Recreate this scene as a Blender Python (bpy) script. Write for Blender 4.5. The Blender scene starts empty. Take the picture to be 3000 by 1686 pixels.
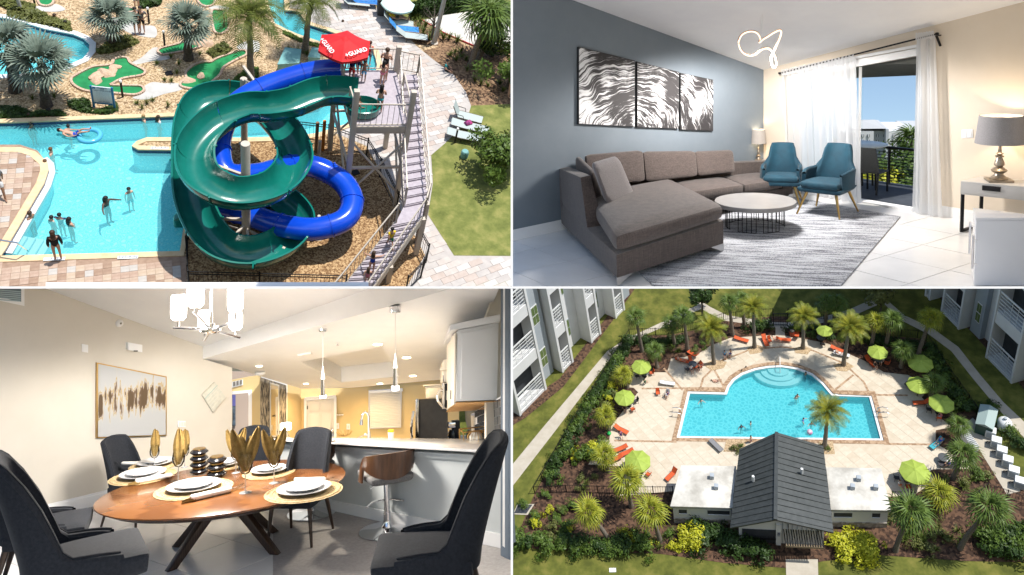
import bpy,bmesh,math,random
from mathutils import Vector as V,Matrix
from math import sin,cos,pi,radians,sqrt,atan2
R=random.Random(7)
S=bpy.context.scene
COL=S.collection
FOC,PX,PY=2300.0,1500.0,420.0
PITCH=radians(8)
RIGHT=V((1,0,0));FWD=V((0,cos(PITCH),sin(PITCH)));UPV=V((0,-sin(PITCH),cos(PITCH)))
cam=bpy.data.objects.new('camera',bpy.data.cameras.new('camera'));COL.objects.link(cam)
cam.data.sensor_width=36;cam.data.lens=36*FOC/3000
cam.data.shift_y=-(843-PY)/3000
cam.data.clip_start=0.1;cam.data.clip_end=4000
cam.matrix_world=Matrix(((RIGHT.x,UPV.x,-FWD.x,0),(RIGHT.y,UPV.y,-FWD.y,0),(RIGHT.z,UPV.z,-FWD.z,0),(0,0,0,1)))
S.camera=cam
sun_dir=(RIGHT*0.36+UPV*0.80-FWD*0.50).normalized()
sun=bpy.data.objects.new('sun',bpy.data.lights.new('sun','SUN'));COL.objects.link(sun)
sun.data.energy=4.2;sun.data.angle=radians(0.53);sun.data.color=(1,.955,.88)
sun.rotation_euler=sun_dir.to_track_quat('Z','Y').to_euler()
world=bpy.data.worlds.new('World');S.world=world;world.use_nodes=True
_n=world.node_tree.nodes;_sky=_n.new('ShaderNodeTexSky');_sky.sky_type='NISHITA';_sky.sun_disc=False
_sky.sun_elevation=math.asin(sun_dir.z);_sky.sun_rotation=atan2(sun_dir.x,sun_dir.y)
_sky.air_density=1.0;_sky.dust_density=0.6;_sky.ozone_density=1.6
world.node_tree.links.new(_sky.outputs[0],_n['Background'].inputs[0]);_n['Background'].inputs[1].default_value=0.12
S.view_settings.view_transform='Standard';S.view_settings.look='None'
S.view_settings.exposure=0.4;S.view_settings.gamma=1.0
S.render.engine='CYCLES'
S.cycles.use_denoising=True
S.cycles.max_bounces=8;S.cycles.diffuse_bounces=4;S.cycles.transparent_max_bounces=12
S.cycles.caustics_reflective=False;S.cycles.caustics_refractive=False
S.cycles.sample_clamp_indirect=6
class Place:
 """A level place: origin, X to the right, Y away, Z up (metres)."""
 def __init__(s,mx,my,elev,fx,fy,depth):
  r=s.ray(mx,my);v=(UPV-r*UPV.dot(r)).normalized()
  s.Z=(v*cos(elev)-r*sin(elev)).normalized()
  s.X=r.cross(s.Z).normalized();s.Y=s.Z.cross(s.X).normalized()
  k=s.ray(fx,fy);s.O=k*(depth/k.dot(FWD))
  s.M=Matrix(((s.X.x,s.Y.x,s.Z.x,s.O.x),(s.X.y,s.Y.y,s.Z.y,s.O.y),(s.X.z,s.Y.z,s.Z.z,s.O.z),(0,0,0,1)))
  s.I=s.M.inverted();s.C=s.I@V((0,0,0))
 @staticmethod
 def ray(px,py):
  return(RIGHT*((px-PX)/FOC)-UPV*((py-PY)/FOC)+FWD).normalized()
 def lray(s,px,py):
  return s.I.to_3x3()@s.ray(px,py)
 def g(s,px,py,h=0.0):
  d=s.lray(px,py);t=(h-s.C.z)/d.z
  return s.C+d*t
 def w(s,a,b,px,py):
  n=V((b[1]-a[1],a[0]-b[0],0));d=s.lray(px,py)
  t=n.dot(V((a[0],a[1],0))-s.C)/n.dot(d)
  return s.C+d*t
 def h(s,p,py):
  a=s.I.to_3x3()
  q=s.M@V((p[0],p[1],0));up=s.Z
  k=(PY-py)/FOC
  y0,z0,yu,zu=q.dot(UPV),q.dot(FWD),up.dot(UPV),up.dot(FWD)
  return(k*z0-y0)/(yu-k*zu)
 def px(s,p):
  q=s.M@V(p);z=q.dot(FWD)
  return(PX+FOC*q.dot(RIGHT)/z,PY-FOC*q.dot(UPV)/z)
 def ppm(s,p):
  return FOC/(s.M@V(p)).dot(FWD)
MATS={}
def mat(name,c,c2=None,scale=4.0,rough=0.6,metal=0.0,bump=0.0,bscale=None,kind='noise',detail=5.0,spec=0.5,lo=0.35,hi=0.65,c3=None,emit=0.0,trans=0.0,alpha=1.0,coord='Object',stretch=None,sheen=0.0,coat=0.0,ior=1.45):
 if name in MATS:return MATS[name]
 m=bpy.data.materials.new(name);MATS[name]=m;m.use_nodes=True
 nt=m.node_tree;N=nt.nodes;L=nt.links;b=N['Principled BSDF']
 b.inputs['Base Color'].default_value=(*c,1);b.inputs['Roughness'].default_value=rough
 b.inputs['Metallic'].default_value=metal;b.inputs['Specular IOR Level'].default_value=spec
 b.inputs['IOR'].default_value=ior
 if trans:b.inputs['Transmission Weight'].default_value=trans
 if alpha<1:b.inputs['Alpha'].default_value=alpha
 if sheen:b.inputs['Sheen Weight'].default_value=sheen
 if coat:b.inputs['Coat Weight'].default_value=coat;b.inputs['Coat Roughness'].default_value=0.08
 if emit:
  b.inputs['Emission Color'].default_value=(*c,1);b.inputs['Emission Strength'].default_value=emit
 tc=N.new('ShaderNodeTexCoord');mp=N.new('ShaderNodeMapping');L.new(tc.outputs[coord],mp.inputs[0])
 if stretch:mp.inputs['Scale'].default_value=stretch
 def tex(sc):
  if kind=='voronoi':
   t=N.new('ShaderNodeTexVoronoi');t.inputs['Scale'].default_value=sc;L.new(mp.outputs[0],t.inputs['Vector'])
   sp=N.new('ShaderNodeSeparateColor');L.new(t.outputs['Color'],sp.inputs[0]);return sp.outputs[0]
  if kind=='edge':
   t=N.new('ShaderNodeTexVoronoi');t.feature='DISTANCE_TO_EDGE';t.inputs['Scale'].default_value=sc
   nz=N.new('ShaderNodeTexNoise');nz.inputs['Scale'].default_value=sc*.8;L.new(mp.outputs[0],nz.inputs['Vector'])
   mx=N.new('ShaderNodeMix');mx.data_type='VECTOR';mx.inputs[0].default_value=.25
   L.new(mp.outputs[0],mx.inputs[4]);L.new(nz.outputs['Color'],mx.inputs[5]);L.new(mx.outputs[1],t.inputs['Vector'])
   return t.outputs['Distance']
  if kind=='wave':
   t=N.new('ShaderNodeTexWave');t.inputs['Scale'].default_value=sc;t.inputs['Distortion'].default_value=3.5
   t.inputs['Detail'].default_value=4;L.new(mp.outputs[0],t.inputs['Vector']);return t.outputs['Fac']
  t=N.new('ShaderNodeTexNoise');t.inputs['Scale'].default_value=sc;t.inputs['Detail'].default_value=detail
  t.inputs['Roughness'].default_value=0.62;L.new(mp.outputs[0],t.inputs['Vector']);return t.outputs['Fac']
 if c2:
  r=N.new('ShaderNodeValToRGB');r.color_ramp.elements[0].position=lo;r.color_ramp.elements[1].position=hi
  r.color_ramp.elements[0].color=(*c,1);r.color_ramp.elements[1].color=(*c2,1)
  if c3:
   e=r.color_ramp.elements.new((lo+hi)/2);e.color=(*c3,1)
  L.new(tex(scale),r.inputs[0]);L.new(r.outputs[0],b.inputs['Base Color'])
 if bump:
  bm=N.new('ShaderNodeBump');bm.inputs['Strength'].default_value=bump
  t=N.new('ShaderNodeTexNoise');t.inputs['Scale'].default_value=bscale or scale*2;t.inputs['Detail'].default_value=6
  L.new(mp.outputs[0],t.inputs['Vector']);L.new(t.outputs['Fac'],bm.inputs['Height']);L.new(bm.outputs[0],b.inputs['Normal'])
 return m
def glass_mat(name,tint=(.95,.98,1),rough=0.02,bump=0.0,bscale=3.0,cloud=None):
 """thin sheet of glass or a water surface: tinted see-through with a fresnel reflection"""
 if name in MATS:return MATS[name]
 m=bpy.data.materials.new(name);MATS[name]=m;m.use_nodes=True
 nt=m.node_tree;N=nt.nodes;L=nt.links
 N.remove(N['Principled BSDF']);out=N['Material Output']
 t=N.new('ShaderNodeBsdfTransparent');t.inputs[0].default_value=(*tint,1)
 g=N.new('ShaderNodeBsdfGlossy');g.inputs['Roughness'].default_value=rough
 f=N.new('ShaderNodeFresnel');f.inputs[0].default_value=1.33
 mx=N.new('ShaderNodeMixShader');L.new(f.outputs[0],mx.inputs[0]);L.new(t.outputs[0],mx.inputs[1]);L.new(g.outputs[0],mx.inputs[2])
 if cloud:
  d=N.new('ShaderNodeBsdfDiffuse');d.inputs[0].default_value=(*cloud[:3],1);m2=N.new('ShaderNodeMixShader');m2.inputs[0].default_value=cloud[3]
  L.new(t.outputs[0],m2.inputs[1]);L.new(d.outputs[0],m2.inputs[2]);L.new(m2.outputs[0],mx.inputs[1])
 L.new(mx.outputs[0],out.inputs[0])
 if bump:
  tc=N.new('ShaderNodeTexCoord');nz=N.new('ShaderNodeTexNoise');nz.inputs['Scale'].default_value=bscale;nz.inputs['Detail'].default_value=3
  L.new(tc.outputs['Object'],nz.inputs['Vector'])
  bm=N.new('ShaderNodeBump');bm.inputs['Strength'].default_value=bump;bm.inputs['Distance'].default_value=.12
  L.new(nz.outputs['Fac'],bm.inputs['Height']);L.new(bm.outputs[0],g.inputs['Normal']);L.new(bm.outputs[0],f.inputs['Normal'])
  if cloud:L.new(bm.outputs[0],d.inputs['Normal'])
 return m
def lamp_mat(name,c,strength):
 return mat(name,c,emit=strength,rough=.4)
class B:
 def __init__(s):s.v=[];s.f=[];s.m=[];s.mi=0
 def add(s,vs,fs):
  k=len(s.v);s.v+=[tuple(p)for p in vs]
  for f in fs:s.f.append([i+k for i in f]);s.m.append(s.mi)
  return s
 def hexa(s,b,t):
  return s.add(list(b)+list(t),[(3,2,1,0),(4,5,6,7),(0,1,5,4),(1,2,6,5),(2,3,7,6),(3,0,4,7)])
 def box(s,c,d,rz=0.0):
  x,y,z=d[0]/2,d[1]/2,d[2]/2;ca,sa=cos(rz),sin(rz)
  p=[(-x,-y),(x,-y),(x,y),(-x,y)];p=[(c[0]+a*ca-b*sa,c[1]+a*sa+b*ca)for a,b in p]
  return s.hexa([(a,b,c[2]-z)for a,b in p],[(a,b,c[2]+z)for a,b in p])
 def prism(s,poly,z0,z1):
  n=len(poly);k=[(p[0],p[1])for p in poly]
  a=sum(k[i][0]*k[(i+1)%n][1]-k[(i+1)%n][0]*k[i][1]for i in range(n))
  if a<0:k=k[::-1]
  vs=[(x,y,z0)for x,y in k]+[(x,y,z1)for x,y in k]
  return s.add(vs,[tuple(range(n-1,-1,-1)),tuple(range(n,2*n))]+[(i,(i+1)%n,n+(i+1)%n,n+i)for i in range(n)])
 def sheet(s,poly,z):
  n=len(poly);k=[(p[0],p[1])for p in poly]
  a=sum(k[i][0]*k[(i+1)%n][1]-k[(i+1)%n][0]*k[i][1]for i in range(n))
  if a<0:k=k[::-1]
  return s.add([(x,y,z)for x,y in k],[tuple(range(n))])
 def slab(s,pts,thick):
  n=len(pts);t=V(thick)
  a=[V(p)for p in pts];b=[p+t for p in a]
  return s.add(a+b,[tuple(range(n-1,-1,-1)),tuple(range(n,2*n))]+[(i,(i+1)%n,n+(i+1)%n,n+i)for i in range(n)])
 def tube(s,path,r,n=8,cap=True,closed=False,flat=None):
  P=[V(p)for p in path];m=len(P);rr=r if isinstance(r,(list,tuple))else[r]*m
  ref=None;rings=[]
  for i,p in enumerate(P):
   if closed:d=P[(i+1)%m]-P[i-1]
   else:d=P[min(i+1,m-1)]-P[max(i-1,0)]
   d=d.normalized()if d.length>1e-9 else V((0,0,1))
   if ref is None:ref=V((1,0,0))if abs(d.z)>.9 else V((0,0,1))
   u=(ref-d*ref.dot(d))
   if u.length<1e-4:u=d.orthogonal()
   u.normalize();w=d.cross(u);ref=u
   fl=flat or 1.0
   rings.append([p+(u*cos(2*pi*k/n)*fl+w*sin(2*pi*k/n))*rr[i]for k in range(n)])
  vs=[q for ring in rings for q in ring];fs=[]
  for i in range(m if closed else m-1):
   a=i*n;b=((i+1)%m)*n
   for k in range(n):fs.append((a+k,a+(k+1)%n,b+(k+1)%n,b+k))
  if cap and not closed:fs+=[tuple(range(n-1,-1,-1)),tuple(range((m-1)*n,m*n))]
  return s.add(vs,fs)
 def bar(s,a,b,w,h=None):
  a=V(a);b=V(b);d=(b-a).normalized();u=V((0,0,1)).cross(d)
  if u.length<1e-3:u=V((1,0,0))
  u.normalize();v=d.cross(u);h=h or w;u=u*w/2;v=v*h/2
  return s.hexa([a-u-v,a+u-v,a+u+v,a-u+v],[b-u-v,b+u-v,b+u+v,b-u+v])
 def lathe(s,prof,n=24,c=(0,0,0),sx=1.0,sy=1.0):
  m=len(prof);vs=[(c[0]+r*cos(2*pi*k/n)*sx,c[1]+r*sin(2*pi*k/n)*sy,c[2]+z)for r,z in prof for k in range(n)]
  fs=[(i*n+k,i*n+(k+1)%n,(i+1)*n+(k+1)%n,(i+1)*n+k)for i in range(m-1)for k in range(n)]
  if prof[0][0]>1e-5:fs.append(tuple(range(n-1,-1,-1)))
  if prof[-1][0]>1e-5:fs.append(tuple(range((m-1)*n,m*n)))
  return s.add(vs,fs)
 def grid(s,fn,nu,nv,closeu=False):
  vs=[fn(i/(nu if closeu else nu-1),j/(nv-1))for i in range(nu)for j in range(nv)]
  fs=[(i*nv+j,((i+1)%nu)*nv+j,((i+1)%nu)*nv+j+1,i*nv+j+1)for i in range(nu if closeu else nu-1)for j in range(nv-1)]
  return s.add(vs,fs)
 def ball(s,c,r,n=12,m=8,sz=1.0):
  return s.lathe([(max(1e-6,r*sin(pi*i/m)),-r*cos(pi*i/m)*sz)for i in range(m+1)],n,c)
 def quad(s,a,b,c,d):return s.add([a,b,c,d],[(0,1,2,3)])
 def mesh(s,name,mats,smooth=None,bevel=0.0,seg=2,sub=0):
  me=bpy.data.meshes.new(name);me.from_pydata(s.v,[],s.f)
  for m in(mats if isinstance(mats,(list,tuple))else[mats]):me.materials.append(m)
  if any(s.m):me.polygons.foreach_set('material_index',s.m)
  if bevel or sub:
   bm=bmesh.new();bm.from_mesh(me);bmesh.ops.remove_doubles(bm,verts=bm.verts,dist=1e-5)
   if bevel:
    es=[e for e in bm.edges if len(e.link_faces)==2 and e.calc_face_angle(0)>.5]
    bmesh.ops.bevel(bm,geom=es,offset=bevel,segments=seg,profile=.6,affect='EDGES',clamp_overlap=True)
   if sub:
    bmesh.ops.subdivide_edges(bm,edges=bm.edges,cuts=sub,use_grid_fill=True,smooth=0)
   bm.to_mesh(me);bm.free()
  if smooth is None:smooth=bool(bevel)
  if smooth:
   me.polygons.foreach_set('use_smooth',[True]*len(me.polygons))
   try:me.set_sharp_from_angle(angle=radians(42))
   except Exception:pass
  me.update();return me
def link(o,parent=None):
 COL.objects.link(o)
 if parent is not None:o.parent=parent
 return o
def tag(o,label=None,cat=None,group=None,kind=None):
 if label:o['label']=label
 if cat:o['category']=cat
 if group:o['group']=group
 if kind:o['kind']=kind
 return o
def place_m(pl,loc=(0,0,0),rz=0.0,sc=1.0,tilt=None):
 m=pl.M@Matrix.Translation(V(loc))@Matrix.Rotation(rz,4,'Z')
 if tilt:m=m@Matrix.Rotation(tilt[0],4,'X')@Matrix.Rotation(tilt[1],4,'Y')
 return m@Matrix.Diagonal((*(sc if isinstance(sc,(tuple,list))else(sc,sc,sc)),1))
def thing(pl,name,label,cat,loc=(0,0,0),rz=0.0,sc=1.0,group=None,tilt=None):
 o=link(bpy.data.objects.new(name,None));o.empty_display_size=.1
 o.matrix_basis=place_m(pl,loc,rz,sc,tilt);return tag(o,label,cat,group)
def part(parent,name,b,m,loc=None,rz=0.0,**kw):
 me=b if isinstance(b,bpy.types.Mesh)else b.mesh(name,m,**kw)
 o=link(bpy.data.objects.new(name,me),parent)
 if loc is not None:o.location=loc
 if rz:o.rotation_euler=(0,0,rz)
 return o
def single(pl,name,label,cat,b,m,loc=(0,0,0),rz=0.0,sc=1.0,group=None,tilt=None,**kw):
 me=b if isinstance(b,bpy.types.Mesh)else b.mesh(name,m,**kw)
 o=link(bpy.data.objects.new(name,me));o.matrix_basis=place_m(pl,loc,rz,sc,tilt)
 return tag(o,label,cat,group)
def struct(pl,name,b,m,label=None,kind='structure',**kw):
 me=b if isinstance(b,bpy.types.Mesh)else b.mesh(name,m,**kw)
 o=link(bpy.data.objects.new(name,me));o.matrix_basis=pl.M.copy()
 o['kind']=kind
 if label:o['label']=label
 return o
def clone(src,pl,loc,rz=0.0,sc=1.0,label=None,group=None,tilt=None,recol=None):
 def rec(o,par):
  c=o.copy();COL.objects.link(c);c.parent=par
  if recol and o.type=='MESH'and o.name.split('.')[0]in recol:
   c.material_slots[0].link='OBJECT';c.material_slots[0].material=recol[o.name.split('.')[0]]
  for ch in kids.get(o.name,()):rec(ch,c)
  return c
 kids={}
 def walk(o):
  kids[o.name]=list(o.children)
  for c in o.children:walk(c)
 walk(src);c=rec(src,None);c.matrix_basis=place_m(pl,loc,rz,sc,tilt)
 if label:c['label']=label
 if group:c['group']=group
 return c
_fonts={}
def text_mesh(txt,size,m,depth=0.0,name='lettering',align='CENTER',bold=False):
 cu=bpy.data.curves.new('t','FONT');cu.body=txt;cu.size=size;cu.align_x=align;cu.align_y='CENTER';cu.extrude=depth
 cu.resolution_u=3
 if bold:cu.offset=size*.02
 o=bpy.data.objects.new('t',cu);COL.objects.link(o)
 dg=bpy.context.evaluated_depsgraph_get();me=bpy.data.meshes.new_from_object(o.evaluated_get(dg))
 bpy.data.objects.remove(o);me.name=name;me.materials.clear();me.materials.append(m);return me
def zp(ox,oy,pts,k=750/2576):
 return[(ox+x*k,oy+y*k)for x,y in pts]
def smooth_poly(pts,n=4,closed=True):
 m=len(pts);out=[]
 for i in range(m if closed else m-1):
  p0,p1,p2,p3=(pts[(i-1)%m]if closed or i else pts[0]),pts[i],pts[(i+1)%m],(pts[(i+2)%m]if closed or i+2<m else pts[-1])
  for k in range(n):
   t=k/n
   out.append(tuple(.5*(2*b+(c-a)*t+(2*a-5*b+4*c-d)*t*t+(3*b-a-3*c+d)*t**3)for a,b,c,d in zip(p0,p1,p2,p3)))
 if not closed:out.append(tuple(pts[-1]))
 return out
PARK=Place(748,420,radians(42),700,560,34.0)
LIVING=Place(2251,420,radians(8),2237,600,16.0)
DINING=Place(748,1266,radians(11),748,1480,12.5)
POOL=Place(2251,1266,radians(52),2251,1250,105.0)
m_trunk=mat('palm_trunk_bark',(.085,.07,.055),(.24,.205,.165),scale=9,rough=.95,bump=.8,bscale=22,stretch=(1,1,3))
m_trunk_d=mat('dark_palm_bark',(.035,.03,.027),(.11,.095,.08),scale=9,rough=.95,bump=.8,bscale=22,stretch=(1,1,3))
def leafmat(n,a,b_,sc=1.3):return mat(n,a,b_,scale=sc,rough=.5,detail=4,lo=.3,hi=.7,spec=.3)
m_silver=leafmat('silver_palm_leaf',(.10,.145,.115),(.24,.29,.235))
m_sabal=leafmat('fan_palm_leaf',(.035,.075,.014),(.13,.19,.035))
m_sabal_y=leafmat('yellowing_fan_palm_leaf',(.10,.15,.012),(.34,.33,.03))
m_date=leafmat('date_palm_leaf',(.065,.11,.012),(.26,.25,.025))
m_robel=leafmat('queen_palm_leaf',(.040,.070,.012),(.15,.17,.03))
m_dead=leafmat('dry_palm_leaf',(.14,.10,.04),(.27,.19,.06))
m_bark=mat('tree_bark',(.07,.055,.045),(.17,.14,.115),scale=8,rough=.95,bump=.7,stretch=(1,1,4))
m_bush_d=leafmat('dark_shrub_leaf',(.010,.028,.006),(.045,.085,.015),3)
m_bush_g=leafmat('green_shrub_leaf',(.03,.065,.010),(.11,.17,.025),3)
m_bush_y=leafmat('yellow_shrub_leaf',(.20,.24,.012),(.55,.52,.03),3)
m_bush_o=leafmat('olive_shrub_leaf',(.06,.075,.018),(.17,.18,.05),3)
m_grassy=leafmat('ornamental_grass_blade',(.05,.085,.014),(.16,.20,.04),4)
def fan_frond(seed,n=15,Rb=1.0,stem=.75,droop=.35):
 r=random.Random(seed);b=B()
 b.tube([(0,0,0),(stem*.55,0,.04),(stem,0,0)],[.03,.02,.012],4)
 for k in range(n):
  a=radians(-118+236*k/(n-1));L=Rb*(1-.28*(abs(a)/2.06)**2)*r.uniform(.88,1.06)
  d=V((cos(a),sin(a),0));side=V((-sin(a),cos(a),0));w=.052*Rb*r.uniform(.85,1.15)
  c=V((stem,0,0));f=.10*Rb*abs(sin(a))
  p1=c+d*L*.45+V((0,0,f*.6));p2=c+d*L+V((0,0,f-droop*Rb*r.uniform(.6,1.3)))
  pm=c+d*L*.78+V((0,0,f-droop*.35*Rb))
  k0=.35
  b.add([c,p1+side*w+V((0,0,.02)),p1-side*w-V((0,0,.02)),pm+side*w*.7,pm-side*w*.7,p2],[(0,2,1),(1,2,4,3),(3,4,5)])
 return b
def feather_frond(seed,L=2.2,n=22,droop=1.0,width=.52):
 r=random.Random(seed);b=B();pts=[]
 for i in range(9):
  t=i/8;pts.append(V((L*t*(1-.18*t*droop),0,L*(.42*t-.62*droop*t*t))))
 b.tube(pts,[.028*(1-.8*i/8)for i in range(9)],4)
 for k in range(n):
  t=.12+.88*k/(n-1);f=t*8;i=min(7,int(f));p=pts[i].lerp(pts[i+1],f-i);d=(pts[i+1]-pts[i]).normalized()
  l=width*(.45+.75*sin(pi*min(1,t*.95+.08)))*r.uniform(.85,1.1)
  for s in(-1,1):
   q=V((0,s,0))*cos(.55)+d*sin(.75);q.normalize()
   tip=p+q*l+V((0,0,-.22*l*r.uniform(.5,1.6)));w=d*.024*r.uniform(.8,1.3)
   mdp=p+q*l*.5+V((0,0,.05*l))
   b.add([p-w,p+w,mdp+w,mdp-w,tip],[(0,1,2,3),(3,2,4)])
 return b
FROND={}
def fronds(kind):
 if kind not in FROND:
  mk={'silver':lambda s:fan_frond(s,19,1.25,.9,.22),'fan':lambda s:fan_frond(s,13,1.1,.85,.85),'fan_y':lambda s:fan_frond(s,13,1.1,.85,.75),'date':lambda s:feather_frond(s,2.3,22,.9,.5),'queen':lambda s:feather_frond(s,2.3,22,1.35,.62)}[kind]
  mm={'silver':m_silver,'fan':m_sabal,'fan_y':m_sabal_y,'date':m_date,'queen':m_robel}[kind]
  FROND[kind]=[mk(s).mesh('frond',mm)for s in(1,2,3)]
 return FROND[kind]
def palm(pl,loc,kind,h,sc,label,seed=0,lean=(0,0),n=26,group=None,trunk_r=.16,dark=False,name='palm_tree'):
 r=random.Random(seed*13+5);t=thing(pl,name,label,'palm tree',loc,r.uniform(0,6.28),1.0,group)
 lz=Matrix.Rotation(-t.matrix_basis.to_euler().z,3,'Z')if False else None
 ang=0.0;top=V((lean[0],lean[1],h));b=B();pts=[];rad=[]
 t.matrix_basis=place_m(pl,loc)
 for i in range(11):
  q=i/10;pts.append(V((lean[0]*q**1.3+r.uniform(-.02,.02),lean[1]*q**1.3+r.uniform(-.02,.02),h*q)))
  rad.append(trunk_r*(1.25-.45*q if q>.08 else 1.55)*(1.08 if i%2 else.94)*(1.2 if q>.85 else 1))
 part(t,'trunk',b.tube(pts,rad,9),m_trunk_d if dark else m_trunk,smooth=True)
 me=fronds(kind);dirx=(pts[-1]-pts[-3]).normalized()
 for k in range(n):
  q=k/n;az=k*2.39996+r.uniform(-.2,.2)
  if kind in('date','queen'):el=radians(62-78*q)+r.uniform(-.1,.1)
  else:el=radians(78-(100 if kind=='silver'else 118)*q)+r.uniform(-.12,.12)
  o=link(bpy.data.objects.new('frond',me[k%3]),t)
  s=sc*r.uniform(.88,1.08)*(.85 if q<.15 else 1)
  o.matrix_basis=Matrix.Translation(top+V((0,0,.06*sc*(1-q))))@Matrix.Rotation(az,4,'Z')@Matrix.Rotation(-el,4,'Y')@Matrix.Rotation(r.uniform(-.35,.35),4,'X')@Matrix.Scale(s,4)
  if kind in('fan','fan_y')and q>.86 and r.random()<.6:
   o.material_slots[0].link='OBJECT';o.material_slots[0].material=m_dead
 return t
def leaf_cloud(seed,n,rx,ry,rz,leaf=.12,hollow=.55,base=0.0,clumps=0):
 r=random.Random(seed);b=B();cl=[(V((r.gauss(0,.5),r.gauss(0,.5),r.uniform(-.2,.8))),r.uniform(.35,.6))for _ in range(clumps)]
 for _ in range(n):
  while True:
   p=V((r.uniform(-1,1),r.uniform(-1,1),r.uniform(-1,1)))
   if hollow<p.length<=1:break
  if cl:
   c,s=r.choice(cl);p=c+p*s
  nrm=(p.normalized()+V((r.uniform(-.8,.8),r.uniform(-.8,.8),r.uniform(-.3,.9)))).normalized()
  u=nrm.orthogonal().normalized();u=Matrix.Rotation(r.uniform(0,6.28),3,nrm)@u;v=nrm.cross(u)
  c=V((p.x*rx,p.y*ry,p.z*rz+base));s=leaf*r.uniform(.6,1.3)
  b.add([c-u*s,c+v*s*.45,c+u*s,c-v*s*.45],[(0,1,2,3)])
 return b
_SH={}
def shrub_mesh(kind,k):
 key=(kind,k)
 if key not in _SH:
  mm={'d':m_bush_d,'g':m_bush_g,'y':m_bush_y,'o':m_bush_o,'s':m_grassy}[kind]
  if kind=='s':
   r=random.Random(k+50);b=B()
   for _ in range(46):
    a=r.uniform(0,6.28);t=r.uniform(.1,.75);L=r.uniform(.5,1.0);d=V((cos(a)*sin(t),sin(a)*sin(t),cos(t)));s=V((-sin(a),cos(a),0))*.022
    m_=d*L*.6;e=d*L+V((cos(a),sin(a),0))*.18*t-V((0,0,.22*t));b.add([-s,s,m_+s,m_-s,e],[(0,1,2,3),(3,2,4)])
   _SH[key]=b.mesh('foliage',mm)
  else:_SH[key]=leaf_cloud(k*7+3,420,.46,.46,.40,.078,.35,.34,clumps=9).mesh('foliage',mm)
 return _SH[key]
def shrub(pl,loc,kind,s,label,group,sz=None,name=None,cat='shrub'):
 k=R.randrange(3)
 return single(pl,name or('grass_clump'if kind=='s'else 'shrub'),label,cat,shrub_mesh(kind,k),None,loc,R.uniform(0,6.28),(s,s,sz or s*R.uniform(.8,1.1)),group)
def broad_tree(pl,loc,h,rx,rz,label,m=None,seed=1,n=1500,leaf=.16,bare=False,trunk=.12):
 r=random.Random(seed);t=thing(pl,'tree',label,'tree',loc)
 ctr=h-rz
 part(t,'trunk',B().tube([(0,0,0),(.05,.03,ctr*.5),(.02,-.03,ctr)],[trunk,trunk*.8,trunk*.6],8),m_bark,smooth=True)
 for k in range(9 if bare else 6):
  a=r.uniform(0,6.28);e=V((cos(a)*rx*.75,sin(a)*rx*.75,ctr+r.uniform(-.1,.9)*rz));s=V((0,0,ctr*r.uniform(.55,1)))
  mid=s.lerp(e,.5)+V((0,0,.12*rz));part(t,'limb',B().tube([s,mid,e],[trunk*.5,trunk*.3,trunk*.1],6),m_bark,smooth=True)
  if bare:
   for j in range(5):
    f=mid.lerp(e,r.random());q=f+V((r.uniform(-.5,.5),r.uniform(-.5,.5),r.uniform(.1,.7)))*rx*.6
    part(t,'twig',B().tube([f,q],[trunk*.1,.006],4),m_bark)
 if n:part(t,'crown',leaf_cloud(seed,n,rx,rx,rz,leaf,.15,ctr,clumps=16),m or m_bush_g)
 return t
SK=dict(pel=(0,0,.95,.125,.095),spi=(0,.005,1.13,.115,.085),che=(0,.01,1.32,.15,.10),nec=(0,.005,1.47,.055,.055),hd1=(0,-.01,1.545,.07,.08),hd2=(0,-.02,1.63,.08,.095),hd3=(0,-.012,1.70,.05,.06))
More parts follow.
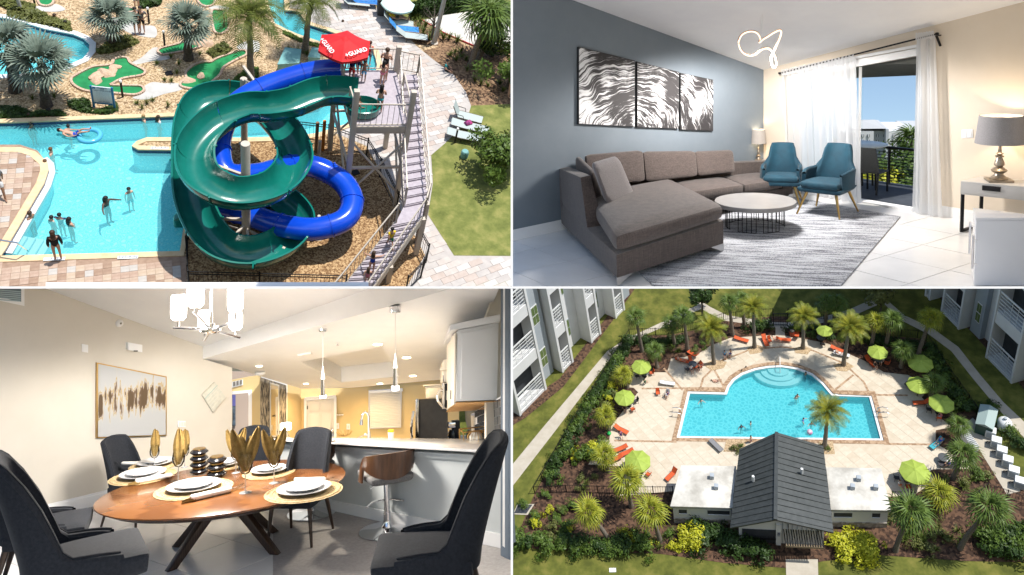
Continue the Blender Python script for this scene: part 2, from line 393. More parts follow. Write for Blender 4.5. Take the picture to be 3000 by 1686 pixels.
def skel(pose):
 J={k:list(v)for k,v in SK.items()}
 def limb(s,sh,el,wr,ha,hip,kn,an,toe):
  J['sh'+s]=[*sh,.058,.055];J['el'+s]=[*el,.042,.042];J['wr'+s]=[*wr,.03,.028];J['ha'+s]=[*ha,.022,.034]
  J['hi'+s]=[*hip,.085,.085];J['kn'+s]=[*kn,.056,.056];J['an'+s]=[*an,.036,.036];J['to'+s]=[*toe,.034,.024]
 for s,x in(('L',-1),('R',1)):
  sh=(x*.175,.01,1.405);hip=(x*.09,0,.89);kn=(x*.10,-.01,.50);an=(x*.10,.02,.08);to=(x*.115,-.14,.03)
  el,wr,ha=(x*.23,.03,1.13),(x*.24,-.04,.89),(x*.235,-.06,.78)
  if pose=='hips':el,wr,ha=(x*.34,.06,1.17),(x*.17,-.06,1.02),(x*.13,-.09,.99)
  if pose=='cross':el,wr,ha=(x*.25,-.04,1.14),(x*.03,-.20,1.17),(-x*.07,-.19,1.18)
  if pose=='reach':el,wr,ha=(x*.36,-.10,1.30),(x*.50,-.26,1.24),(x*.54,-.34,1.24)
  if pose=='walk':
   k=x;kn=(x*.09,-.16 if k>0 else.06,.51);an=(x*.09,-.26 if k>0 else.30,.10);to=(x*.10,-.40 if k>0 else.16,.06 if k>0 else.03)
   el,wr,ha=(x*.22,.12 if k>0 else-.08,1.15),(x*.2,.16 if k>0 else-.26,.93),(x*.2,.14 if k>0 else-.33,.85)
  if pose=='sit':
   kn=(x*.12,-.44,.93);an=(x*.12,-.52,.50);to=(x*.13,-.66,.46);el,wr,ha=(x*.26,-.06,1.14),(x*.2,-.28,1.05),(x*.17,-.37,1.04)
  if pose=='recline':
   kn=(x*.12,-.46,1.02);an=(x*.11,-.90,.90);to=(x*.13,-.95,1.02);el,wr,ha=(x*.27,.02,1.12),(x*.24,-.2,1.0),(x*.2,-.29,.98)
  if pose=='swim':el,wr,ha=(x*.36,-.12,1.52),(x*.40,-.30,1.70),(x*.40,-.38,1.76)
  limb(s,sh,el,wr,ha,hip,kn,an,to)
 if pose in('recline',):
  for k in('spi','che','nec','hd1','hd2','hd3','shL','shR','elL','elR','wrL','wrR','haL','haR'):
   v=J[k];dz=v[2]-.95;v[1]+=dz*.75;v[2]=.95+dz*.68
 return J
BONES=[('pel','spi'),('spi','che'),('che','nec'),('nec','hd1'),('hd1','hd2'),('hd2','hd3')]+[b_ for s in 'LR'for b_ in(('che','sh'+s),('sh'+s,'el'+s),('el'+s,'wr'+s),('wr'+s,'ha'+s),('pel','hi'+s),('hi'+s,'kn'+s),('kn'+s,'an'+s),('an'+s,'to'+s))]
def skin_mesh(J,bones,grow=1.0,add=0.0,name='body',root=None,cut=None):
 names=[]
 for a,b_ in bones:
  for k in(a,b_):
   if k not in names:names.append(k)
 me=bpy.data.meshes.new(name);pos=[]
 for k in names:
  p=V(J[k][:3])
  if cut and k in cut:o_,f=cut[k];p=V(J[o_][:3]).lerp(p,f)
  pos.append(p)
 me.from_pydata(pos,[(names.index(a),names.index(b_))for a,b_ in bones],[])
 o=bpy.data.objects.new(name,me);COL.objects.link(o)
 md=o.modifiers.new('s','SKIN');md.use_smooth_shade=True
 sv=me.skin_vertices[0].data if me.skin_vertices else None
 if sv is None:
  bm=bmesh.new();bm.from_mesh(me);bm.verts.layers.skin.verify();bm.to_mesh(me);bm.free();sv=me.skin_vertices[0].data
 for i,k in enumerate(names):
  sv[i].radius=(J[k][3]*grow+add,J[k][4]*grow+add);sv[i].use_root=(k==(root or names[0]))
 sb=o.modifiers.new('u','SUBSURF');sb.levels=1;sb.render_levels=1
 dg=bpy.context.evaluated_depsgraph_get();out=bpy.data.meshes.new_from_object(o.evaluated_get(dg));out.name=name
 bpy.data.objects.remove(o);out.polygons.foreach_set('use_smooth',[True]*len(out.polygons));return out
SKIN={k:mat('skin_'+k,c,rough=.55)for k,c in dict(a=(.52,.30,.21),b=(.60,.37,.27),c=(.30,.16,.10),d=(.10,.055,.038)).items()}
HAIR={k:mat('hair_'+k,c,rough=.6)for k,c in dict(k=(.012,.01,.009),b=(.055,.03,.016),r=(.13,.065,.025),y=(.32,.21,.09)).items()}
CLOTH={}
def cloth(c):
 if c not in CLOTH:
  rgb=dict(black=(.012,.012,.014),navy=(.012,.02,.075),blue=(.01,.06,.42),sky=(.10,.36,.62),red=(.50,.02,.02),white=(.72,.72,.72),yellow=(.70,.48,.02),green=(.01,.20,.10),pink=(.70,.22,.30),grey=(.12,.12,.13),teal=(.02,.26,.28),orange=(.65,.16,.03),purple=(.13,.04,.22))[c]
  CLOTH[c]=mat('cloth_'+c,rgb,tuple(min(1,v*1.25)for v in rgb),scale=14,rough=.85)
 return CLOTH[c]
POSE={}
def pose_meshes(p):
 if p not in POSE:
  J=skel(p);d={'body':skin_mesh(J,BONES,name='body',root='pel')}
  d['shorts']=skin_mesh(J,[('spi','pel'),('pel','hiL'),('hiL','knL'),('pel','hiR'),('hiR','knR')],1.05,.016,'shorts','pel',{'knL':('hiL',.75),'knR':('hiR',.75),'spi':('pel',.45)})
  d['shirt']=skin_mesh(J,[('pel','spi'),('spi','che'),('che','shL'),('shL','elL'),('che','shR'),('shR','elR')],1.04,.014,'shirt','spi',{'elL':('shL',.6),'elR':('shR',.6)})
  d['swimsuit']=skin_mesh(J,[('pel','spi'),('spi','che'),('pel','hiL'),('pel','hiR')],1.03,.010,'swimsuit','pel')
  d['top']=skin_mesh(J,[('spi','che')],1.03,.012,'top','che',{'spi':('che',.35)})
  d['briefs']=skin_mesh(J,[('pel','hiL'),('pel','hiR')],1.04,.010,'briefs','pel')
  d['jacket']=skin_mesh(J,[('pel','spi'),('spi','che'),('pel','hiL'),('pel','hiR')]+[b_ for s in 'LR'for b_ in(('che','sh'+s),('sh'+s,'el'+s),('el'+s,'wr'+s))],1.1,.02,'jacket','spi')
  h1,h2,h3=V(J['hd1'][:3]),V(J['hd2'][:3]),V(J['hd3'][:3]);bk=V((0,.02,.012))
  hm=B();up_=(h3-h1).normalized()
  hm.ball(h2+bk+up_*.012,.108,12,8,1.02);
  hm.v=[tuple(V(v_)if(V(v_)-h2).y>-.055 or(V(v_)-h2).dot(up_)>.045 else h2+(V(v_)-h2)*.6)for v_ in hm.v]
  d['hair']=hm.mesh('hair',HAIR['k'],smooth=True)
  lh=B();lh.v=list(hm.v);lh.f=[list(f)for f in hm.f];lh.m=list(hm.m)
  lh.tube([h2+V((0,.075,.02)),h2+V((0,.10,-.10)),h2+V((0,.10,-.26)),h2+V((0,.09,-.36))],[.075,.085,.075,.03],8,flat=1.2)
  d['long_hair']=lh.mesh('hair',HAIR['k'],smooth=True)
  POSE[p]=d
 return POSE[p]
def person(pl,label,loc,rz=0.0,h=1.68,pose='stand',skin='a',hair='k',wear=(('shorts','navy'),),long=False,tilt=None,group=None):
 d=pose_meshes(pose);s=h/1.74
 loc=V(loc)
 if pose in('sit','recline'):loc=loc+V((0,0,-.84*s))
 t=thing(pl,'person',label,'person',loc,rz,s,group,tilt)
 def add(key,m):
  o=part(t,'hair'if 'hair'in key else key,d[key],None)
  if not d[key].materials:d[key].materials.append(m)
  o.material_slots[0].link='OBJECT';o.material_slots[0].material=m
 add('body',SKIN[skin])
 if hair:add('long_hair'if long else 'hair',HAIR[hair])
 for k,c in wear:add(k,cloth(c))
 return t
class Level:
 M=Matrix.Identity(4)
def cpt(px,py,z):return RIGHT*((px-PX)/FOC*z)-UPV*((py-PY)/FOC*z)+FWD*z
m_board=mat('white_partition_paint',(.80,.80,.80),(.84,.84,.84),scale=.8,rough=.6)
z0,z1=5.5,13.0;tk=6.6/FOC*z0
u0=cpt(-120,839.6,z0);v0=cpt(3120,839.6,z0);u1=cpt(-120,843,z1)+UPV*tk/2;v1=cpt(3120,843,z1)+UPV*tk/2
struct(Level,'added_gutter_sunshade',B().hexa([u0-UPV*tk,v0-UPV*tk,v1-UPV*tk,u1-UPV*tk],[u0,v0,v1,u1]),m_board,'thin white board added as a sunshade between the upper and the lower places')  # added gutter board, run deep to keep sun out of the dining room
z1=11.0
for r0,r1 in((-80,839.0),(846.8,1760)):
 u0=cpt(1496.2,r0,z0);u1=cpt(1499.5,r0,z1)-RIGHT*tk/2;v0=cpt(1496.2,r1,z0);v1=cpt(1499.5,r1,z1)-RIGHT*tk/2
 struct(Level,'partition_wall',B().hexa([v0,v0+RIGHT*tk,v1+RIGHT*tk,v1],[u0,u0+RIGHT*tk,u1+RIGHT*tk,u1]),m_board,'thin white upright board between left and right places')
Lr=LIVING
def rbox(b,b4,t4,r=.18,n=6,puff=0.0,sag=0.0):
 """rounded, padded box between four bottom and four top corners"""
 b4=[V(p)for p in b4];t4=[V(p)for p in t4]
 up=(sum(t4,V())-sum(b4,V()))/4;th=max(up.length,1e-6);upn=up/th
 ax=[((b4[1]-b4[0]).length+(t4[1]-t4[0]).length)/2,((b4[3]-b4[0]).length+(t4[3]-t4[0]).length)/2,th]
 rad=r*min(ax);rr=[min(.98,2*rad/a)for a in ax]
 def tri(u,v,w):
  lo=(b4[0]*(1-u)+b4[1]*u)*(1-v)+(b4[3]*(1-u)+b4[2]*u)*v
  hi=(t4[0]*(1-u)+t4[1]*u)*(1-v)+(t4[3]*(1-u)+t4[2]*u)*v
  return lo*(1-w)+hi*w
 ts=[-1+2*i/n for i in range(n+1)]
 def warp(t):return math.copysign(abs(t)**.7,t)
 ts=[warp(t)for t in ts]
 def pt(p):
  q=[max(-(1-rr[i]),min(1-rr[i],p[i]))for i in range(3)]
  d=[(p[i]-q[i])/rr[i]for i in range(3)];L=sqrt(sum(x*x for x in d))
  if L>1e-9:
   m=max(abs(x)for x in d);d=[x/L*m for x in d]
  o=[q[i]+d[i]*rr[i]for i in range(3)]
  a=tri(*[(x+1)/2 for x in o])
  if puff:a=a+upn*(puff*max(0,1-o[0]**2)*max(0,1-o[1]**2)*(1 if o[2]>0 else-1)*abs(o[2])**2)
  return a
 for axis in range(3):
  for sg in(-1,1):
   def fn(u,v,axis=axis,sg=sg):
    p=[0,0,0];p[axis]=sg;p[(axis+1)%3]=ts[round(u*n)];p[(axis+2)%3]=ts[round(v*n)]
    return pt(p)
   k=len(b.f);b.grid(fn,n+1,n+1)
   if sg<0:
    for i in range(k,len(b.f)):b.f[i]=b.f[i][::-1]
 return b
def hx(pl,floor,z0,z1):
 f=[pl.g(*p)for p in floor]
 z0=z0 if isinstance(z0,(list,tuple))else[z0]*4;z1=z1 if isinstance(z1,(list,tuple))else[z1]*4
 return[V((p.x,p.y,z))for p,z in zip(f,z0)],[V((p.x,p.y,z))for p,z in zip(f,z1)]
m_grey=mat('grey_wall_paint',(.175,.21,.245),(.195,.23,.265),scale=1.5,rough=.75,bump=.35,bscale=45)
m_cream=mat('cream_wall_paint',(.70,.61,.50),(.74,.65,.54),scale=1.0,rough=.8,bump=.12,bscale=60)
m_white=mat('white_paint',(.80,.80,.80),(.84,.84,.84),scale=2,rough=.5)
m_ceil=mat('ceiling_paint',(.82,.82,.83),(.87,.87,.87),scale=1.2,rough=.9,bump=.25,bscale=40)
m_tile=mat('porcelain_tile',(.80,.795,.785),(.87,.865,.855),scale=1.3,rough=.22,bump=.03,bscale=30,spec=.5)
m_grout=mat('grout',(.36,.34,.33),(.44,.42,.41),scale=20,rough=.9)
m_black=mat('black_metal',(.015,.015,.017),rough=.4,metal=.6)
m_gold=mat('brass',(.50,.31,.10),(.58,.38,.14),scale=8,rough=.28,metal=1)
m_chrome=mat('chrome',(.75,.75,.77),(.82,.82,.84),scale=3,rough=.08,metal=1)
c0,a0,d0=Lr.g(2237,545),Lr.g(1500,706.7),Lr.g(3060,686)
gw=lambda x,y:Lr.w(a0,c0,x,y)
cw=lambda x,y:Lr.w(c0,d0,x,y)
ng=V((-(c0.y-a0.y),c0.x-a0.x,0)).normalized()*.16
nc=V((-(d0.y-c0.y),d0.x-c0.x,0)).normalized()*.16
if nc.y<0:nc=-nc
if ng.y<0:ng=-ng
gtop=lambda x:205.5-.3657*(2237-x)
ctop=lambda x:205.5-.2615*(x-2237)
cbot=lambda x:545+.1713*(x-2237)
_f=[gw(1500,706.7),gw(2237,545),gw(2237,205.5),gw(1500,gtop(1500))];_k=(c0-a0).normalized()*.45
bw=B().hexa(_f,[_f[0]+ng+_k,_f[1]+ng,_f[2]+ng,_f[3]+ng+_k])
o=struct(Lr,'wall_grey',bw,m_grey,'slate grey textured feature wall behind the brown sofa')
XL,XR=2335,2702
dtop=lambda x:200-.182*(x-2490)
bw=B()
for x0,x1,lo,hi in((2237,XL,cbot,ctop),(XL,XR,dtop,ctop),(XR,3060,cbot,ctop)):
 q=[cw(x0,lo(x0)),cw(x1,lo(x1)),cw(x1,hi(x1)),cw(x0,hi(x0))]
 bw.slab(q,nc)
struct(Lr,'wall_cream',bw,m_cream,'cream wall with the balcony door opening')
p0,l1,r1=gw(2237,205.5),gw(1500,gtop(1500)),cw(3130,ctop(3130))
ex=V((.6,-6.5,0));nn=(l1-p0).cross(r1-p0);ex.z=-(nn.x*ex.x+nn.y*ex.y)/nn.z
up=V((0,0,.12))
l0=l1+V((.0,-.0,0))
struct(Lr,'ceiling',B().slab([p0-(l1-p0).normalized()*.12,r1,r1+ex,l1+ex,l1],up),m_ceil,'white textured ceiling of the living room')
_e=r1+ex
struct(Lr,'wall_right',B().slab([V((d0.x,d0.y,0)),V((d0.x,d0.y,r1.z)),V((_e.x,_e.y,_e.z)),V((_e.x,_e.y,0))],V((.15,0,0))),m_cream,'cream side wall just outside the view')
fl=[Lr.g(1500,840.5),Lr.g(3060,840.5),d0+nc*.2,c0+(ng+nc)*.3,a0+ng*.3]
fl[4]=Lr.g(1500,700)
struct(Lr,'floor',B().sheet(fl,-.004),m_grout)
floor_o=bpy.data.objects['floor']
ud=(d0-c0).normalized();vd=V((-ud.y,ud.x,0));vd=-vd if vd.y<0 else vd
TS=.98
def clip(poly,a,n):
 out=[]
 for i in range(len(poly)):
  p,q=poly[i],poly[(i+1)%len(poly)];dp,dq=(p-a).dot(n),(q-a).dot(n)
  if dp>=0:out.append(p)
  if dp*dq<0:out.append(p+(q-p)*(dp/(dp-dq)))
 return out
def tiles(pl,floor_obj,region,org,u,v,su,sv,gap,m,z=0.0,name='floor_tile',tilt=.0012,lim=300):
 region=[V((p[0],p[1],0))for p in region]
 ar=sum(region[i].x*region[(i+1)%len(region)].y-region[(i+1)%len(region)].x*region[i].y for i in range(len(region)))
 if ar<0:region=region[::-1]
 org=V((org[0],org[1],0))
 us=[(p-org).dot(u)for p in region];vs=[(p-org).dot(v)for p in region];n=0;rest=B()
 cells=[(i,j)for i in range(math.floor(min(us)/su)-1,math.ceil(max(us)/su)+1)for j in range(math.floor(min(vs)/sv)-1,math.ceil(max(vs)/sv)+1)]
 todo=[]
 for i,j in cells:
  q=[org+u*(i*su+a)+v*(j*sv+c)for a,c in((gap,gap),(su-gap,gap),(su-gap,sv-gap),(gap,sv-gap))]
  for k in range(len(region)):
   e=region[(k+1)%len(region)]-region[k]
   q=clip(q,region[k],V((-e.y,e.x,0)))
   if len(q)<3:break
  if len(q)>=3:todo.append(q)
 todo.sort(key=lambda q:q[0].y)
 for q in todo:
  if n<lim:
   t=R.uniform(-tilt,tilt)
   part(floor_obj,name,B().prism([(p.x,p.y)for p in q],z-.012,z+t),m if not isinstance(m,list)else R.choice(m));n+=1
  else:rest.prism([(p.x,p.y)for p in q],z-.012,z)
 if rest.f:
  o=part(floor_obj,name+'_field',rest,m if not isinstance(m,list)else m[0]);o['kind']='stuff'
tiles(Lr,floor_o,[Lr.g(1500,840.5),Lr.g(3040,840.5),cw(3040,cbot(3040)),c0,gw(1500,706.7)],Lr.g(2733,633),ud,vd,TS,TS,.006,m_tile)
for nm,fn,x0,x1,fb in(('skirting',gw,1500,2237,lambda x:706.7-.2194*(x-1500)),('skirting',cw,2237,XL,cbot),('skirting',cw,XR,3050,cbot)):
 p,q=fn(x0,fb(x0)),fn(x1,fb(x1));inn=-(ng if fn is gw else nc)*.12
 sk=B();hgt=.17
 sk.slab([p+V((0,0,.001)),q+V((0,0,.001)),q+V((0,0,hgt)),p+V((0,0,hgt))],inn)
 sk.slab([p+V((0,0,hgt)),q+V((0,0,hgt)),q+V((0,0,hgt+.03)),p+V((0,0,hgt+.03))],inn*.55)
 struct(Lr,nm,sk,m_white)
dn=nc.normalized()
dr=thing(Lr,'balcony_door','white sliding balcony door frame standing open between the sheer curtains','door')
P=lambda x,y,d=0.0:cw(x,y)+dn*d
hd=B()
hd.hexa([P(XL,dtop(XL),-.05),P(XR,dtop(XR),-.05),P(XR,dtop(XR),.1),P(XL,dtop(XL),.1)],[P(XL,dtop(XL)-20,-.05),P(XR,dtop(XR)-22,-.05),P(XR,dtop(XR)-22,.1),P(XL,dtop(XL)-20,.1)])
part(dr,'header',hd,m_white,bevel=.01)
part(dr,'header_trim',B().hexa([P(XL,dtop(XL)-22,-.07),P(XR,dtop(XR)-24,-.07),P(XR,dtop(XR)-24,-.002),P(XL,dtop(XL)-22,-.002)],[P(XL,dtop(XL)-30,-.07),P(XR,dtop(XR)-33,-.07),P(XR,dtop(XR)-33,-.002),P(XL,dtop(XL)-30,-.002)]),m_white)
m_alu=mat('dark_aluminium',(.05,.052,.055),rough=.35,metal=.7)
for x in(XL+4,XR-4):
 b=cw(x,cbot(x));t=cw(x,dtop(x));part(dr,'jamb',B().bar(b+dn*.05,V((b.x,b.y,t.z))+dn*.05,.05,.1),m_white)
b,t=cw(2692,cbot(2692)),cw(2692,dtop(2692));part(dr,'sliding_stile',B().bar(b+dn*.1,V((b.x,b.y,t.z))+dn*.1,.045,.05),m_alu)
b,t=cw(2504,cbot(2504)),cw(2504,dtop(2504));part(dr,'sliding_stile',B().bar(b+dn*.12,V((b.x,b.y,t.z))+dn*.12,.05,.05),m_white)
part(dr,'threshold',B().hexa([P(XL,cbot(XL),-.03),P(XR,cbot(XR),-.03),P(XR,cbot(XR),.2),P(XL,cbot(XL),.2)],[p+V((0,0,.035))for p in(P(XL,cbot(XL),-.03),P(XR,cbot(XR),-.03),P(XR,cbot(XR),.2),P(XL,cbot(XL),.2))]),m_white,bevel=.006)
bl,tl_,br,tr_=cw(XL+10,cbot(XL+10)),cw(XL+10,dtop(XL+10)),cw(2513,cbot(2513)),cw(2513,dtop(2513))
part(dr,'pane',B().quad(bl+dn*.12,br+dn*.12,V((br.x,br.y,tr_.z))+dn*.12,V((bl.x,bl.y,tl_.z))+dn*.12),glass_mat('window_glass',(.93,.97,.96)))
m_sheer=bpy.data.materials.new('sheer_curtain');m_sheer.use_nodes=True
nt=m_sheer.node_tree;nt.nodes.remove(nt.nodes['Principled BSDF'])
_d=nt.nodes.new('ShaderNodeBsdfDiffuse');_d.inputs[0].default_value=(.86,.86,.87,1)
_t=nt.nodes.new('ShaderNodeBsdfTranslucent');_t.inputs[0].default_value=(.88,.9,.92,1)
_p=nt.nodes.new('ShaderNodeBsdfTransparent')
_m1=nt.nodes.new('ShaderNodeMixShader');_m1.inputs[0].default_value=.55;nt.links.new(_d.outputs[0],_m1.inputs[1]);nt.links.new(_t.outputs[0],_m1.inputs[2])
_m2=nt.nodes.new('ShaderNodeMixShader');_m2.inputs[0].default_value=.22;nt.links.new(_m1.outputs[0],_m2.inputs[1]);nt.links.new(_p.outputs[0],_m2.inputs[2])
nt.links.new(_m2.outputs[0],nt.nodes['Material Output'].inputs[0])
def curtain(label,x0,x1,top0,top1,bx0,bx1,folds,seed,d=-.13):
 rr=random.Random(seed);ph=[rr.uniform(0,6)for _ in range(4)]
 b=B();NU,NV=folds*8+1,14
 A,Bp=cw(x0,top0),cw(x1,top1);A2,B2=cw(bx0,cbot(bx0)),cw(bx1,cbot(bx1))
 def fn(u,v):
  top=A.lerp(Bp,u);bot=A2.lerp(B2,u);bot.z=.02
  p=bot.lerp(top,v)
  k=u*folds*2*pi+.6*sin(u*9+ph[0])+.25*sin(v*3+u*20)
  w=(.035+.03*(1-v))*(1 if v<.94 else.5)
  return p+dn*(d+w*sin(k)+.012*sin(2.3*k+ph[1]))+ud*(.02*sin(k*.5+ph[2]))
 b.grid(fn,NU,NV);b.mi=0
 t=thing(Lr,'curtain',label,'curtain')
 part(t,'sheer_panel',b,m_sheer,smooth=True)
 hb=B()
 def f2(u,v):
  p=A.lerp(Bp,u);k=u*folds*4*pi
  return p+V((0,0,.05-.13*v+.012*sin(k*1.7)))+dn*(d-.05+.02*sin(k))
 hb.grid(f2,NU,4);part(t,'rod_pocket',hb,m_sheer,smooth=True)
curtain('wide sheer white curtain covering the fixed pane behind the blue armchairs',2305,2518,211,166,2318,2532,11,1)
curtain('narrow sheer white curtain gathered at the right of the balcony opening',2699,2753,105,98,2686,2772,5,2)
rod=thing(Lr,'curtain_rod','dark metal curtain rod above the balcony door','curtain rod')
ra,rb=cw(2299,214)+dn*-.16,cw(2760,99)+dn*-.16
part(rod,'pole',B().tube([ra,rb],.016,10),m_black)
for e,s in((ra,-1),(rb,1)):
 part(rod,'finial',B().lathe([(.001,-.03),(.03,-.02),(.034,0),(.03,.02),(.001,.03)],12,tuple(e)),m_black,smooth=True)
q=cw(2757,135);part(rod,'bracket',B().bar(cw(2757,104)+dn*-.15,q+dn*-.02,.03).bar(cw(2757,104)+dn*-.16,cw(2757,104)+dn*-.01,.02),m_black)
q=cw(2441,190);part(rod,'bracket',B().bar(cw(2441,180)+dn*-.18,cw(2441,186)+dn*-.0,.02),m_black)
m_art=bpy.data.materials.new('ink_brush_painting');m_art.use_nodes=True
nt=m_art.node_tree;N=nt.nodes;Lk=nt.links;bs=N['Principled BSDF'];bs.inputs['Roughness'].default_value=.7
tc=N.new('ShaderNodeTexCoord');mp=N.new('ShaderNodeMapping');Lk.new(tc.outputs['Object'],mp.inputs[0])
def _n(op,a_=None,b_=None,va=None,vb=None):
 k=N.new('ShaderNodeMath');k.operation=op
 if a_ is not None:Lk.new(a_,k.inputs[0])
 if b_ is not None:Lk.new(b_,k.inputs[1])
 if va is not None:k.inputs[0].default_value=va
 if vb is not None:k.inputs[1].default_value=vb
 return k.outputs[0]
_ctr=(gw(1860,420)+gw(1830,360))/2;_wd=(c0-a0).normalized()
vm=N.new('ShaderNodeVectorMath');vm.operation='SUBTRACT';Lk.new(tc.outputs['Object'],vm.inputs[0]);vm.inputs[1].default_value=_ctr
vd_=N.new('ShaderNodeVectorMath');vd_.operation='DOT_PRODUCT';Lk.new(vm.outputs[0],vd_.inputs[0]);vd_.inputs[1].default_value=_wd
sx=N.new('ShaderNodeSeparateXYZ');Lk.new(vm.outputs[0],sx.inputs[0])
uu,vv=_n('MULTIPLY',vd_.outputs['Value'],vb=.62),sx.outputs[2]
big=N.new('ShaderNodeTexNoise');big.inputs['Scale'].default_value=1.4;big.inputs['Detail'].default_value=2;Lk.new(tc.outputs['Object'],big.inputs['Vector'])
rr_=_n('ADD',_n('SQRT',_n('ADD',_n('MULTIPLY',uu,uu),_n('MULTIPLY',vv,vv))),_n('MULTIPLY',big.outputs['Fac'],vb=.5));an_=_n('ARCTAN2',vv,uu)
cb=N.new('ShaderNodeCombineXYZ');Lk.new(_n('MULTIPLY',rr_,vb=26.0),cb.inputs[0]);Lk.new(_n('MULTIPLY',an_,vb=1.3),cb.inputs[1])
st=N.new('ShaderNodeTexNoise');st.inputs['Scale'].default_value=1.0;st.inputs['Detail'].default_value=9;st.inputs['Roughness'].default_value=.72;Lk.new(cb.outputs[0],st.inputs['Vector'])
pt_=N.new('ShaderNodeTexNoise');pt_.inputs['Scale'].default_value=1.9;pt_.inputs['Detail'].default_value=4;Lk.new(vm.outputs[0],pt_.inputs['Vector'])
sm=_n('ADD',_n('MULTIPLY',st.outputs['Fac'],vb=1.1),_n('MULTIPLY',pt_.outputs['Fac'],vb=.55))
cr=N.new('ShaderNodeValToRGB');cr.color_ramp.elements[0].position=.80;cr.color_ramp.elements[1].position=.90
cr.color_ramp.elements[0].color=(.030,.027,.029,1);cr.color_ramp.elements[1].color=(.78,.78,.79,1)
e=cr.color_ramp.elements.new(.84);e.color=(.13,.125,.13,1)
Lk.new(sm,cr.inputs[0]);Lk.new(cr.outputs[0],bs.inputs['Base Color'])
m_edge=mat('canvas_edge',(.03,.03,.032),rough=.8)
ang_g=ng.normalized()
for lab,xs in(('largest black and white brushstroke canvas, left of three',(1690,138,364,1855,178,372)),('middle black and white brushstroke canvas of three on the grey wall',(1861,181,373,1984,211,378)),('smallest black and white brushstroke canvas, nearest the small lamp',(1988,214,380,2084,234,384))):
 x0,t0,b0,x1,t1,b1=xs
 q=[gw(x0,b0),gw(x1,b1),gw(x1,t1),gw(x0,t0)]
 t=thing(Lr,'canvas_painting',lab,'painting',group='three brushstroke canvases')
 part(t,'stretched_canvas',B().slab(q,-ang_g*.05),m_edge)
 cpt=sum(q,V())/4
 part(t,'painted_face',B().slab([cpt+(p-cpt)*.985-ang_g*.0505 for p in q],-ang_g*.004),m_art)
m_rug=bpy.data.materials.new('striped_rug');m_rug.use_nodes=True
nt=m_rug.node_tree;N=nt.nodes;Lk=nt.links;bs=N['Principled BSDF'];bs.inputs['Roughness'].default_value=.95
tc=N.new('ShaderNodeTexCoord');mp=N.new('ShaderNodeMapping');Lk.new(tc.outputs['Object'],mp.inputs[0]);mp.inputs['Rotation'].default_value=(0,0,-atan2(ud.y,ud.x))
mp.inputs['Scale'].default_value=(.35,3.0,1);wv=N.new('ShaderNodeTexNoise');wv.inputs['Scale'].default_value=5;wv.inputs['Detail'].default_value=3;Lk.new(mp.outputs[0],wv.inputs['Vector'])
n2=N.new('ShaderNodeTexNoise');n2.inputs['Scale'].default_value=70;n2.inputs['Detail'].default_value=2;Lk.new(tc.outputs['Object'],n2.inputs['Vector'])
ad=N.new('ShaderNodeMath');ad.operation='MULTIPLY_ADD';ad.inputs[1].default_value=.75;Lk.new(wv.outputs['Fac'],ad.inputs[0])
ml=N.new('ShaderNodeMath');ml.operation='MULTIPLY';ml.inputs[1].default_value=.6;Lk.new(n2.outputs['Fac'],ml.inputs[0]);Lk.new(ml.outputs[0],ad.inputs[2])
cr=N.new('ShaderNodeValToRGB');cr.color_ramp.elements[0].position=.56;cr.color_ramp.elements[1].position=.74
cr.color_ramp.elements[0].color=(.12,.125,.15,1);cr.color_ramp.elements[1].color=(.52,.54,.58,1);Lk.new(ad.outputs[0],cr.inputs[0]);Lk.new(cr.outputs[0],bs.inputs['Base Color'])
bmp=N.new('ShaderNodeBump');bmp.inputs['Strength'].default_value=.6;Lk.new(n2.outputs['Fac'],bmp.inputs['Height']);Lk.new(bmp.outputs[0],bs.inputs['Normal'])
rg=[Lr.g(*p)for p in((2637,638),(2463,840.4),(1915,840.4),(1862,792),(2150,560),(2270,570))]
single(Lr,'rug','pale grey rug with broken dark stripes under the round table','rug',B().prism(rg,.003,.022),m_rug)
m_sofa=bpy.data.materials.new('woven_brown_fabric');m_sofa.use_nodes=True
nt=m_sofa.node_tree;N=nt.nodes;Lk=nt.links;bs=N['Principled BSDF'];bs.inputs['Roughness'].default_value=.92;bs.inputs['Sheen Weight'].default_value=.25
tc=N.new('ShaderNodeTexCoord');fac=[]
for sc_ in((9,9,110),(60,60,5)):
 mp=N.new('ShaderNodeMapping');mp.inputs['Scale'].default_value=sc_;Lk.new(tc.outputs['Object'],mp.inputs[0])
 nz=N.new('ShaderNodeTexNoise');nz.inputs['Scale'].default_value=1.0;nz.inputs['Detail'].default_value=3;Lk.new(mp.outputs[0],nz.inputs['Vector']);fac.append(nz)
ad=N.new('ShaderNodeMath');ad.operation='ADD';Lk.new(fac[0].outputs['Fac'],ad.inputs[0]);Lk.new(fac[1].outputs['Fac'],ad.inputs[1])
hf=N.new('ShaderNodeMath');hf.operation='MULTIPLY';hf.inputs[1].default_value=.5;Lk.new(ad.outputs[0],hf.inputs[0])
cr=N.new('ShaderNodeValToRGB');cr.color_ramp.elements[0].position=.40;cr.color_ramp.elements[1].position=.62
cr.color_ramp.elements[0].color=(.048,.035,.031,1);cr.color_ramp.elements[1].color=(.098,.073,.064,1);Lk.new(hf.outputs[0],cr.inputs[0]);Lk.new(cr.outputs[0],bs.inputs['Base Color'])
bmp=N.new('ShaderNodeBump');bmp.inputs['Strength'].default_value=.35;bmp.inputs['Distance'].default_value=.01;Lk.new(hf.outputs[0],bmp.inputs['Height']);Lk.new(bmp.outputs[0],bs.inputs['Normal'])
sofa=thing(Lr,'sectional_sofa','brown woven sectional sofa with a chaise along the grey wall','sofa',(0,0,0))
SA,SB,SC,SD=Lr.g(1641,672),Lr.g(1808,843),Lr.g(2121,738),Lr.g(2239,556)
wdir=(SD-SA).normalized();cdir=(SB-SA).normalized();fdir=(SC-SB).normalized()
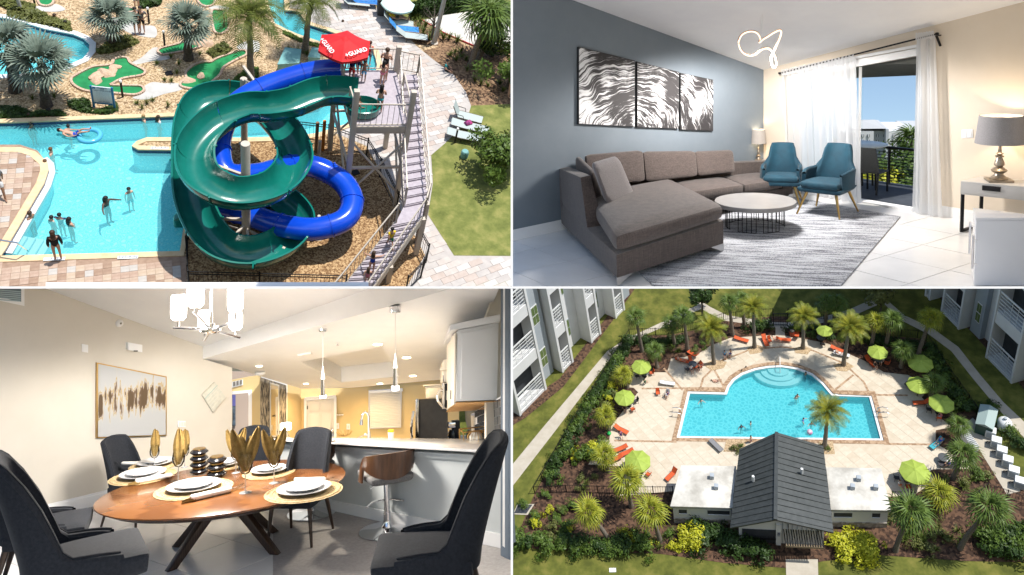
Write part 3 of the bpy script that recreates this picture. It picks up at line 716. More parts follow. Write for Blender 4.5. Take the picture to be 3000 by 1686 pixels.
def lift(p,z):return V((p.x,p.y,z))
leg=.13
bt=[Lr.h(SA,592),Lr.h(SB,747),Lr.h(SC,646)]
SE=SA+wdir*((SC-SB).length*1.02)
SF=SD+cdir*1.25
hSE=bt[0]*.93;hSD=.33;hSF=.33
SG=SE+cdir*1.32
part(sofa,'chaise_base',rbox(B(),[lift(SA,leg),lift(SB,leg),lift(SC,leg),lift(SE,leg)],[lift(SA,bt[0]),lift(SB,bt[1]),lift(SC,bt[2]),lift(SE,bt[0])],r=.06,n=4),m_sofa,smooth=True)
part(sofa,'seat_base',rbox(B(),[lift(SE,leg),lift(SG,leg),lift(SF,leg*.7),lift(SD,leg*.7)],[lift(SE,.42),lift(SG,.42),lift(SF,.28),lift(SD,.28)],r=.06,n=4),m_sofa,smooth=True)
ch=.30
q=[SA+(SB-SA)*.30+fdir*.36,SB-cdir*-.03-fdir*.03,SC+cdir*.04,SE+cdir*.35]
zb=[bt[0]+.01,bt[1]+.005,bt[2]+.005,bt[0]-.02]
part(sofa,'chaise_cushion',rbox(B(),[lift(p,z)for p,z in zip(q,zb)],[lift(p,z+ch)for p,z in zip(q,(zb[0],zb[1],zb[2]-.02,zb[3]-.08))],r=.5,n=10,puff=.09),m_sofa,smooth=True)
pz=Lr.h(SA,492)
PB=SA+(SB-SA)*.56
pb=B();th=fdir*.34
lo0,lo1=lift(SA,bt[0]),lift(PB,Lr.h(PB,680))
hi0,hi1=lift(SA,pz),lift(SA+(SB-SA)*.46,Lr.h(SA+(SB-SA)*.46,519))
part(sofa,'side_back',rbox(B(),[lo0,lo1,lo1+th+cdir*.12,lo0+th],[hi0,hi1,hi1+th*.75,hi0+th*.75],r=.12,n=5),m_sofa,smooth=True)
bz0,bz1=pz*.98,.68
part(sofa,'rear_back',rbox(B(),[lift(SA,.3),lift(SA+cdir*.28,.3),lift(SD+cdir*.28,.2),lift(SD,.2)],[lift(SA,bz0),lift(SA+cdir*.24,bz0),lift(SD+cdir*.24,bz1),lift(SD,bz1)],r=.15,n=4),m_sofa,smooth=True)
aw=wdir*-.34
part(sofa,'arm',rbox(B(),[lift(SD+aw,.1),lift(SF+aw,.1),lift(SF,.1),lift(SD,.1)],[lift(SD+aw,.62),lift(SF+aw,.50),lift(SF,.50),lift(SD,.62)],r=.22,n=5),m_sofa,smooth=True)
S0,S1=SE+cdir*.3,SD+aw+cdir*.3
F0,F1=SG+cdir*.06,SF+aw+cdir*.05
for u0,u1,z0,z1 in((0.0,.56,.42,.36),(.565,1.0,.36,.30)):
 q=[S0.lerp(S1,u0),F0.lerp(F1,u0),F0.lerp(F1,u1),S0.lerp(S1,u1)]
 part(sofa,'seat_cushion',rbox(B(),[lift(p,z)for p,z in zip(q,(z0,z0,z1,z1))],[lift(p,z+.2)for p,z in zip(q,(z0,z0,z1,z1))],r=.35,n=6,puff=.03),m_sofa,smooth=True)
for xl,xr,tlr,trr,blr,brr in((1715,1886,456,442,545,535),(1884,2040,446,444,536,519),(2037,2150,446,441,519,507)):
 def on(x,row,off):
  base=Lr.w(SA+cdir*off,SD+cdir*off,x,row);return base
 bl_,br_=on(xl+10,blr,.62),on(xr+8,brr,.62);tl2,tr2=on(xl,tlr,.34),on(xr,trr,.34)
 k=cdir*-.26
 part(sofa,'back_cushion',rbox(B(),[bl_,br_,br_+k,bl_+k],[tl2,tr2,tr2+k*.55,tl2+k*.55],r=.42,n=8),m_sofa,smooth=True)
q0,q1=SA+fdir*.35+cdir*.35,SA+fdir*.35+cdir*1.5
part(sofa,'back_cushion',rbox(B(),[lift(q0,.6),lift(q1,.62),lift(q1+fdir*.3,.62),lift(q0+fdir*.3,.6)],[lift(q0-fdir*.05,pz+.24),lift(q1-fdir*.05,pz+.12),lift(q1+fdir*.12,pz+.10),lift(q0+fdir*.12,pz+.22)],r=.42,n=8),m_sofa,smooth=True)
m_leg=mat('brushed_steel_leg',(.55,.55,.56),rough=.3,metal=1)
for c_,d1,d2 in((SA,fdir,cdir),(SB,fdir,-cdir),(SC,-fdir,-cdir),(SF,-wdir,-cdir)):
 k=B();k.hexa([c_+V((0,0,.023)),c_+d1*.04+V((0,0,.023)),c_+d1*.04+d2*.03+V((0,0,.023)),c_+d2*.03+V((0,0,.023))],[lift(c_,leg+.01),lift(c_+d1*.34,leg+.01),lift(c_+d1*.34+d2*.04,leg+.01),lift(c_+d2*.04,leg+.01)])
 part(sofa,'leg',k,m_leg)
pc0,pc1,pc2,pc3=[Lr.w(PB+fdir*.7,PB+fdir*.7+(wdir-cdir*.6),x,y)for x,y in((1782,606),(1874,600),(1818,466),(1740,490))]
kk=-cdir*.3+V((0,0,.05))
pil=single(Lr,'throw_pillow','crumpled grey brown throw pillow leaning on the chaise back','pillow',rbox(B(),[pc0,pc1,pc1+kk,pc0+kk],[pc3,pc2,pc2+kk,pc3+kk],r=.46,n=8),mat('crumpled_fabric',(.10,.085,.085),(.20,.175,.175),scale=60,rough=.9,bump=.9,bscale=7,sheen=.3,stretch=(1,1,2)),smooth=True)
m_top=mat('stone_grey_laminate',(.25,.24,.235),(.29,.28,.275),scale=3,rough=.35,coat=.15)
tb=Lr.g(2212,668);th_=Lr.h(tb,588)
t=thing(Lr,'coffee_table','round pale grey coffee table on thin black wire legs','coffee table',(tb.x,tb.y,.022))
rad=115/Lr.ppm(tb)
part(t,'table_top',B().lathe([(rad*.97,th_-.10),(rad,th_-.09),(rad,th_-.035),(rad*.985,th_-.022)],56),m_top,smooth=True)
for ga in(195,255,305,25,75,135):
 g_=B();n_=5
 for k in range(n_):
  a_=radians(ga+(k-2)*9);g_.tube([(rad*.72*cos(a_),rad*.72*sin(a_),0),(rad*.72*cos(a_),rad*.72*sin(a_),th_-.1)],.007,5)
 g_.tube([(rad*.72*cos(radians(ga+k)),rad*.72*sin(radians(ga+k)),.006)for k in range(-18,19,6)],.007,5)
 part(t,'wire_leg',g_,m_black)
m_velvet=mat('blue_velvet',(.0022,.030,.055),(.005,.058,.095),scale=5,rough=.75,sheen=.1,bump=.15,bscale=14,lo=.3,hi=.7)
def armchair(label,loc,rz,sc):
 t=thing(Lr,'armchair',label,'armchair',loc,rz,sc,'blue velvet armchairs')
 sh=B()
 def prof(a):
  k=abs(a);t_=max(0.0,min(1.0,(1.12-k)/.5));t_=t_*t_*(3-2*t_)
  return.15+.30*t_-.06*max(0.0,k-1.6)
 NA=28
 def outer(u,v,off=0.0):
  a=(u-.5)*2*2.15
  rx,ry=.325-off,.30-off
  x=rx*math.copysign(abs(sin(a))**.75,sin(a));y=ry*math.copysign(abs(cos(a))**.75,cos(a))
  h_=.40+prof(a)*1.0;z=.36+(h_-.36+.02)*v
  fl_=1+.10*v*max(0,cos(a));lean=.10*v*v*max(0,cos(a))
  return V((x*(1-.05*v-(.16*v if abs(a)<1.0 else 0)),y*fl_+lean,z))
 ou=[[outer(i/NA,j/6)for j in range(7)]for i in range(NA+1)]
 inn=[[outer(i/NA,j/6,.055)+V((0,0,0))for j in range(7)]for i in range(NA+1)]
 sh.grid(lambda u,v:ou[round(u*NA)][round(v*6)],NA+1,7);k=len(sh.f)
 sh.grid(lambda u,v:inn[round(u*NA)][round(v*6)],NA+1,7)
 for i in range(k,len(sh.f)):sh.f[i]=sh.f[i][::-1]
 def rim(u,v):
  a_,b_=ou[round(u*NA)][6],inn[round(u*NA)][6];m_=(a_+b_)/2;w_=(b_-a_)/2
  return m_-w_*cos(pi*v)+V((0,0,.028*sin(pi*v)))
 sh.grid(rim,NA+1,5)
 for i in(0,NA):
  sh.grid(lambda u,v,i=i:ou[i][round(v*6)].lerp(inn[i][round(v*6)],u),2,7)
 part(t,'shell',sh,m_velvet,smooth=True)
 part(t,'seat_cushion',rbox(B(),[(-.26,-.29,.36),(.26,-.29,.36),(.25,.24,.34),(-.25,.24,.34)],[(-.26,-.29,.46),(.26,-.29,.46),(.25,.24,.44),(-.25,.24,.44)],r=.45,n=8,puff=.03),m_velvet,smooth=True)
 part(t,'seat_base',rbox(B(),[(-.28,-.27,.30),(.28,-.27,.30),(.25,.25,.30),(-.25,.25,.30)],[(-.31,-.28,.37),(.31,-.28,.37),(.29,.28,.37),(-.29,.28,.37)],r=.3,n=5),m_velvet,smooth=True)
 for x,y in((-1,-1),(1,-1),(1,1),(-1,1)):
  part(t,'leg',B().tube([(x*.19,y*.18,.32),(x*.29,y*.29,0)],[.022,.011],10),m_gold,smooth=True)
 return t
q=Lr.g(2424,627);armchair('blue velvet armchair with brass legs nearest the balcony opening',(q.x,q.y,.022),radians(-28),1.42)
q=Lr.g(2289,596);armchair('blue velvet armchair between the small lamp and the other armchair',(q.x,q.y,.022),radians(-4),1.30)
m_shade_d=mat('grey_linen_shade',(.26,.25,.26),(.33,.32,.33),scale=90,rough=.9,bump=.3)
m_shade_p=mat('beige_linen_shade',(.40,.36,.33),(.47,.43,.39),scale=90,rough=.9,bump=.3)
m_antique=mat('antique_silver',(.30,.25,.20),(.42,.37,.31),scale=12,rough=.35,metal=.9,stretch=(1,1,6))
def table_lamp(label,loc,hs,rs,hstand,shade,watt,k=1.0):
 t=thing(Lr,'table_lamp',label,'lamp',loc)
 prof=[(.105,0),(.105,.035),(.085,.045),(.10,.08),(.08,.11),(.05,.16),(.045,.21),(.075,.25),(.085,.29),(.06,.34),(.035,.38),(.055,.43),(.05,.50),(.028,.62),(.045,.64),(.045,.67),(.022,.70),(.04,.73),(.02,.76),(.012,1.0)]
 part(t,'stand',B().lathe([(r_*k,z*hstand)for r_,z in prof],20),m_antique,smooth=True)
 part(t,'foot',B().box((0,0,.02),(.25*k,.25*k,.04)),m_antique,bevel=.005)
 s=B();zt,zb_=hstand+hs,hstand
 s.lathe([(rs,zb_),(rs*.86,zt)],36);s.f=s.f[:-2];s.m=s.m[:-2]
 k0=len(s.f);s.lathe([(rs*.97,zb_),(rs*.83,zt)],36);s.f=s.f[:-2];s.m=s.m[:-2]
 part(t,'lamp_shade',s,shade,smooth=True)
 part(t,'bulb',B().ball((0,0,hstand+hs*.45),.045,10,8),lamp_mat('warm_bulb',(1,.78,.5),40),smooth=True)
 lt=bpy.data.lights.new('lamp_light','POINT');lt.energy=watt;lt.color=(1,.76,.48);lt.shadow_soft_size=.06
 lo_=link(bpy.data.objects.new('lamp_light',lt),t);lo_.location=(0,0,hstand+hs*.55)
con=thing(Lr,'console_table','grey one drawer console table with black metal legs by cream wall','table')
fl_l,fl_r=Lr.g(2809,680),Lr.g(3010,706);bk=cw(2818,cbot(2818));
dpt=nc.normalized()*.62
zt=Lr.h(fl_l,531);zb2=Lr.h(fl_l,570)
q4=[fl_l,fl_r,fl_r+dpt,fl_l+dpt]
m_conso=mat('grey_lacquer',(.47,.46,.45),(.51,.50,.49),scale=2,rough=.35)
part(con,'drawer_box',B().hexa([lift(p,zb2)for p in q4],[lift(p,zt)for p in q4]),m_conso,bevel=.012)
out=-nc.normalized();fd=(fl_r-fl_l).normalized()
part(con,'drawer_front',B().slab([lift(fl_l+fd*.07,zb2+.03),lift(fl_r-fd*.07,zb2+.03),lift(fl_r-fd*.07,zt-.04),lift(fl_l+fd*.07,zt-.04)],out*.012),m_conso,bevel=.003)
mid=fl_l.lerp(fl_r,.47)
part(con,'handle',B().slab([lift(mid-fd*.13,zb2+.11),lift(mid+fd*.13,zb2+.11),lift(mid+fd*.13,zb2+.19),lift(mid-fd*.13,zb2+.19)],out*.03),m_black)
for p in q4:
 part(con,'leg',B().bar(lift(p,.0)+(sum(q4,V())/4-p).normalized()*.04,lift(p,zb2)+(sum(q4,V())/4-p).normalized()*.04,.05),m_black)
part(con,'stretcher',B().bar(lift(q4[0]+fd*.04,.03),lift(q4[3]+fd*.04,.03),.04),m_black)
part(con,'stretcher',B().bar(lift(q4[1]-fd*.04,.03),lift(q4[2]-fd*.04,.03),.04),m_black)
lp=fl_l.lerp(fl_r,.42)+dpt*.5
table_lamp('antique silver lamp with a dark grey shade on the console table',(lp.x,lp.y,zt),.46,.37,Lr.h(lp,420)-zt,m_shade_d,26,1.45)
et=SD+wdir*.02+V((.03,.02,0));et=Lr.g(2222,551)
t=thing(Lr,'end_table','small end table hidden behind the sofa arm in the corner','table',(et.x,et.y,0))
part(t,'top',B().box((0,0,.60),(.36,.36,.04)),m_conso,bevel=.008)
for x in(-.15,.15):
 for y in(-.15,.15):part(t,'leg',B().box((x,y,.29),(.03,.03,.58)),m_black)
table_lamp('small antique silver lamp with beige shade in the corner by the sofa',(et.x,et.y,.62),Lr.h(et,380)-Lr.h(et,420),.17,Lr.h(et,420)-.62,m_shade_p,7,.62)
hD=.95
dq=[Lr.g(2852,609,hD),Lr.g(3060,634,hD),None,None]
_n1=Lr.g(2853,838,.02);_n2=Lr.g(3060,838,.02);dq[3]=V((_n1.x,_n1.y,hD));dq[2]=V((_n2.x,_n2.y,hD))
dz=thing(Lr,'dresser','glossy white dresser with steel bar handles at the right edge','dresser')
low=[V((p.x,p.y,.02))for p in dq]
m_gloss=mat('white_gloss_laminate',(.82,.82,.84),(.84,.84,.86),scale=2,rough=.2)
part(dz,'carcass',B().hexa(low,[V((p.x,p.y,hD-.04))for p in dq]),m_gloss,bevel=.008)
cen=sum(dq,V())/4
part(dz,'top',B().hexa([V((cen.x+(p.x-cen.x)*1.012,cen.y+(p.y-cen.y)*1.006,hD-.038))for p in dq],[V((cen.x+(p.x-cen.x)*1.012,cen.y+(p.y-cen.y)*1.006,hD))for p in dq]),m_gloss,bevel=.006)
ld=(dq[3]-dq[0]).normalized();lout=V((ld.y,-ld.x,0));lout=-lout if lout.x>0 else lout
for s0,z in((.35,.60),(1.1,.60)):
 a_=V((dq[0].x,dq[0].y,0))+ld*s0+lout*.05
 part(dz,'bar_handle',B().tube([lift(a_,z-.22),lift(a_,z+.22)],.014,10).tube([lift(a_,z-.16),lift(a_-lout*.05,z-.16)],.008,6).tube([lift(a_,z+.16),lift(a_-lout*.05,z+.16)],.008,6),m_chrome,smooth=True)
sw=[cw(2818,406),cw(2851,404),cw(2851,379),cw(2818,381)]
t=thing(Lr,'light_switch','white two rocker switch plate left of the large lamp','switch')
part(t,'plate',B().slab(sw,out*.012),m_white,bevel=.002)
cs=sum(sw,V())/4
for u0 in(.12,.54):
 q=[sw[0].lerp(sw[1],u0),sw[0].lerp(sw[1],u0+.34),sw[3].lerp(sw[2],u0+.34),sw[3].lerp(sw[2],u0)];c_=sum(q,V())/4
 part(t,'rocker',B().slab([c_+(p-c_)*V((1,1,1)).x*.82+out*.0125 for p in q],out*.006),m_gloss)
lpx=[(2280,430),(2292,385),(2325,345),(2380,322),(2435,322),(2478,348),(2500,395),(2489,432),(2530,398),(2576,370),(2630,335),(2690,308),(2708,325),(2700,370),(2668,450),(2632,530),(2606,600),(2622,668),(2650,684),(2662,640),(2645,570),(2612,515),(2570,490),(2520,500),(2470,535),(2430,560),(2385,564),(2330,540),(2292,488)]
lpx=zp(1500,0,lpx);base=Lr.g(2215,640)
nrm=V((0,1,0))
loop=[]
for i,(x,y)in enumerate(lpx):
 q=Lr.w(base,base+V((1,.12,0)),x,y);d_=.16*sin(i/len(lpx)*4*pi);loop.append(q+(q-Lr.C).normalized()*d_)
loop=[V(p)for p in smooth_poly([tuple(p)for p in loop],4)]
pen=thing(Lr,'pendant_light','glowing ribbon shaped loop pendant hanging from the white ceiling','pendant light')
part(pen,'light_strip',B().tube(loop,.015,8,closed=True,flat=.6),lamp_mat('led_strip',(1,.80,.60),1.3),smooth=True)
part(pen,'metal_back',B().tube([p+V((0,.016,.014))for p in loop],.019,8,closed=True,flat=.6),mat('rose_gold_band',(.55,.36,.26),rough=.35,metal=.8),smooth=True)
cz=lambda q:p0.z-(nn.x*(q.x-p0.x)+nn.y*(q.y-p0.y))/nn.z
for i in(24,92):
 q=loop[i%len(loop)];part(pen,'wire',B().tube([q,(q.x,q.y,cz(q))],.004,5),m_white)
pl_=bpy.data.lights.new('pendant_glow','SPOT');pl_.energy=720;pl_.color=(1,.95,.90);pl_.shadow_soft_size=.3;pl_.spot_size=radians(178);pl_.spot_blend=.3
c_=sum(loop,V())/len(loop);link(bpy.data.objects.new('pendant_glow',pl_),pen).location=c_+V((0,-.05,-.12))
bo=nc.normalized()
bfl=[cw(XL-60,cbot(XL-60))+bo*.165,cw(2780,cbot(2780))+bo*.165]
DB=2.1
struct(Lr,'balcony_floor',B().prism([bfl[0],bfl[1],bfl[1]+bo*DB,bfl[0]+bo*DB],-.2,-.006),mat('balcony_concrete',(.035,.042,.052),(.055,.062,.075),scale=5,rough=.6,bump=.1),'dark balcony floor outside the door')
zs_=cw(2520,dtop(2520)).z+.0
so=[bfl[0],bfl[1],bfl[1]+bo*DB,bfl[0]+bo*DB]
s0_=Lr.w(bfl[0]+bo*DB,bfl[1]+bo*DB,2520,232).z
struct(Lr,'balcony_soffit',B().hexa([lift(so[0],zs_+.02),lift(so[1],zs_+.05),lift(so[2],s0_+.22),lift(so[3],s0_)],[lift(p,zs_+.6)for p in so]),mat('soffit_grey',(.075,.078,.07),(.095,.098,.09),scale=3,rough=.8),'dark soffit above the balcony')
ral=thing(Lr,'balcony_railing','black balcony railing with horizontal cables','railing')
e0,e1=bfl[0]+bo*(DB-.08),bfl[1]+bo*(DB-.08)
rt=Lr.w(e0,e1,2600,432).z
part(ral,'top_rail',B().bar(lift(e0,rt),lift(e1,rt),.06,.05),m_black)
for u in(.0,.33,.62,1.0):
 p=e0.lerp(e1,u);part(ral,'post',B().bar(lift(p,-.006),lift(p,rt),.055),m_black)
for k in range(10):
 z=.06+(rt-.1)*k/10;part(ral,'cable',B().bar(lift(e0,z),lift(e1,z),.014,.016),m_black)
bt_=thing(Lr,'patio_table','glass topped patio table on the balcony','table',tuple(Lr.w(bfl[0]+bo*1.1,bfl[1]+bo*1.1,2515,500)*1.0)[:2]+(0,))
part(bt_,'top',B().lathe([(.55,.93),(.58,.945),(.58,.965),(.55,.975)],28),mat('frosted_glass_top',(.55,.58,.56),rough=.2),smooth=True)
for a_ in(40,140,220,320):part(bt_,'leg',B().tube([(.42*cos(radians(a_)),.42*sin(radians(a_)),0),(.38*cos(radians(a_)),.38*sin(radians(a_)),.93)],.022,8),m_black)
m_sling=mat('dark_sling_fabric',(.05,.05,.05),(.075,.073,.07),scale=60,rough=.7)
def patio_chair(label,loc,rz,sc):
 t=thing(Lr,'patio_chair',label,'chair',loc,rz,sc)
 part(t,'seat',B().hexa([(-.23,-.24,.43),(.23,-.24,.43),(.23,.22,.43),(-.23,.22,.43)],[(-.23,-.24,.47),(.23,-.24,.47),(.23,.22,.46),(-.23,.22,.46)]),m_sling,bevel=.01)
 part(t,'backrest',B().hexa([(-.23,.2,.46),(.23,.2,.46),(.23,.24,.46),(-.23,.24,.46)],[(-.22,.36,1.0),(.22,.36,1.0),(.22,.40,1.0),(-.22,.40,1.0)]),m_sling,bevel=.01)
 for x in(-.21,.21):
  part(t,'leg',B().bar((x,-.22,.44),(x,-.24,0),.032),m_black);part(t,'leg',B().bar((x,.22,.46),(x,.30,0),.032),m_black)
 return t
_q=Lr.w(bfl[0]+bo*.9,bfl[1]+bo*.9,2556,560);patio_chair('dark patio chair pulled up to the balcony table',(_q.x,_q.y,0),radians(150),1.0)
_q=Lr.w(bfl[0]+bo*1.6,bfl[1]+bo*1.6,2522,500);patio_chair('dark patio chair behind the balcony table, half hidden by curtain',(_q.x,_q.y,0),radians(40),1.1)
KF=2.7
far=lambda x,y,dy=0.0:Lr.w(V((0,152+dy*KF,0)),V((1,152+dy*KF,0)),x,y)
gz=far(2600,486).z
struct(Lr,'lawn_outside',B().sheet([far(2440,470,-20),far(2790,470,-20),far(2790,470,20),far(2440,470,20)],gz-1.6),mat('far_lawn',(.06,.10,.02),(.13,.15,.04),scale=.4,rough=.95),'green ground beyond the balcony')
m_fw=mat('far_white_render',(.62,.63,.64),(.68,.69,.70),scale=.5,rough=.8);m_fg=mat('far_grey_render',(.46,.48,.51),(.50,.52,.55),scale=.5,rough=.8)
m_win=mat('dark_window_glass',(.07,.085,.10),rough=.12);m_roofw=mat('pale_roof',(.45,.46,.47),rough=.7)
apt=thing(Lr,'apartment_building','white apartment block seen through the balcony opening','building')
def far_block(x0,x1,top,dy,m,depth=16):
 a_,b_=far(x0,top,dy),far(x1,top,dy)
 part(apt,'wall',B().hexa([(a_.x,a_.y,gz-1.6),(b_.x,a_.y,gz-1.6),(b_.x,a_.y+depth,gz-1.6),(a_.x,a_.y+depth,gz-1.6)],[(a_.x,a_.y,a_.z),(b_.x,a_.y,a_.z),(b_.x,a_.y+depth,a_.z),(a_.x,a_.y+depth,a_.z)]),m)
 return a_.y
for x0,x1,top,dy,m,wins in((2470,2560,386,0,m_fw,(2524,2541)),(2556,2604,384,.6,m_fg,(2567,2588)),(2596,2604,379,-.4,m_fg,()),(2604,2672,385,.3,m_fw,(2615,2634,2650)),(2660,2730,381,1.2,m_fg,(2675,2688))):
 y_=far_block(x0,x1,top,dy,m)
 for wx in wins:
  for row in(394,410,425):
   q=[far(wx,row+8,dy),far(wx+7,row+8,dy),far(wx+7,row,dy),far(wx,row,dy)]
   w_=part(apt,'window',B().slab(q,V((0,-.16,0))),m_win);c_=sum(q,V())/4
   part(w_,'mullion',B().slab([V((c_.x-.12,c_.y-.17,q[0].z)),V((c_.x+.12,c_.y-.17,q[0].z)),V((c_.x+.12,c_.y-.17,q[2].z)),V((c_.x-.12,c_.y-.17,q[2].z))],V((0,-.02,0))),m_fw)
a_,b_=far(2512,378),far(2566,378)
part(apt,'penthouse',B().hexa([(a_.x+1,a_.y+2,a_.z-2.6),(b_.x-1,a_.y+2,a_.z-2.6),(b_.x-1,a_.y+14,a_.z-2.6),(a_.x+1,a_.y+14,a_.z-2.6)],[(a_.x+1,a_.y+2,a_.z),(b_.x-1,a_.y+2,a_.z),(b_.x-1,a_.y+14,a_.z),(a_.x+1,a_.y+14,a_.z)]),m_fg)
ap=far(2541,368)
part(apt,'roof',B().add([(a_.x-1.2,a_.y,a_.z),(b_.x+1.8,a_.y,a_.z),(b_.x+1.8,a_.y+16,a_.z),(a_.x-1.2,a_.y+16,a_.z),(ap.x,a_.y+8,ap.z)],[(0,1,4),(1,2,4),(2,3,4),(3,0,4),(3,2,1,0)]),m_roofw)
for i,(x,row,dy,top,rx,mm)in enumerate(((2570,520,-12,478,1.3,m_bush_g),(2625,528,-14,462,1.5,m_bush_g),(2664,520,-11,448,1.5,m_bush_g),(2535,530,-9,486,1.2,m_bush_o),(2650,535,-16,484,1.1,m_bush_g),(2590,535,-16,494,.9,m_bush_y),(2700,520,-10,440,1.8,m_bush_g))):
 p=far(x,row,dy);tz=far(x,top,dy).z
 broad_tree(Lr,(p.x,p.y,gz-1.6),tz-gz+1.6,rx*KF,(tz-gz)*.42,['low leafy tree behind the balcony chair','sunlit leafy tree left of the railing post','tall leafy tree at the right of the balcony view','olive tree half behind the sheer curtain','small bright tree right of the railing post','yellow green bush seen low between the cables','dense tree at the right edge of the opening'][i],mm,30+i,1500,.40,trunk=.3)
p=far(2672,470,-6);palm(Lr,(p.x,p.y,gz-1.6),'fan',far(2672,418,-6).z-gz+1.6,2.2,'fan palm in front of the white apartment block',3,trunk_r=.4)
D=DINING
from mathutils.geometry import tessellate_polygon
def colpt(px,Y,row=1266):
 d=D.lray(px,row);return D.C+d*((Y-D.C.y)/d.y)
def plane3(a,b,c):n=(b-a).cross(c-a).normalized();return a,n
def rp(px,py,pl):d=D.lray(px,py);return D.C+d*(pl[1].dot(pl[0]-D.C)/pl[1].dot(d))
def wq(a,b,pts):return[D.w(a,b,x,y)for x,y in pts]
def dep(Y,pts):
 return[colpt(x,Y,y)for x,y in pts]
m_cream2=mat('dining_wall_paint',(.60,.56,.49),(.64,.60,.53),scale=1.0,rough=.8,bump=.1,bscale=60)
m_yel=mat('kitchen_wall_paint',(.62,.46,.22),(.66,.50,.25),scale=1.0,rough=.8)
m_pan=mat('pale_blue_grey_paint',(.52,.55,.555),(.55,.58,.585),scale=1.5,rough=.7)
lw0,lw1=D.g(-12,1554),D.g(680,1382)
LWp=lambda x,y:D.w(lw0,lw1,x,y)
lo_=V((-(lw1.y-lw0.y),lw1.x-lw0.x,0)).normalized()
pn0,pn1=D.g(800,1456),D.g(1478,1606.5)
PNp=lambda x,y:D.w(pn0,pn1,x,y)
pin=V((-(pn1.y-pn0.y),pn1.x-pn0.x,0)).normalized();pin=pin if pin.y>0 else-pin
struct(D,'wall_dining_left',B().slab([LWp(-12,1554),LWp(680,1382),LWp(680,1078),LWp(594,1052),LWp(594,1016),LWp(134,846.5),LWp(-12,846.5)],lo_*.2),m_cream2,'cream dining room wall with the gold framed painting')
so1=colpt(1400,-3.2);sa=LWp(594,1040)
SOp=lambda x,y:D.w(sa,so1,x,y)
KB=(V((0,6.0,0)),V((1,5.9,0)))
kbp=lambda x,y:D.w(*KB,x,y)
kp=plane3(LWp(594,1052),SOp(1318,847),kbp(1030,1137))
hp=plane3(LWp(160,856),LWp(594,1016),SOp(1070,850))
K=lambda x,y:rp(x,y,kp)
upc=V((0,0,.1))
struct(D,'ceiling_dining',B().slab([rp(*q,hp)for q in((594,1016),(134,846.5),(1080,846.5))],upc),m_ceil,'white ceiling over the dining table')
struct(D,'soffit_beam',B().slab([SOp(594,1016),SOp(594,1052),SOp(1319,846.5),SOp(1081,846.5)],V((.05,.12,0))),m_ceil,'white dropped beam between dining room and kitchen')
outer=[(594,1052),(1319,846.5),(1462,846.5),(1428,925),(1330,1090),(1300,1112),(1289,1113),(1030,1137),(881,1139),(846,1128),(762,1103),(680,1078)]
hole=zp(750,844,[(450,745),(1270,590),(1440,890),(860,950)])
oo=[K(*q)for q in outer];hh=[K(*q)for q in hole]
tri=tessellate_polygon([oo,hh]);cb_=B();al=oo+hh
cb_.add(al,[t for t in tri]);
kn=kp[1]if kp[1].z>0 else-kp[1]
struct(D,'ceiling_kitchen',cb_,m_ceil,'kitchen ceiling with a recessed tray')
tray=B();rise=V((0,0,.34));th_=[p+rise for p in hh]
for i in range(4):tray.quad(hh[i],hh[(i+1)%4],th_[(i+1)%4],th_[i])
tray.add(th_,[(0,1,2,3)]);struct(D,'ceiling_tray',tray,m_ceil,'recessed tray in the kitchen ceiling')
fr=[D.g(-900,3600),D.g(1496,3600),D.g(1496,1700),pn1+pin*.2,pn0+pin*.2,colpt(800,3.0),colpt(672,4.5),lw1+lo_*.2,LWp(-12,1554)+lo_*.2]
fr=[V((p.x,p.y,0))for p in fr]
struct(D,'floor',B().sheet(fr,-.004),m_grout,'tiled floor of the dining room')
struct(D,'kitchen_floor',B().sheet([(p.x,p.y)for p in(pn0.lerp(pn1,.55)+pin*.3,colpt(1360,6.6),colpt(560,9.0),colpt(560,4.0),pn0+pin*.3)],-1.5),m_tile,'kitchen floor behind the breakfast bar')
dfloor=[o for o in COL.objects if o.name.startswith('floor')and o.type=='MESH'and o.get('label')=='tiled floor of the dining room'][0]
u_=(pn1-pn0).normalized();v_=V((-u_.y,u_.x,0))
tiles(D,dfloor,[D.g(-900,3500),D.g(1495,3500),D.g(1495,1700),V((pn1.x,pn1.y,0)),V((pn0.x,pn0.y,0)),V((*colpt(800,2.9).xy,0)),LWp(680,1382),LWp(-12,1554)],D.g(850,1520),u_,v_,1.0,1.0,.007,m_tile)
p,q=LWp(-12,1554),LWp(680,1382)
sk=B().slab([p,q,q+V((0,0,.17)),p+V((0,0,.17))],-lo_*.025);sk.slab([p+V((0,0,.17)),q+V((0,0,.17)),q+V((0,0,.2)),p+V((0,0,.2))],-lo_*.013)
struct(D,'skirting',sk,m_white)
def wallseg(name,x0,Y0,x1,Y1,top0,top1,m,bot=1420,label=None,th=.12):
 a,b=colpt(x0,Y0),colpt(x1,Y1);q=[D.w(a,b,x0,bot),D.w(a,b,x1,bot),D.w(a,b,x1,top1),D.w(a,b,x0,top0)]
 struct(D,name,B().slab(q,V((0,th,0))),m,label);return lambda x,y,d=0.0:D.w(a,b,x,y)-V((0,d,0))
hallw=B()
ha,hb=colpt(664,4.6),colpt(765,4.2);HW=lambda x,y,d=0.0:D.w(ha,hb,x,y)-V((0,d,0))
for q in([(664,1420),(680,1420),(680,1115),(664,1118)],[(680,1150),(733,1147),(733,1105),(680,1115)],[(733,1420),(765,1420),(765,1101),(733,1105)]):
 hallw.slab([HW(*k)for k in q],V((0,.12,0)))
struct(D,'wall_hall',hallw,m_yel,'yellow lit hall wall with a doorway')
MW=wallseg('wall_mirror',762,4.2,842,5.4,1102,1127,m_white,label='white framed wall carrying the mirror')
SWl=wallseg('wall_entry_side',842,5.4,884,6.0,1127,1140,m_yel,label='yellow lit wall beside the entry door')
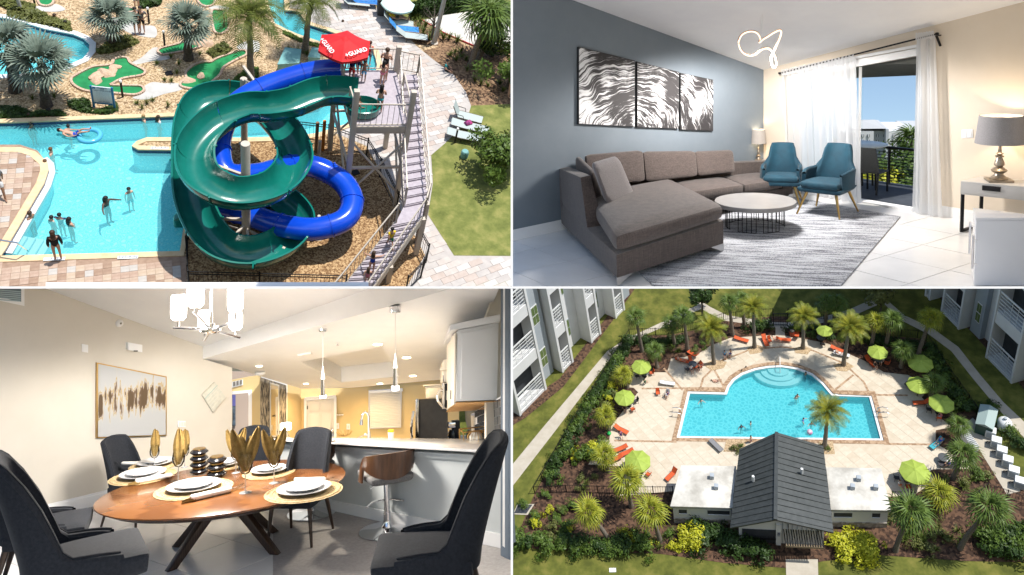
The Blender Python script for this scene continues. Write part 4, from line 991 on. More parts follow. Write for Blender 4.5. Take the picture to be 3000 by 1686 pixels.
KW=wallseg('wall_kitchen_back',882,6.0,1345,5.85,1139.5,1109,m_yel,label='yellow lit back wall of the kitchen')
t=thing(D,'door_frame','white door casing of the bedroom doorway behind the table','door frame')
for a,b in(((733,1420),(733,1146)),((736,1146),(678,1151))):part(t,'casing',B().bar(HW(*a,.03),HW(*b,.03),.07,.05),m_white)
bdw=mat('bedroom_wall',(.42,.33,.27),rough=.8)
struct(D,'wall_bedroom',B().slab(dep(7.6,[(655,1420),(760,1420),(760,1090),(655,1090)]),V((0,.1,0))),bdw,'brown bedroom wall seen through the doorway')
pic=thing(D,'wall_picture','dark picture with blue top seen through the bedroom doorway','picture')
part(pic,'print_upper',B().slab(dep(7.5,[(676,1190),(690,1190),(690,1158),(676,1158)]),V((0,.05,0))),mat('violet_print',(.10,.10,.30),rough=.6))
part(pic,'print_lower',B().slab(dep(7.5,[(676,1248),(690,1248),(690,1191),(676,1191)]),V((0,.05,0))),mat('dark_print',(.015,.02,.03),(.10,.14,.18),scale=6,rough=.6))
bed=thing(D,'bed','dark bed with a white headboard cushion in the bedroom','bed')
part(bed,'headboard',B().slab(dep(7.2,[(700,1277),(732,1277),(732,1267),(700,1270)]),V((0,.1,0))),m_white)
part(bed,'cover',B().slab(dep(7.0,[(698,1330),(734,1330),(734,1278),(698,1278)]),V((0,.3,0))),mat('dark_bed_cover',(.02,.02,.022),rough=.8))
vt=thing(D,'air_vent','small white air vent above the bedroom doorway','vent')
part(vt,'frame',B().slab([HW(680,1136,.01),HW(712,1128,.01),HW(712,1112,.01),HW(680,1119,.01)],V((0,-.02,0))),m_white)
m_dk=mat('vent_shadow',(.20,.19,.17),rough=.8)
for i in range(3):part(vt,'louvre',B().slab([HW(683+i*9.5,1132-i*2.2,.032),HW(690+i*9.5,1130-i*2.2,.032),HW(690+i*9.5,1117-i*2.2,.032),HW(683+i*9.5,1119-i*2.2,.032)],V((0,-.01,0))),m_dk)
mr=thing(D,'wall_mirror','tall narrow mirror on a dark woven wall panel','mirror')
m_wov=mat('woven_panel',(.03,.028,.026),(.42,.36,.27),scale=26,rough=.8,stretch=(1,1,.25),lo=.42,hi=.62)
part(mr,'panel',B().slab([MW(763,1420,.02),MW(839,1400,.02),MW(839,1129,.02),MW(763,1105,.02)],V((0,-.05,0))),m_wov)
part(mr,'frame',B().slab([MW(790,1278,.08),MW(818,1277,.08),MW(818,1127,.08),MW(790,1119,.08)],V((0,-.04,0))),mat('silver_frame',(.66,.66,.64),rough=.35,metal=.3))
part(mr,'glass',B().slab([MW(794,1273,.122),MW(814,1273,.122),MW(814,1131,.122),MW(794,1125,.122)],V((0,-.006,0))),mat('mirror_glass',(.80,.74,.62),rough=.05,metal=1))
dr2=thing(D,'entry_door','white panelled entry door with lever handle at the back of kitchen','door')
m_dw=mat('door_white',(.70,.66,.60),rough=.5)
part(dr2,'leaf',B().slab([KW(899,1420,.02),KW(977,1420,.02),KW(977,1168,.02),KW(899,1174,.02)],V((0,-.06,0))),m_dw)
for x0 in(907,941):
 for r0,r1 in((1178,1204),(1212,1275),(1283,1330)):part(dr2,'panel',B().slab([KW(x0,r1,.082),KW(x0+27,r1-.5,.082),KW(x0+27,r0-1.5,.082),KW(x0,r0,.082)],V((0,-.015,0))),m_dw,bevel=.01)
for a,b in(((894,1420),(894,1168)),((892,1169),(983,1162)),((981,1420),(981,1163))):part(dr2,'casing',B().bar(KW(*a,.06),KW(*b,.06),.12,.06),m_white)
part(dr2,'deadbolt',B().ball(KW(971,1259,.12),.05,10,6),m_chrome,smooth=True)
part(dr2,'lever_handle',B().ball(KW(971,1273,.12),.045,10,6).bar(KW(971,1273,.14),KW(960,1273,.14),.03),m_chrome)
for r in(1192,1260):part(dr2,'hinge',B().bar(KW(899,r+5,.1),KW(899,r-5,.1),.04),m_chrome)
for x,r in((988,1248),(1020,1250)):
 sw_=thing(D,'light_switch','white switch plate right of the entry door'if x==988 else 'white switch plate between entry door and blinds','switch');part(sw_,'plate',B().slab([KW(x-5,r+8,.01),KW(x+5,r+8,.01),KW(x+5,r-8,.01),KW(x-5,r-8,.01)],V((0,-.03,0))),m_white);part(sw_,'rocker',B().slab([KW(x-2,r+4,.042),KW(x+2,r+4,.042),KW(x+2,r-4,.042),KW(x-2,r-4,.042)],V((0,-.02,0))),m_dw)
hk=thing(D,'key_hooks','row of four small key hooks beside the entry door','hooks')
for i in range(4):part(hk,'hook',B().bar(KW(988+i*5,1212,.02),KW(988+i*5,1214,.09),.03),m_chrome)
wb=thing(D,'window_blind','white horizontal slat blind covering the kitchen window','window blind')
part(wb,'frame',B().slab([KW(1079,1256,.01),KW(1174,1252,.01),KW(1176,1138,.01),KW(1079,1144,.01)],V((0,-.05,0))),m_white)
part(wb,'head_rail',B().slab([KW(1078,1150,.1),KW(1176,1144,.1),KW(1176,1136,.1),KW(1078,1142,.1)],V((0,-.08,0))),m_white)
m_slat=mat('white_blind_slat',(.74,.72,.68),rough=.5)
for i in range(20):
 r0=1151+i*5.05;part(wb,'slat',B().hexa([KW(1082,r0+3.2,.07),KW(1171,r0+3.2-5.2+i*.1,.07),KW(1171,r0+3.2-5.2+i*.1,.14),KW(1082,r0+3.2,.14)],[KW(1082,r0,.07),KW(1171,r0-5.2+i*.1,.07),KW(1171,r0-4.6+i*.1,.12),KW(1082,r0+.6,.12)]),m_slat)
pen2=thing(D,'breakfast_bar','pale grey breakfast bar with white stone countertop','counter')
bh=lambda x:PNp(x,1296+(x-800)*.062).z
part(pen2,'front_panel',B().hexa([pn0,pn1,pn1+pin*.25,pn0+pin*.25],[V((pn0.x,pn0.y,bh(800))),V((pn1.x,pn1.y,bh(1478))),V((pn1.x,pn1.y,bh(1478)))+pin*.25,V((pn0.x,pn0.y,bh(800)))+pin*.25]),m_pan)
part(pen2,'skirting',B().slab([pn0,pn1,pn1+V((0,0,.17)),pn0+V((0,0,.14))],-pin*.03),m_white)
part(pen2,'apron',B().slab([PNp(822,1308),PNp(1474,1354),PNp(1474,1336),PNp(822,1298)],-pin*.05),m_pan)
fo=-pin*.22
cf=[PNp(790,1293)+fo,PNp(1477,1333)+fo];cf[0]=D.w(pn0+fo,pn1+fo,770,1291);cf[1]=D.w(pn0+fo,pn1+fo,1477,1331)
ct=[D.w(pn0+fo,pn1+fo,770,1285),D.w(pn0+fo,pn1+fo,1477,1322)]
bk0,bk1=colpt(905,2.6,1280),colpt(1442,-.9,1287)
m_quartz=mat('white_quartz',(.74,.735,.73),(.80,.795,.79),scale=6,rough=.12,spec=.6)
part(pen2,'countertop',B().hexa([cf[0],cf[1],bk1-V((0,0,.06)),bk0-V((0,0,.06))],[ct[0],ct[1],bk1,bk0]),m_quartz,bevel=.012)
ctp=plane3(ct[0],ct[1],bk0)
CT=lambda x,y:rp(x,y,ctp)
ot=thing(D,'wall_outlet','white outlet on the bar panel between the stools','outlet')
part(ot,'plate',B().slab([PNp(962,1406),PNp(978,1409),PNp(978,1383),PNp(962,1381)],-pin*.02),m_white)
for r in(1388,1398):part(ot,'socket',B().slab([PNp(967,r+5),PNp(974,r+6),PNp(974,r-1),PNp(967,r-2)],-pin*.024),m_dk)
jb=B().hexa(*[[V((p.x,p.y,z))for p in(PNp(1466,1600),PNp(1497.5,1610),PNp(1497.5,1610)+pin*.6,PNp(1466,1600)+pin*.6)]for z in(0,1)])
jt=[D.w(pn0-pin*.25,pn1-pin*.25,x,y)for x,y in((1472,1600),(1489,1612),(1489,846.5),(1474,846.5))]
o=single(D,'door_casing','white door casing at the right end of the breakfast bar','door casing',B().slab(jt,pin*.1),m_white)
jt=[D.w(pn0-pin*.27,pn1-pin*.27,x,y)for x,y in((1488,1700),(1496.5,1700),(1496.5,846.5),(1488,846.5))]
struct(D,'wall_slate_blue',B().slab(jt,V((-.05,.15,0))),mat('slate_blue_paint',(.13,.165,.21),rough=.7),'narrow slate blue wall edge at the right')
a_,b_=D.g(1480,1604),D.g(1498,1652)
jt=[D.w(pn0+pin*.05,pn1+pin*.05,x,y)for x,y in((1420,1400),(1497,1420),(1497,846.5),(1430,846.5))]
struct(D,'wall_kitchen_right',B().slab(dep(-2.2,[(1425,1330),(1499,1330),(1499,846.5),(1455,846.5),(1424,930)]),V((0,.1,0))),m_cream2,'cream wall at the right of the kitchen')
m_wal=mat('walnut_veneer',(.060,.024,.011),(.125,.055,.024),scale=3,rough=.3,stretch=(6,6,.5),coat=.3)
m_seatg=mat('grey_tweed',(.10,.10,.105),(.19,.185,.18),scale=90,rough=.9)
def bar_stool(label,loc,rz,sc):
 t=thing(D,'bar_stool',label,'bar stool',loc,rz,sc,'chrome and walnut bar stools')
 part(t,'base',B().lathe([(.24,0),(.245,.008),(.22,.016),(.10,.03),(.05,.05),(.035,.09),(.032,.12)],40),m_chrome,smooth=True)
 part(t,'column',B().lathe([(.031,.1),(.031,.22),(.024,.222),(.024,.62)],20),m_chrome,smooth=True)
 fr_=B().tube([(-.17,-.03,.30),(-.10,-.13,.30),(0,-.17,.30),(.10,-.13,.30),(.17,-.03,.30)],.011,8);fr_.tube([(0,0,.3),(0,-.17,.3)],.009,6)
 part(t,'footrest',fr_,m_chrome,smooth=True)
 part(t,'seat',rbox(B(),[(-.20,-.20,.60),(.20,-.20,.60),(.18,.2,.60),(-.18,.2,.60)],[(-.22,-.22,.70),(.22,-.22,.70),(.2,.22,.70),(-.2,.22,.70)],r=.4,n=7,puff=.02),m_seatg,smooth=True)
 bk_=B()
 def f(u,v,off=0.0):
  a=(u-.5)*2*1.75;x=(.245+off)*sin(a);y=(.235+off)*cos(a);k=abs(a)/1.75
  lo=.66+.16*(1-(min(1,k/.72))**2)*0+(.06 if k>.72 else.02+.07*(k/.72)**3)
  lo=.67+.14*(min(1,k/.75))**2 if k<.75 else.62+.0
  hi=.98-.10*k**2.2-(.20*max(0,(k-.72)/.28))
  return V((x,y+.03*v,lo+(hi-lo)*v))
 NA=32
 g_=[[f(i/NA,j/5)for j in range(6)]for i in range(NA+1)];g2=[[f(i/NA,j/5,-.014)for j in range(6)]for i in range(NA+1)]
 bk_.grid(lambda u,v:g_[round(u*NA)][round(v*5)],NA+1,6);n0=len(bk_.f);bk_.grid(lambda u,v:g2[round(u*NA)][round(v*5)],NA+1,6)
 for i in range(n0,len(bk_.f)):bk_.f[i]=bk_.f[i][::-1]
 bk_.grid(lambda u,v:g_[round(u*NA)][5].lerp(g2[round(u*NA)][5],v),NA+1,2);bk_.grid(lambda u,v:g_[round(u*NA)][0].lerp(g2[round(u*NA)][0],v),NA+1,2)
 part(t,'curved_back',bk_,m_wal,smooth=True)
 part(t,'lever',B().tube([(.02,0,.585),(.10,.04,.575),(.17,.06,.54)],.006,6),m_chrome)
q=D.g(1135,1556);bar_stool('walnut backed bar stool standing free at the middle of the bar',(q.x,q.y,0),radians(180+8),(1.62,1.62,1.16))
q=D.g(912,1505);bar_stool('walnut backed bar stool half hidden behind a dining chair',(q.x,q.y,0),radians(180+14),(1.5,1.5,1.12))
m_tab=mat('oiled_wood_top',(.150,.055,.016),(.22,.086,.027),scale=1.6,rough=.22,kind='wave',stretch=(.25,2.6,1),coat=.25)
m_dkw=mat('dark_walnut',(.022,.012,.008),(.055,.03,.019),scale=4,rough=.35,kind='wave',stretch=(4,4,.6))
tf=D.g(660,1612);TH=D.h(tf,1424)
tab=thing(D,'dining_table','oval wooden dining table on crossed dark legs set for six','dining table',(tf.x,tf.y,0))
RX,RY=1.60,1.27
part(tab,'table_top',B().lathe([(.90,TH-.085),(.985,TH-.03),(1.0,TH-.018),(1.0,TH-.004),(.995,TH)],72,(0,0,0),RX,RY),m_tab,smooth=True)
part(tab,'underside_rim',B().lathe([(.80,TH-.10),(.91,TH-.09),(.97,TH-.042)],72,(0,0,0),RX,RY),m_dkw,smooth=True)
for a in(35,145,215,325):
 ca,sa_=cos(radians(a)),sin(radians(a))
 part(tab,'leg',B().hexa([(ca*.72-sa_*.05,sa_*.72+ca*.05,0),(ca*.72+sa_*.05,sa_*.72-ca*.05,0),(ca*.84+sa_*.05,sa_*.84-ca*.05,0),(ca*.84-sa_*.05,sa_*.84+ca*.05,0)],[(ca*.06-sa_*.06,sa_*.06+ca*.06,TH-.2),(ca*.06+sa_*.06,sa_*.06-ca*.06,TH-.2),(ca*.24+sa_*.06,sa_*.24-ca*.06,TH-.2),(ca*.24-sa_*.06,sa_*.24+ca*.06,TH-.2)]),m_dkw,bevel=.012)
 part(tab,'leg_bracket',B().hexa([(ca*.05-sa_*.06,sa_*.05+ca*.06,TH-.2),(ca*.05+sa_*.06,sa_*.05-ca*.06,TH-.2),(ca*.25+sa_*.06,sa_*.25-ca*.06,TH-.2),(ca*.25-sa_*.06,sa_*.25+ca*.06,TH-.2)],[(ca*.05-sa_*.06,sa_*.05+ca*.06,TH-.1),(ca*.05+sa_*.06,sa_*.05-ca*.06,TH-.1),(ca*.62+sa_*.06,sa_*.62-ca*.06,TH-.1),(ca*.62-sa_*.06,sa_*.62+ca*.06,TH-.1)]),m_dkw,bevel=.01)
m_char=mat('charcoal_fabric',(.006,.008,.013),(.015,.018,.025),scale=70,rough=.9,sheen=.05,bump=.2,bscale=160)
def make_dchair(label,loc,rz,sc):
 t=thing(D,'dining_chair',label,'dining chair',loc,rz,sc,'charcoal dining chairs')
 sh=B();NA=30;NVv=8
 def f(u,v,off=0.0):
  a=(u-.5)*2*2.0;k=abs(a)
  s_=max(0.0,min(1.0,(1.45-k)/.75));s_=s_*s_*(3-2*s_)
  rx,ry=.26-off,.27-off
  x=rx*math.copysign(abs(sin(a))**.6,sin(a));y=ry*math.copysign(abs(cos(a))**.6,cos(a))
  if k>pi/2:y*=1.0
  hi=.46+.04*max(0,2.0-k)+.44*s_;lo=.40
  z=lo+(hi-lo)*v;lean=.15*(max(0,z-.42)/.5)**1.15*s_
  return V((x*(1-.04*v*(1-s_)),y+lean,z))
 ou=[[f(i/NA,j/NVv)for j in range(NVv+1)]for i in range(NA+1)];inn=[[f(i/NA,j/NVv,.05)for j in range(NVv+1)]for i in range(NA+1)]
 sh.grid(lambda u,v:ou[round(u*NA)][round(v*NVv)],NA+1,NVv+1);n0=len(sh.f);sh.grid(lambda u,v:inn[round(u*NA)][round(v*NVv)],NA+1,NVv+1)
 for i in range(n0,len(sh.f)):sh.f[i]=sh.f[i][::-1]
 def rim(u,v):
  a_,b_=ou[round(u*NA)][NVv],inn[round(u*NA)][NVv];return(a_+b_)/2-(b_-a_)/2*cos(pi*v)+V((0,0,.022*sin(pi*v)))
 sh.grid(rim,NA+1,5)
 for i in(0,NA):sh.grid(lambda u,v,i=i:ou[i][round(v*NVv)].lerp(inn[i][round(v*NVv)],u),2,NVv+1)
 part(t,'backrest',sh,m_char,smooth=True)
 part(t,'piping',B().tube([(ou[i][NVv]+inn[i][NVv])/2+V((0,0,.024))for i in range(NA+1)],.005,5),m_char,smooth=True)
 part(t,'seat',rbox(B(),[(-.25,-.27,.36),(.25,-.27,.36),(.24,.23,.36),(-.24,.23,.36)],[(-.25,-.28,.47),(.25,-.28,.47),(.24,.23,.46),(-.24,.23,.46)],r=.28,n=7,puff=.015),m_char,smooth=True)
 for x,y in((-1,-1),(1,-1),(1,1),(-1,1)):
  part(t,'leg',B().tube([(x*.20,y*.20,.38),(x*.235,y*(.235 if y<0 else.30),0)],[.024,.013],10),m_dkw,smooth=True)
 return t
def face(loc,tgt):return atan2(tgt[1]-loc[1],tgt[0]-loc[0])+pi/2
tc_=(tf.x,tf.y)
first=None
for lab,(x,y),sc,fa in(('charcoal dining chair against the wall behind the left end of the table',(398,1530),1.24,-38),('charcoal dining chair at the left edge, behind the nearest left chair',(128,1735),1.72,4),('nearest charcoal dining chair in the left foreground',(238,1905),2.05,14),('charcoal dining chair mostly hidden behind the wine glasses at the far side',(742,1490),1.16,-92),('charcoal dining chair in front of the half hidden bar stool',(878,1578),1.36,-118),('charcoal dining chair in the right foreground with its seat towards the table',(1262,1880),1.95,166)):
 p=D.g(x,y);rz=radians(fa+90)
 if first is None:first=make_dchair(lab,(p.x,p.y,0),rz,sc)
 else:clone(first,D,(p.x,p.y,0),rz,sc,lab)
TT=lambda x,y,dz=0.0:D.g(x,y,TH+dz)
m_mat=mat('woven_placemat',(.36,.25,.11),(.48,.38,.23),scale=40,rough=.8,bump=.5,bscale=60,lo=.4,hi=.6)
m_por=mat('white_porcelain',(.62,.62,.63),rough=.12,coat=.4)
m_nap=mat('printed_napkin',(.74,.72,.68),(.80,.78,.74),scale=14,rough=.85)
m_goldnap=mat('gold_linen_napkin',(.17,.105,.024),(.25,.165,.05),scale=30,rough=.9)
m_glass=glass_mat('clear_glass',(.97,.985,.99))
m_steel=mat('cutlery_steel',(.6,.6,.61),rough=.15,metal=1)
names=['nearest the camera left of the front glass','at the left end beside the wall chair','at the far left in front of the wall chair','at the far right in front of the bar','at the right end nearest the free bar stool','behind the black vases']
setts=[((568,1434),76,0,(1,-.35)),((418,1398),64,0,(1,-.15)),((455,1364),50,0,(-1,.3)),((788,1386),52,0,None),((890,1442),78,0,None),((664,1366),40,0,None)]
for i,((x,y),w,_,nd)in enumerate(setts):
 c=TT(x,y);r=w/D.ppm(c)
 pmt=B().lathe([(r*1.42,0),(r*1.44,.006),(r*1.2,.009),(.001,.009)],40)
 for k in(1.05,1.15,1.34):pmt.tube([(r*k*cos(a*pi/18),r*k*sin(a*pi/18),.010)for a in range(36)],.006,5,closed=True)
 single(D,'placemat','round straw placemat '+names[i],'placemat',pmt,m_mat,(c.x,c.y,TH+.001),group='straw placemats')
 single(D,'dinner_plate','large white dinner plate '+names[i],'plate',B().lathe([(.001,.014),(r*.55,.014),(r*.62,.018),(r,.05),(r*1.0,.058),(r*.62,.03),(.001,.028)],44),m_por,(c.x,c.y,TH+.008),group='white dinner plates',smooth=True)
 single(D,'side_plate','small white plate stacked '+names[i],'plate',B().lathe([(.001,.03),(r*.45,.03),(r*.70,.062),(r*.70,.070),(r*.45,.044),(.001,.042)],40),m_por,(c.x,c.y,TH+.016),group='white side plates',smooth=True)
nrolls=[((612,1458),3.55,'front left',1.0),((445,1412),3.45,'left end',.9),((393,1364),-.45,'far left',.7),((903,1414),2.8,'right end',.8),((640,1370),.2,'far',.5)]
for(x,y),ang,nm,s in nrolls:
 c=TT(x,y);t=thing(D,'napkin_roll','rolled printed napkin holding cutlery at the %s setting'%nm,'napkin',(c.x,c.y,TH+.045*s),ang,s)
 part(t,'napkin',B().tube([(-.30,0,0),(-.27,0,0),(.2,0,0),(.24,0,.01)],[.02,.045,.05,.035],12,flat=.8),m_nap,smooth=True)
 part(t,'gold_lining',B().hexa([(.18,-.05,-.04),(.34,-.02,-.04),(.36,.02,-.03),(.18,.05,-.03)],[(.18,-.05,-.02),(.33,-.02,-.02),(.34,.02,0),(.18,.04,.03)]),m_goldnap)
 fk=B().bar((-.28,.01,.0),(-.44,.015,.02),.014,.006)
 for k in range(4):fk.bar((-.40,-.012+k*.009,.018),(-.47,-.014+k*.010,.03),.004)
 part(t,'fork',fk,m_steel);part(t,'knife',B().bar((-.26,-.03,-.02),(-.5,-.04,-.03),.022,.005),m_steel)
def wine_glass(label,c,s,style,seed):
 t=thing(D,'wine_glass',label,'wine glass',(c.x,c.y,TH+.002),0,s,'wine glasses with folded gold napkins')
 part(t,'bowl',B().lathe([(.008,.21),(.05,.23),(.085,.29),(.09,.35),(.07,.46)],24),m_glass,smooth=True);t.children[0].data.polygons
 part(t,'stem',B().lathe([(.075,0),(.07,.006),(.012,.016),(.008,.05),(.008,.21)],20),mat('glass_stem',(.8,.83,.84),rough=.05,trans=.7),smooth=True)
 r=random.Random(seed);nb=B()
 petals=[(-.5,.36),(.5,.36),(-.15,.26),(.2,.25),(0,.18)]if style=='fan'else[(0,.36),(.12,.33)]
 for k,(sx,hz)in enumerate(petals):
  def f(u,v,sx=sx,hz=hz,k=k):
   w=.012+.065*sin(pi*min(1,v*.85+.08));xx=sx*v*.30
   return V((xx+(u-.5)*2*w,-.02+.012*k+.022*abs(((u*4+k*.3)%2)-1)*(.4+v),.25+v*(.16+hz)-.03*abs(u-.5)*2*v))
  nb.grid(f,17,8)
 part(t,'folded_napkin',nb,m_goldnap)
for lab,(x,y),rows,st in(('wine glass with the widest folded gold napkin, in front of the black vases',(719,1444),(1300,1444),'fan'),('wine glass between the two left front plates',(522,1414),(1262,1414),'tall'),('wine glass nearest the wall painting',(452,1378),(1262,1378),'tall'),('wine glass left of the widest gold napkin at the far edge',(691,1386),(1264,1386),'fan'),('wine glass in front of the bar with a V folded napkin',(803,1416),(1265,1416),'fan'),('wine glass directly left of the taller black vase',(541,1370),(1262,1370),'tall')):
 c=TT(x,y);s=(y-(1262 if 'widest folded'not in lab else 1262))/D.ppm(c)/.76
 wine_glass(lab,c,s,st,x)
m_vase=mat('black_glazed_ceramic',(.008,.009,.012),rough=.16,coat=.5)
for lab,(x,y),w,n,top in(('taller black ribbed vase of four stacked discs',(583,1388),26,4,1316),('shorter black ribbed vase of three stacked discs',(635,1397),28,3,1338)):
 c=TT(x,y);k=D.ppm(c);R_=w/k;H_=(y-top)/k*.98;t=thing(D,'vase',lab,'vase',(c.x,c.y,TH+.002));dz=H_/n
 for i in range(n):
  part(t,'disc',B().lathe([(R_*.68,dz*(i+.04)),(R_*.98,dz*(i+.36)),(R_,dz*(i+.44)),(R_*.98,dz*(i+.52)),(R_*.66,dz*(i+.9))],32),m_vase,smooth=True)
  part(t,'gold_band',B().lathe([(R_*.67,dz*(i+.9)),(R_*.68,dz*(i+.95)),(R_*.67,dz*(i+1.0))],28),m_gold,smooth=True)
pt=thing(D,'framed_painting','large abstract painting with brown drips in a thin gold frame','painting')
fq=[LWp(279,1283),LWp(484,1276),LWp(484,1103),LWp(280,1062)]
fc_=sum(fq,V())/4
part(pt,'frame',B().slab(fq,-lo_*.06),m_gold)
m_drip=bpy.data.materials.new('drip_painting');m_drip.use_nodes=True
nt=m_drip.node_tree;N=nt.nodes;Lk=nt.links;bs=N['Principled BSDF'];bs.inputs['Roughness'].default_value=.7
tc=N.new('ShaderNodeTexCoord');mp=N.new('ShaderNodeMapping');Lk.new(tc.outputs['Object'],mp.inputs[0]);mp.inputs['Scale'].default_value=(9,9,1.1)
nz=N.new('ShaderNodeTexNoise');nz.inputs['Scale'].default_value=2.0;nz.inputs['Detail'].default_value=5;Lk.new(mp.outputs[0],nz.inputs['Vector'])
sp=N.new('ShaderNodeSeparateXYZ');Lk.new(tc.outputs['Object'],sp.inputs[0])
zc=LWp(380,1168).z
b1=N.new('ShaderNodeMath');b1.operation='SUBTRACT';Lk.new(sp.outputs[2],b1.inputs[0]);b1.inputs[1].default_value=zc
b2=N.new('ShaderNodeMath');b2.operation='ABSOLUTE';Lk.new(b1.outputs[0],b2.inputs[0])
b3=N.new('ShaderNodeMapRange');Lk.new(b2.outputs[0],b3.inputs[0]);b3.inputs[1].default_value=.10;b3.inputs[2].default_value=.42;b3.inputs[3].default_value=.16;b3.inputs[4].default_value=-.16
ad=N.new('ShaderNodeMath');ad.operation='ADD';Lk.new(nz.outputs['Fac'],ad.inputs[0]);Lk.new(b3.outputs[0],ad.inputs[1])
cr=N.new('ShaderNodeValToRGB');E=cr.color_ramp.elements;E[0].position=.50;E[0].color=(.42,.43,.44,1);E[1].position=.72;E[1].color=(.09,.055,.025,1)
for ps,c in((.56,(.46,.45,.42,1)),(.60,(.40,.28,.10,1)),(.635,(.44,.42,.39,1)),(.665,(.16,.10,.06,1))):e=E.new(ps);e.color=c
Lk.new(ad.outputs[0],cr.inputs[0]);Lk.new(cr.outputs[0],bs.inputs['Base Color'])
part(pt,'canvas',B().slab([fc_+(p-fc_)*.965-lo_*.061 for p in fq],-lo_*.006),m_drip)
dm=thing(D,'diamond_wall_panel','diamond shaped pale glass wall panel beside the hall','wall art')
dq_=[LWp(620,1208),LWp(657,1163),LWp(625,1120),LWp(589,1158)];dc_=sum(dq_,V())/4
part(dm,'panel',B().slab(dq_,-lo_*.07),mat('pale_etched_glass',(.52,.52,.46),(.62,.60,.52),scale=16,rough=.25),bevel=.008)
m_tealg=mat('teal_glass_edge',(.28,.45,.43),rough=.2)
for i in range(5):
 k=.2+i*.15;part(dm,'etched_strip',B().slab([dq_[0].lerp(dq_[3],k)-lo_*.073,dq_[0].lerp(dq_[3],k+.02)-lo_*.073,dq_[1].lerp(dq_[2],k+.02)-lo_*.073,dq_[1].lerp(dq_[2],k)-lo_*.073],-lo_*.004),m_tealg if i==4 else mat('pale_etch',(.60,.60,.54),rough=.4))
def wplate(nm,lab,cat,x0,y0,x1,y1,sl,th=.025):
 q=[LWp(x0,y1),LWp(x1,y1+sl),LWp(x1,y0+sl),LWp(x0,y0)];t=thing(D,nm,lab,cat);part(t,'plate',B().slab(q,-lo_*th),m_white,bevel=.004);return t,q
wplate('blank_plate','blank white cover plate left of the emergency unit','cover plate',239,1008,257,1031,3)
t,q=wplate('emergency_light','white emergency light unit above the painting','emergency light',368,1003,409,1025,7,.12)
for i in range(3):part(t,'led',B().box(tuple(LWp(385+i*4,1028)-lo_*.125),(.02,.02,.02)),m_dk)
t=thing(D,'smoke_detector','small round white detector high on the cream wall','detector');c=LWp(350,948)
rd=B().ball((0,0,0),.065,20,8);rd.v=[tuple(c+V(v)-lo_*.01*0)for v in rd.v];part(t,'disc',rd,m_white,smooth=True);part(t,'sensor',B().ball(tuple(c-lo_*.06),.018,8,6),m_dk)
t,q=wplate('thermostat','white thermostat switch plate right of the painting','switch',519,1233,542,1251,1)
for i in range(3):part(t,'rocker',B().slab([LWp(522+i*7,1248)-lo_*.027,LWp(527+i*7,1248)-lo_*.027,LWp(527+i*7,1237)-lo_*.027,LWp(522+i*7,1237)-lo_*.027],-lo_*.008),m_dw)
t=thing(D,'return_air_grille','white framed return air grille in the top left corner','vent')
part(t,'frame',B().slab([LWp(-10,880),LWp(70,897),LWp(70,846.5),LWp(-10,846.5)],-lo_*.03),m_white)
part(t,'backing',B().slab([LWp(-10,870),LWp(60,885),LWp(60,847),LWp(-10,847)],-lo_*.034),mat('grille_shadow',(.10,.15,.18),rough=.7))
m_lv=mat('grille_louvre',(.36,.46,.50),rough=.5)
for i in range(6):part(t,'louvre',B().slab([LWp(-10,852+i*5.5),LWp(58,857+i*5.5),LWp(58,853.6+i*5.5),LWp(-10,848.6+i*5.5)],-lo_*.045),m_lv)
chd=thing(D,'chandelier','five armed chrome chandelier with glowing white glass cylinders','chandelier')
cY=tf.y-.1
CP=lambda x,y,dy=0.0:colpt(x,cY+dy,y)
hub=CP(618,966)
part(chd,'hub',B().lathe([(.001,-.06),(.10,-.05),(.13,-.02),(.13,.01),(.05,.03),(.05,.08),(.001,.09)],24,tuple(hub)),m_chrome,smooth=True)
part(chd,'down_rod',B().tube([hub,(hub.x,hub.y,CP(618,846.8).z)],.022,10),m_chrome,smooth=True)
m_glow=lamp_mat('glowing_opal_glass',(1,.94,.86),9)
for(ex_,ey),dy,(sx_,sb_,st_),w in(((507,960),0,(523,942,864),22),((565,913),-.35,(572,905,846.8),24),((701,939),-.2,(692,918,846.8),22),((702,989),.3,(692,969,915),19),((597,997),.4,(599,974,909),19)):
 e_=CP(ex_,ey,dy);part(chd,'arm',B().tube([hub,e_],.020,8),m_chrome,smooth=True)
 s0=CP(sx_,sb_,dy);s1=CP(sx_,st_,dy);pz_=CP(sx_,ey-(ey-966)*.15,dy);r_=w/D.ppm(s0)
 foot=hub.lerp(e_,.86);s0=V((foot.x,foot.y,s0.z));
 part(chd,'stem',B().tube([foot,s0],.014,8),m_chrome,smooth=True)
 cone=B().lathe([(r_*.3,s0.z-.005),(r_*.62,s0.z+.0),(r_*.62,s0.z+.012)],24,(s0.x,s0.y,0));part(chd,'gallery',cone,mat('brushed_nickel',(.42,.36,.30),rough=.35,metal=.8),smooth=True)
 part(chd,'glass_shade',B().lathe([(r_*.6,s0.z+.013),(r_*.95,s0.z+.05),(r_,s0.z+.1),(r_,s1.z-(.04 if st_>850 else 0)),(r_*.85,s1.z)],28,(s0.x,s0.y,0)),m_glow,smooth=True)
lt=bpy.data.lights.new('chandelier_glow','SPOT');lt.energy=720;lt.color=(1,.93,.84);lt.shadow_soft_size=.35;lt.spot_size=radians(178);lt.spot_blend=.25
link(bpy.data.objects.new('chandelier_glow',lt),chd).location=hub-V((0,0,.12))
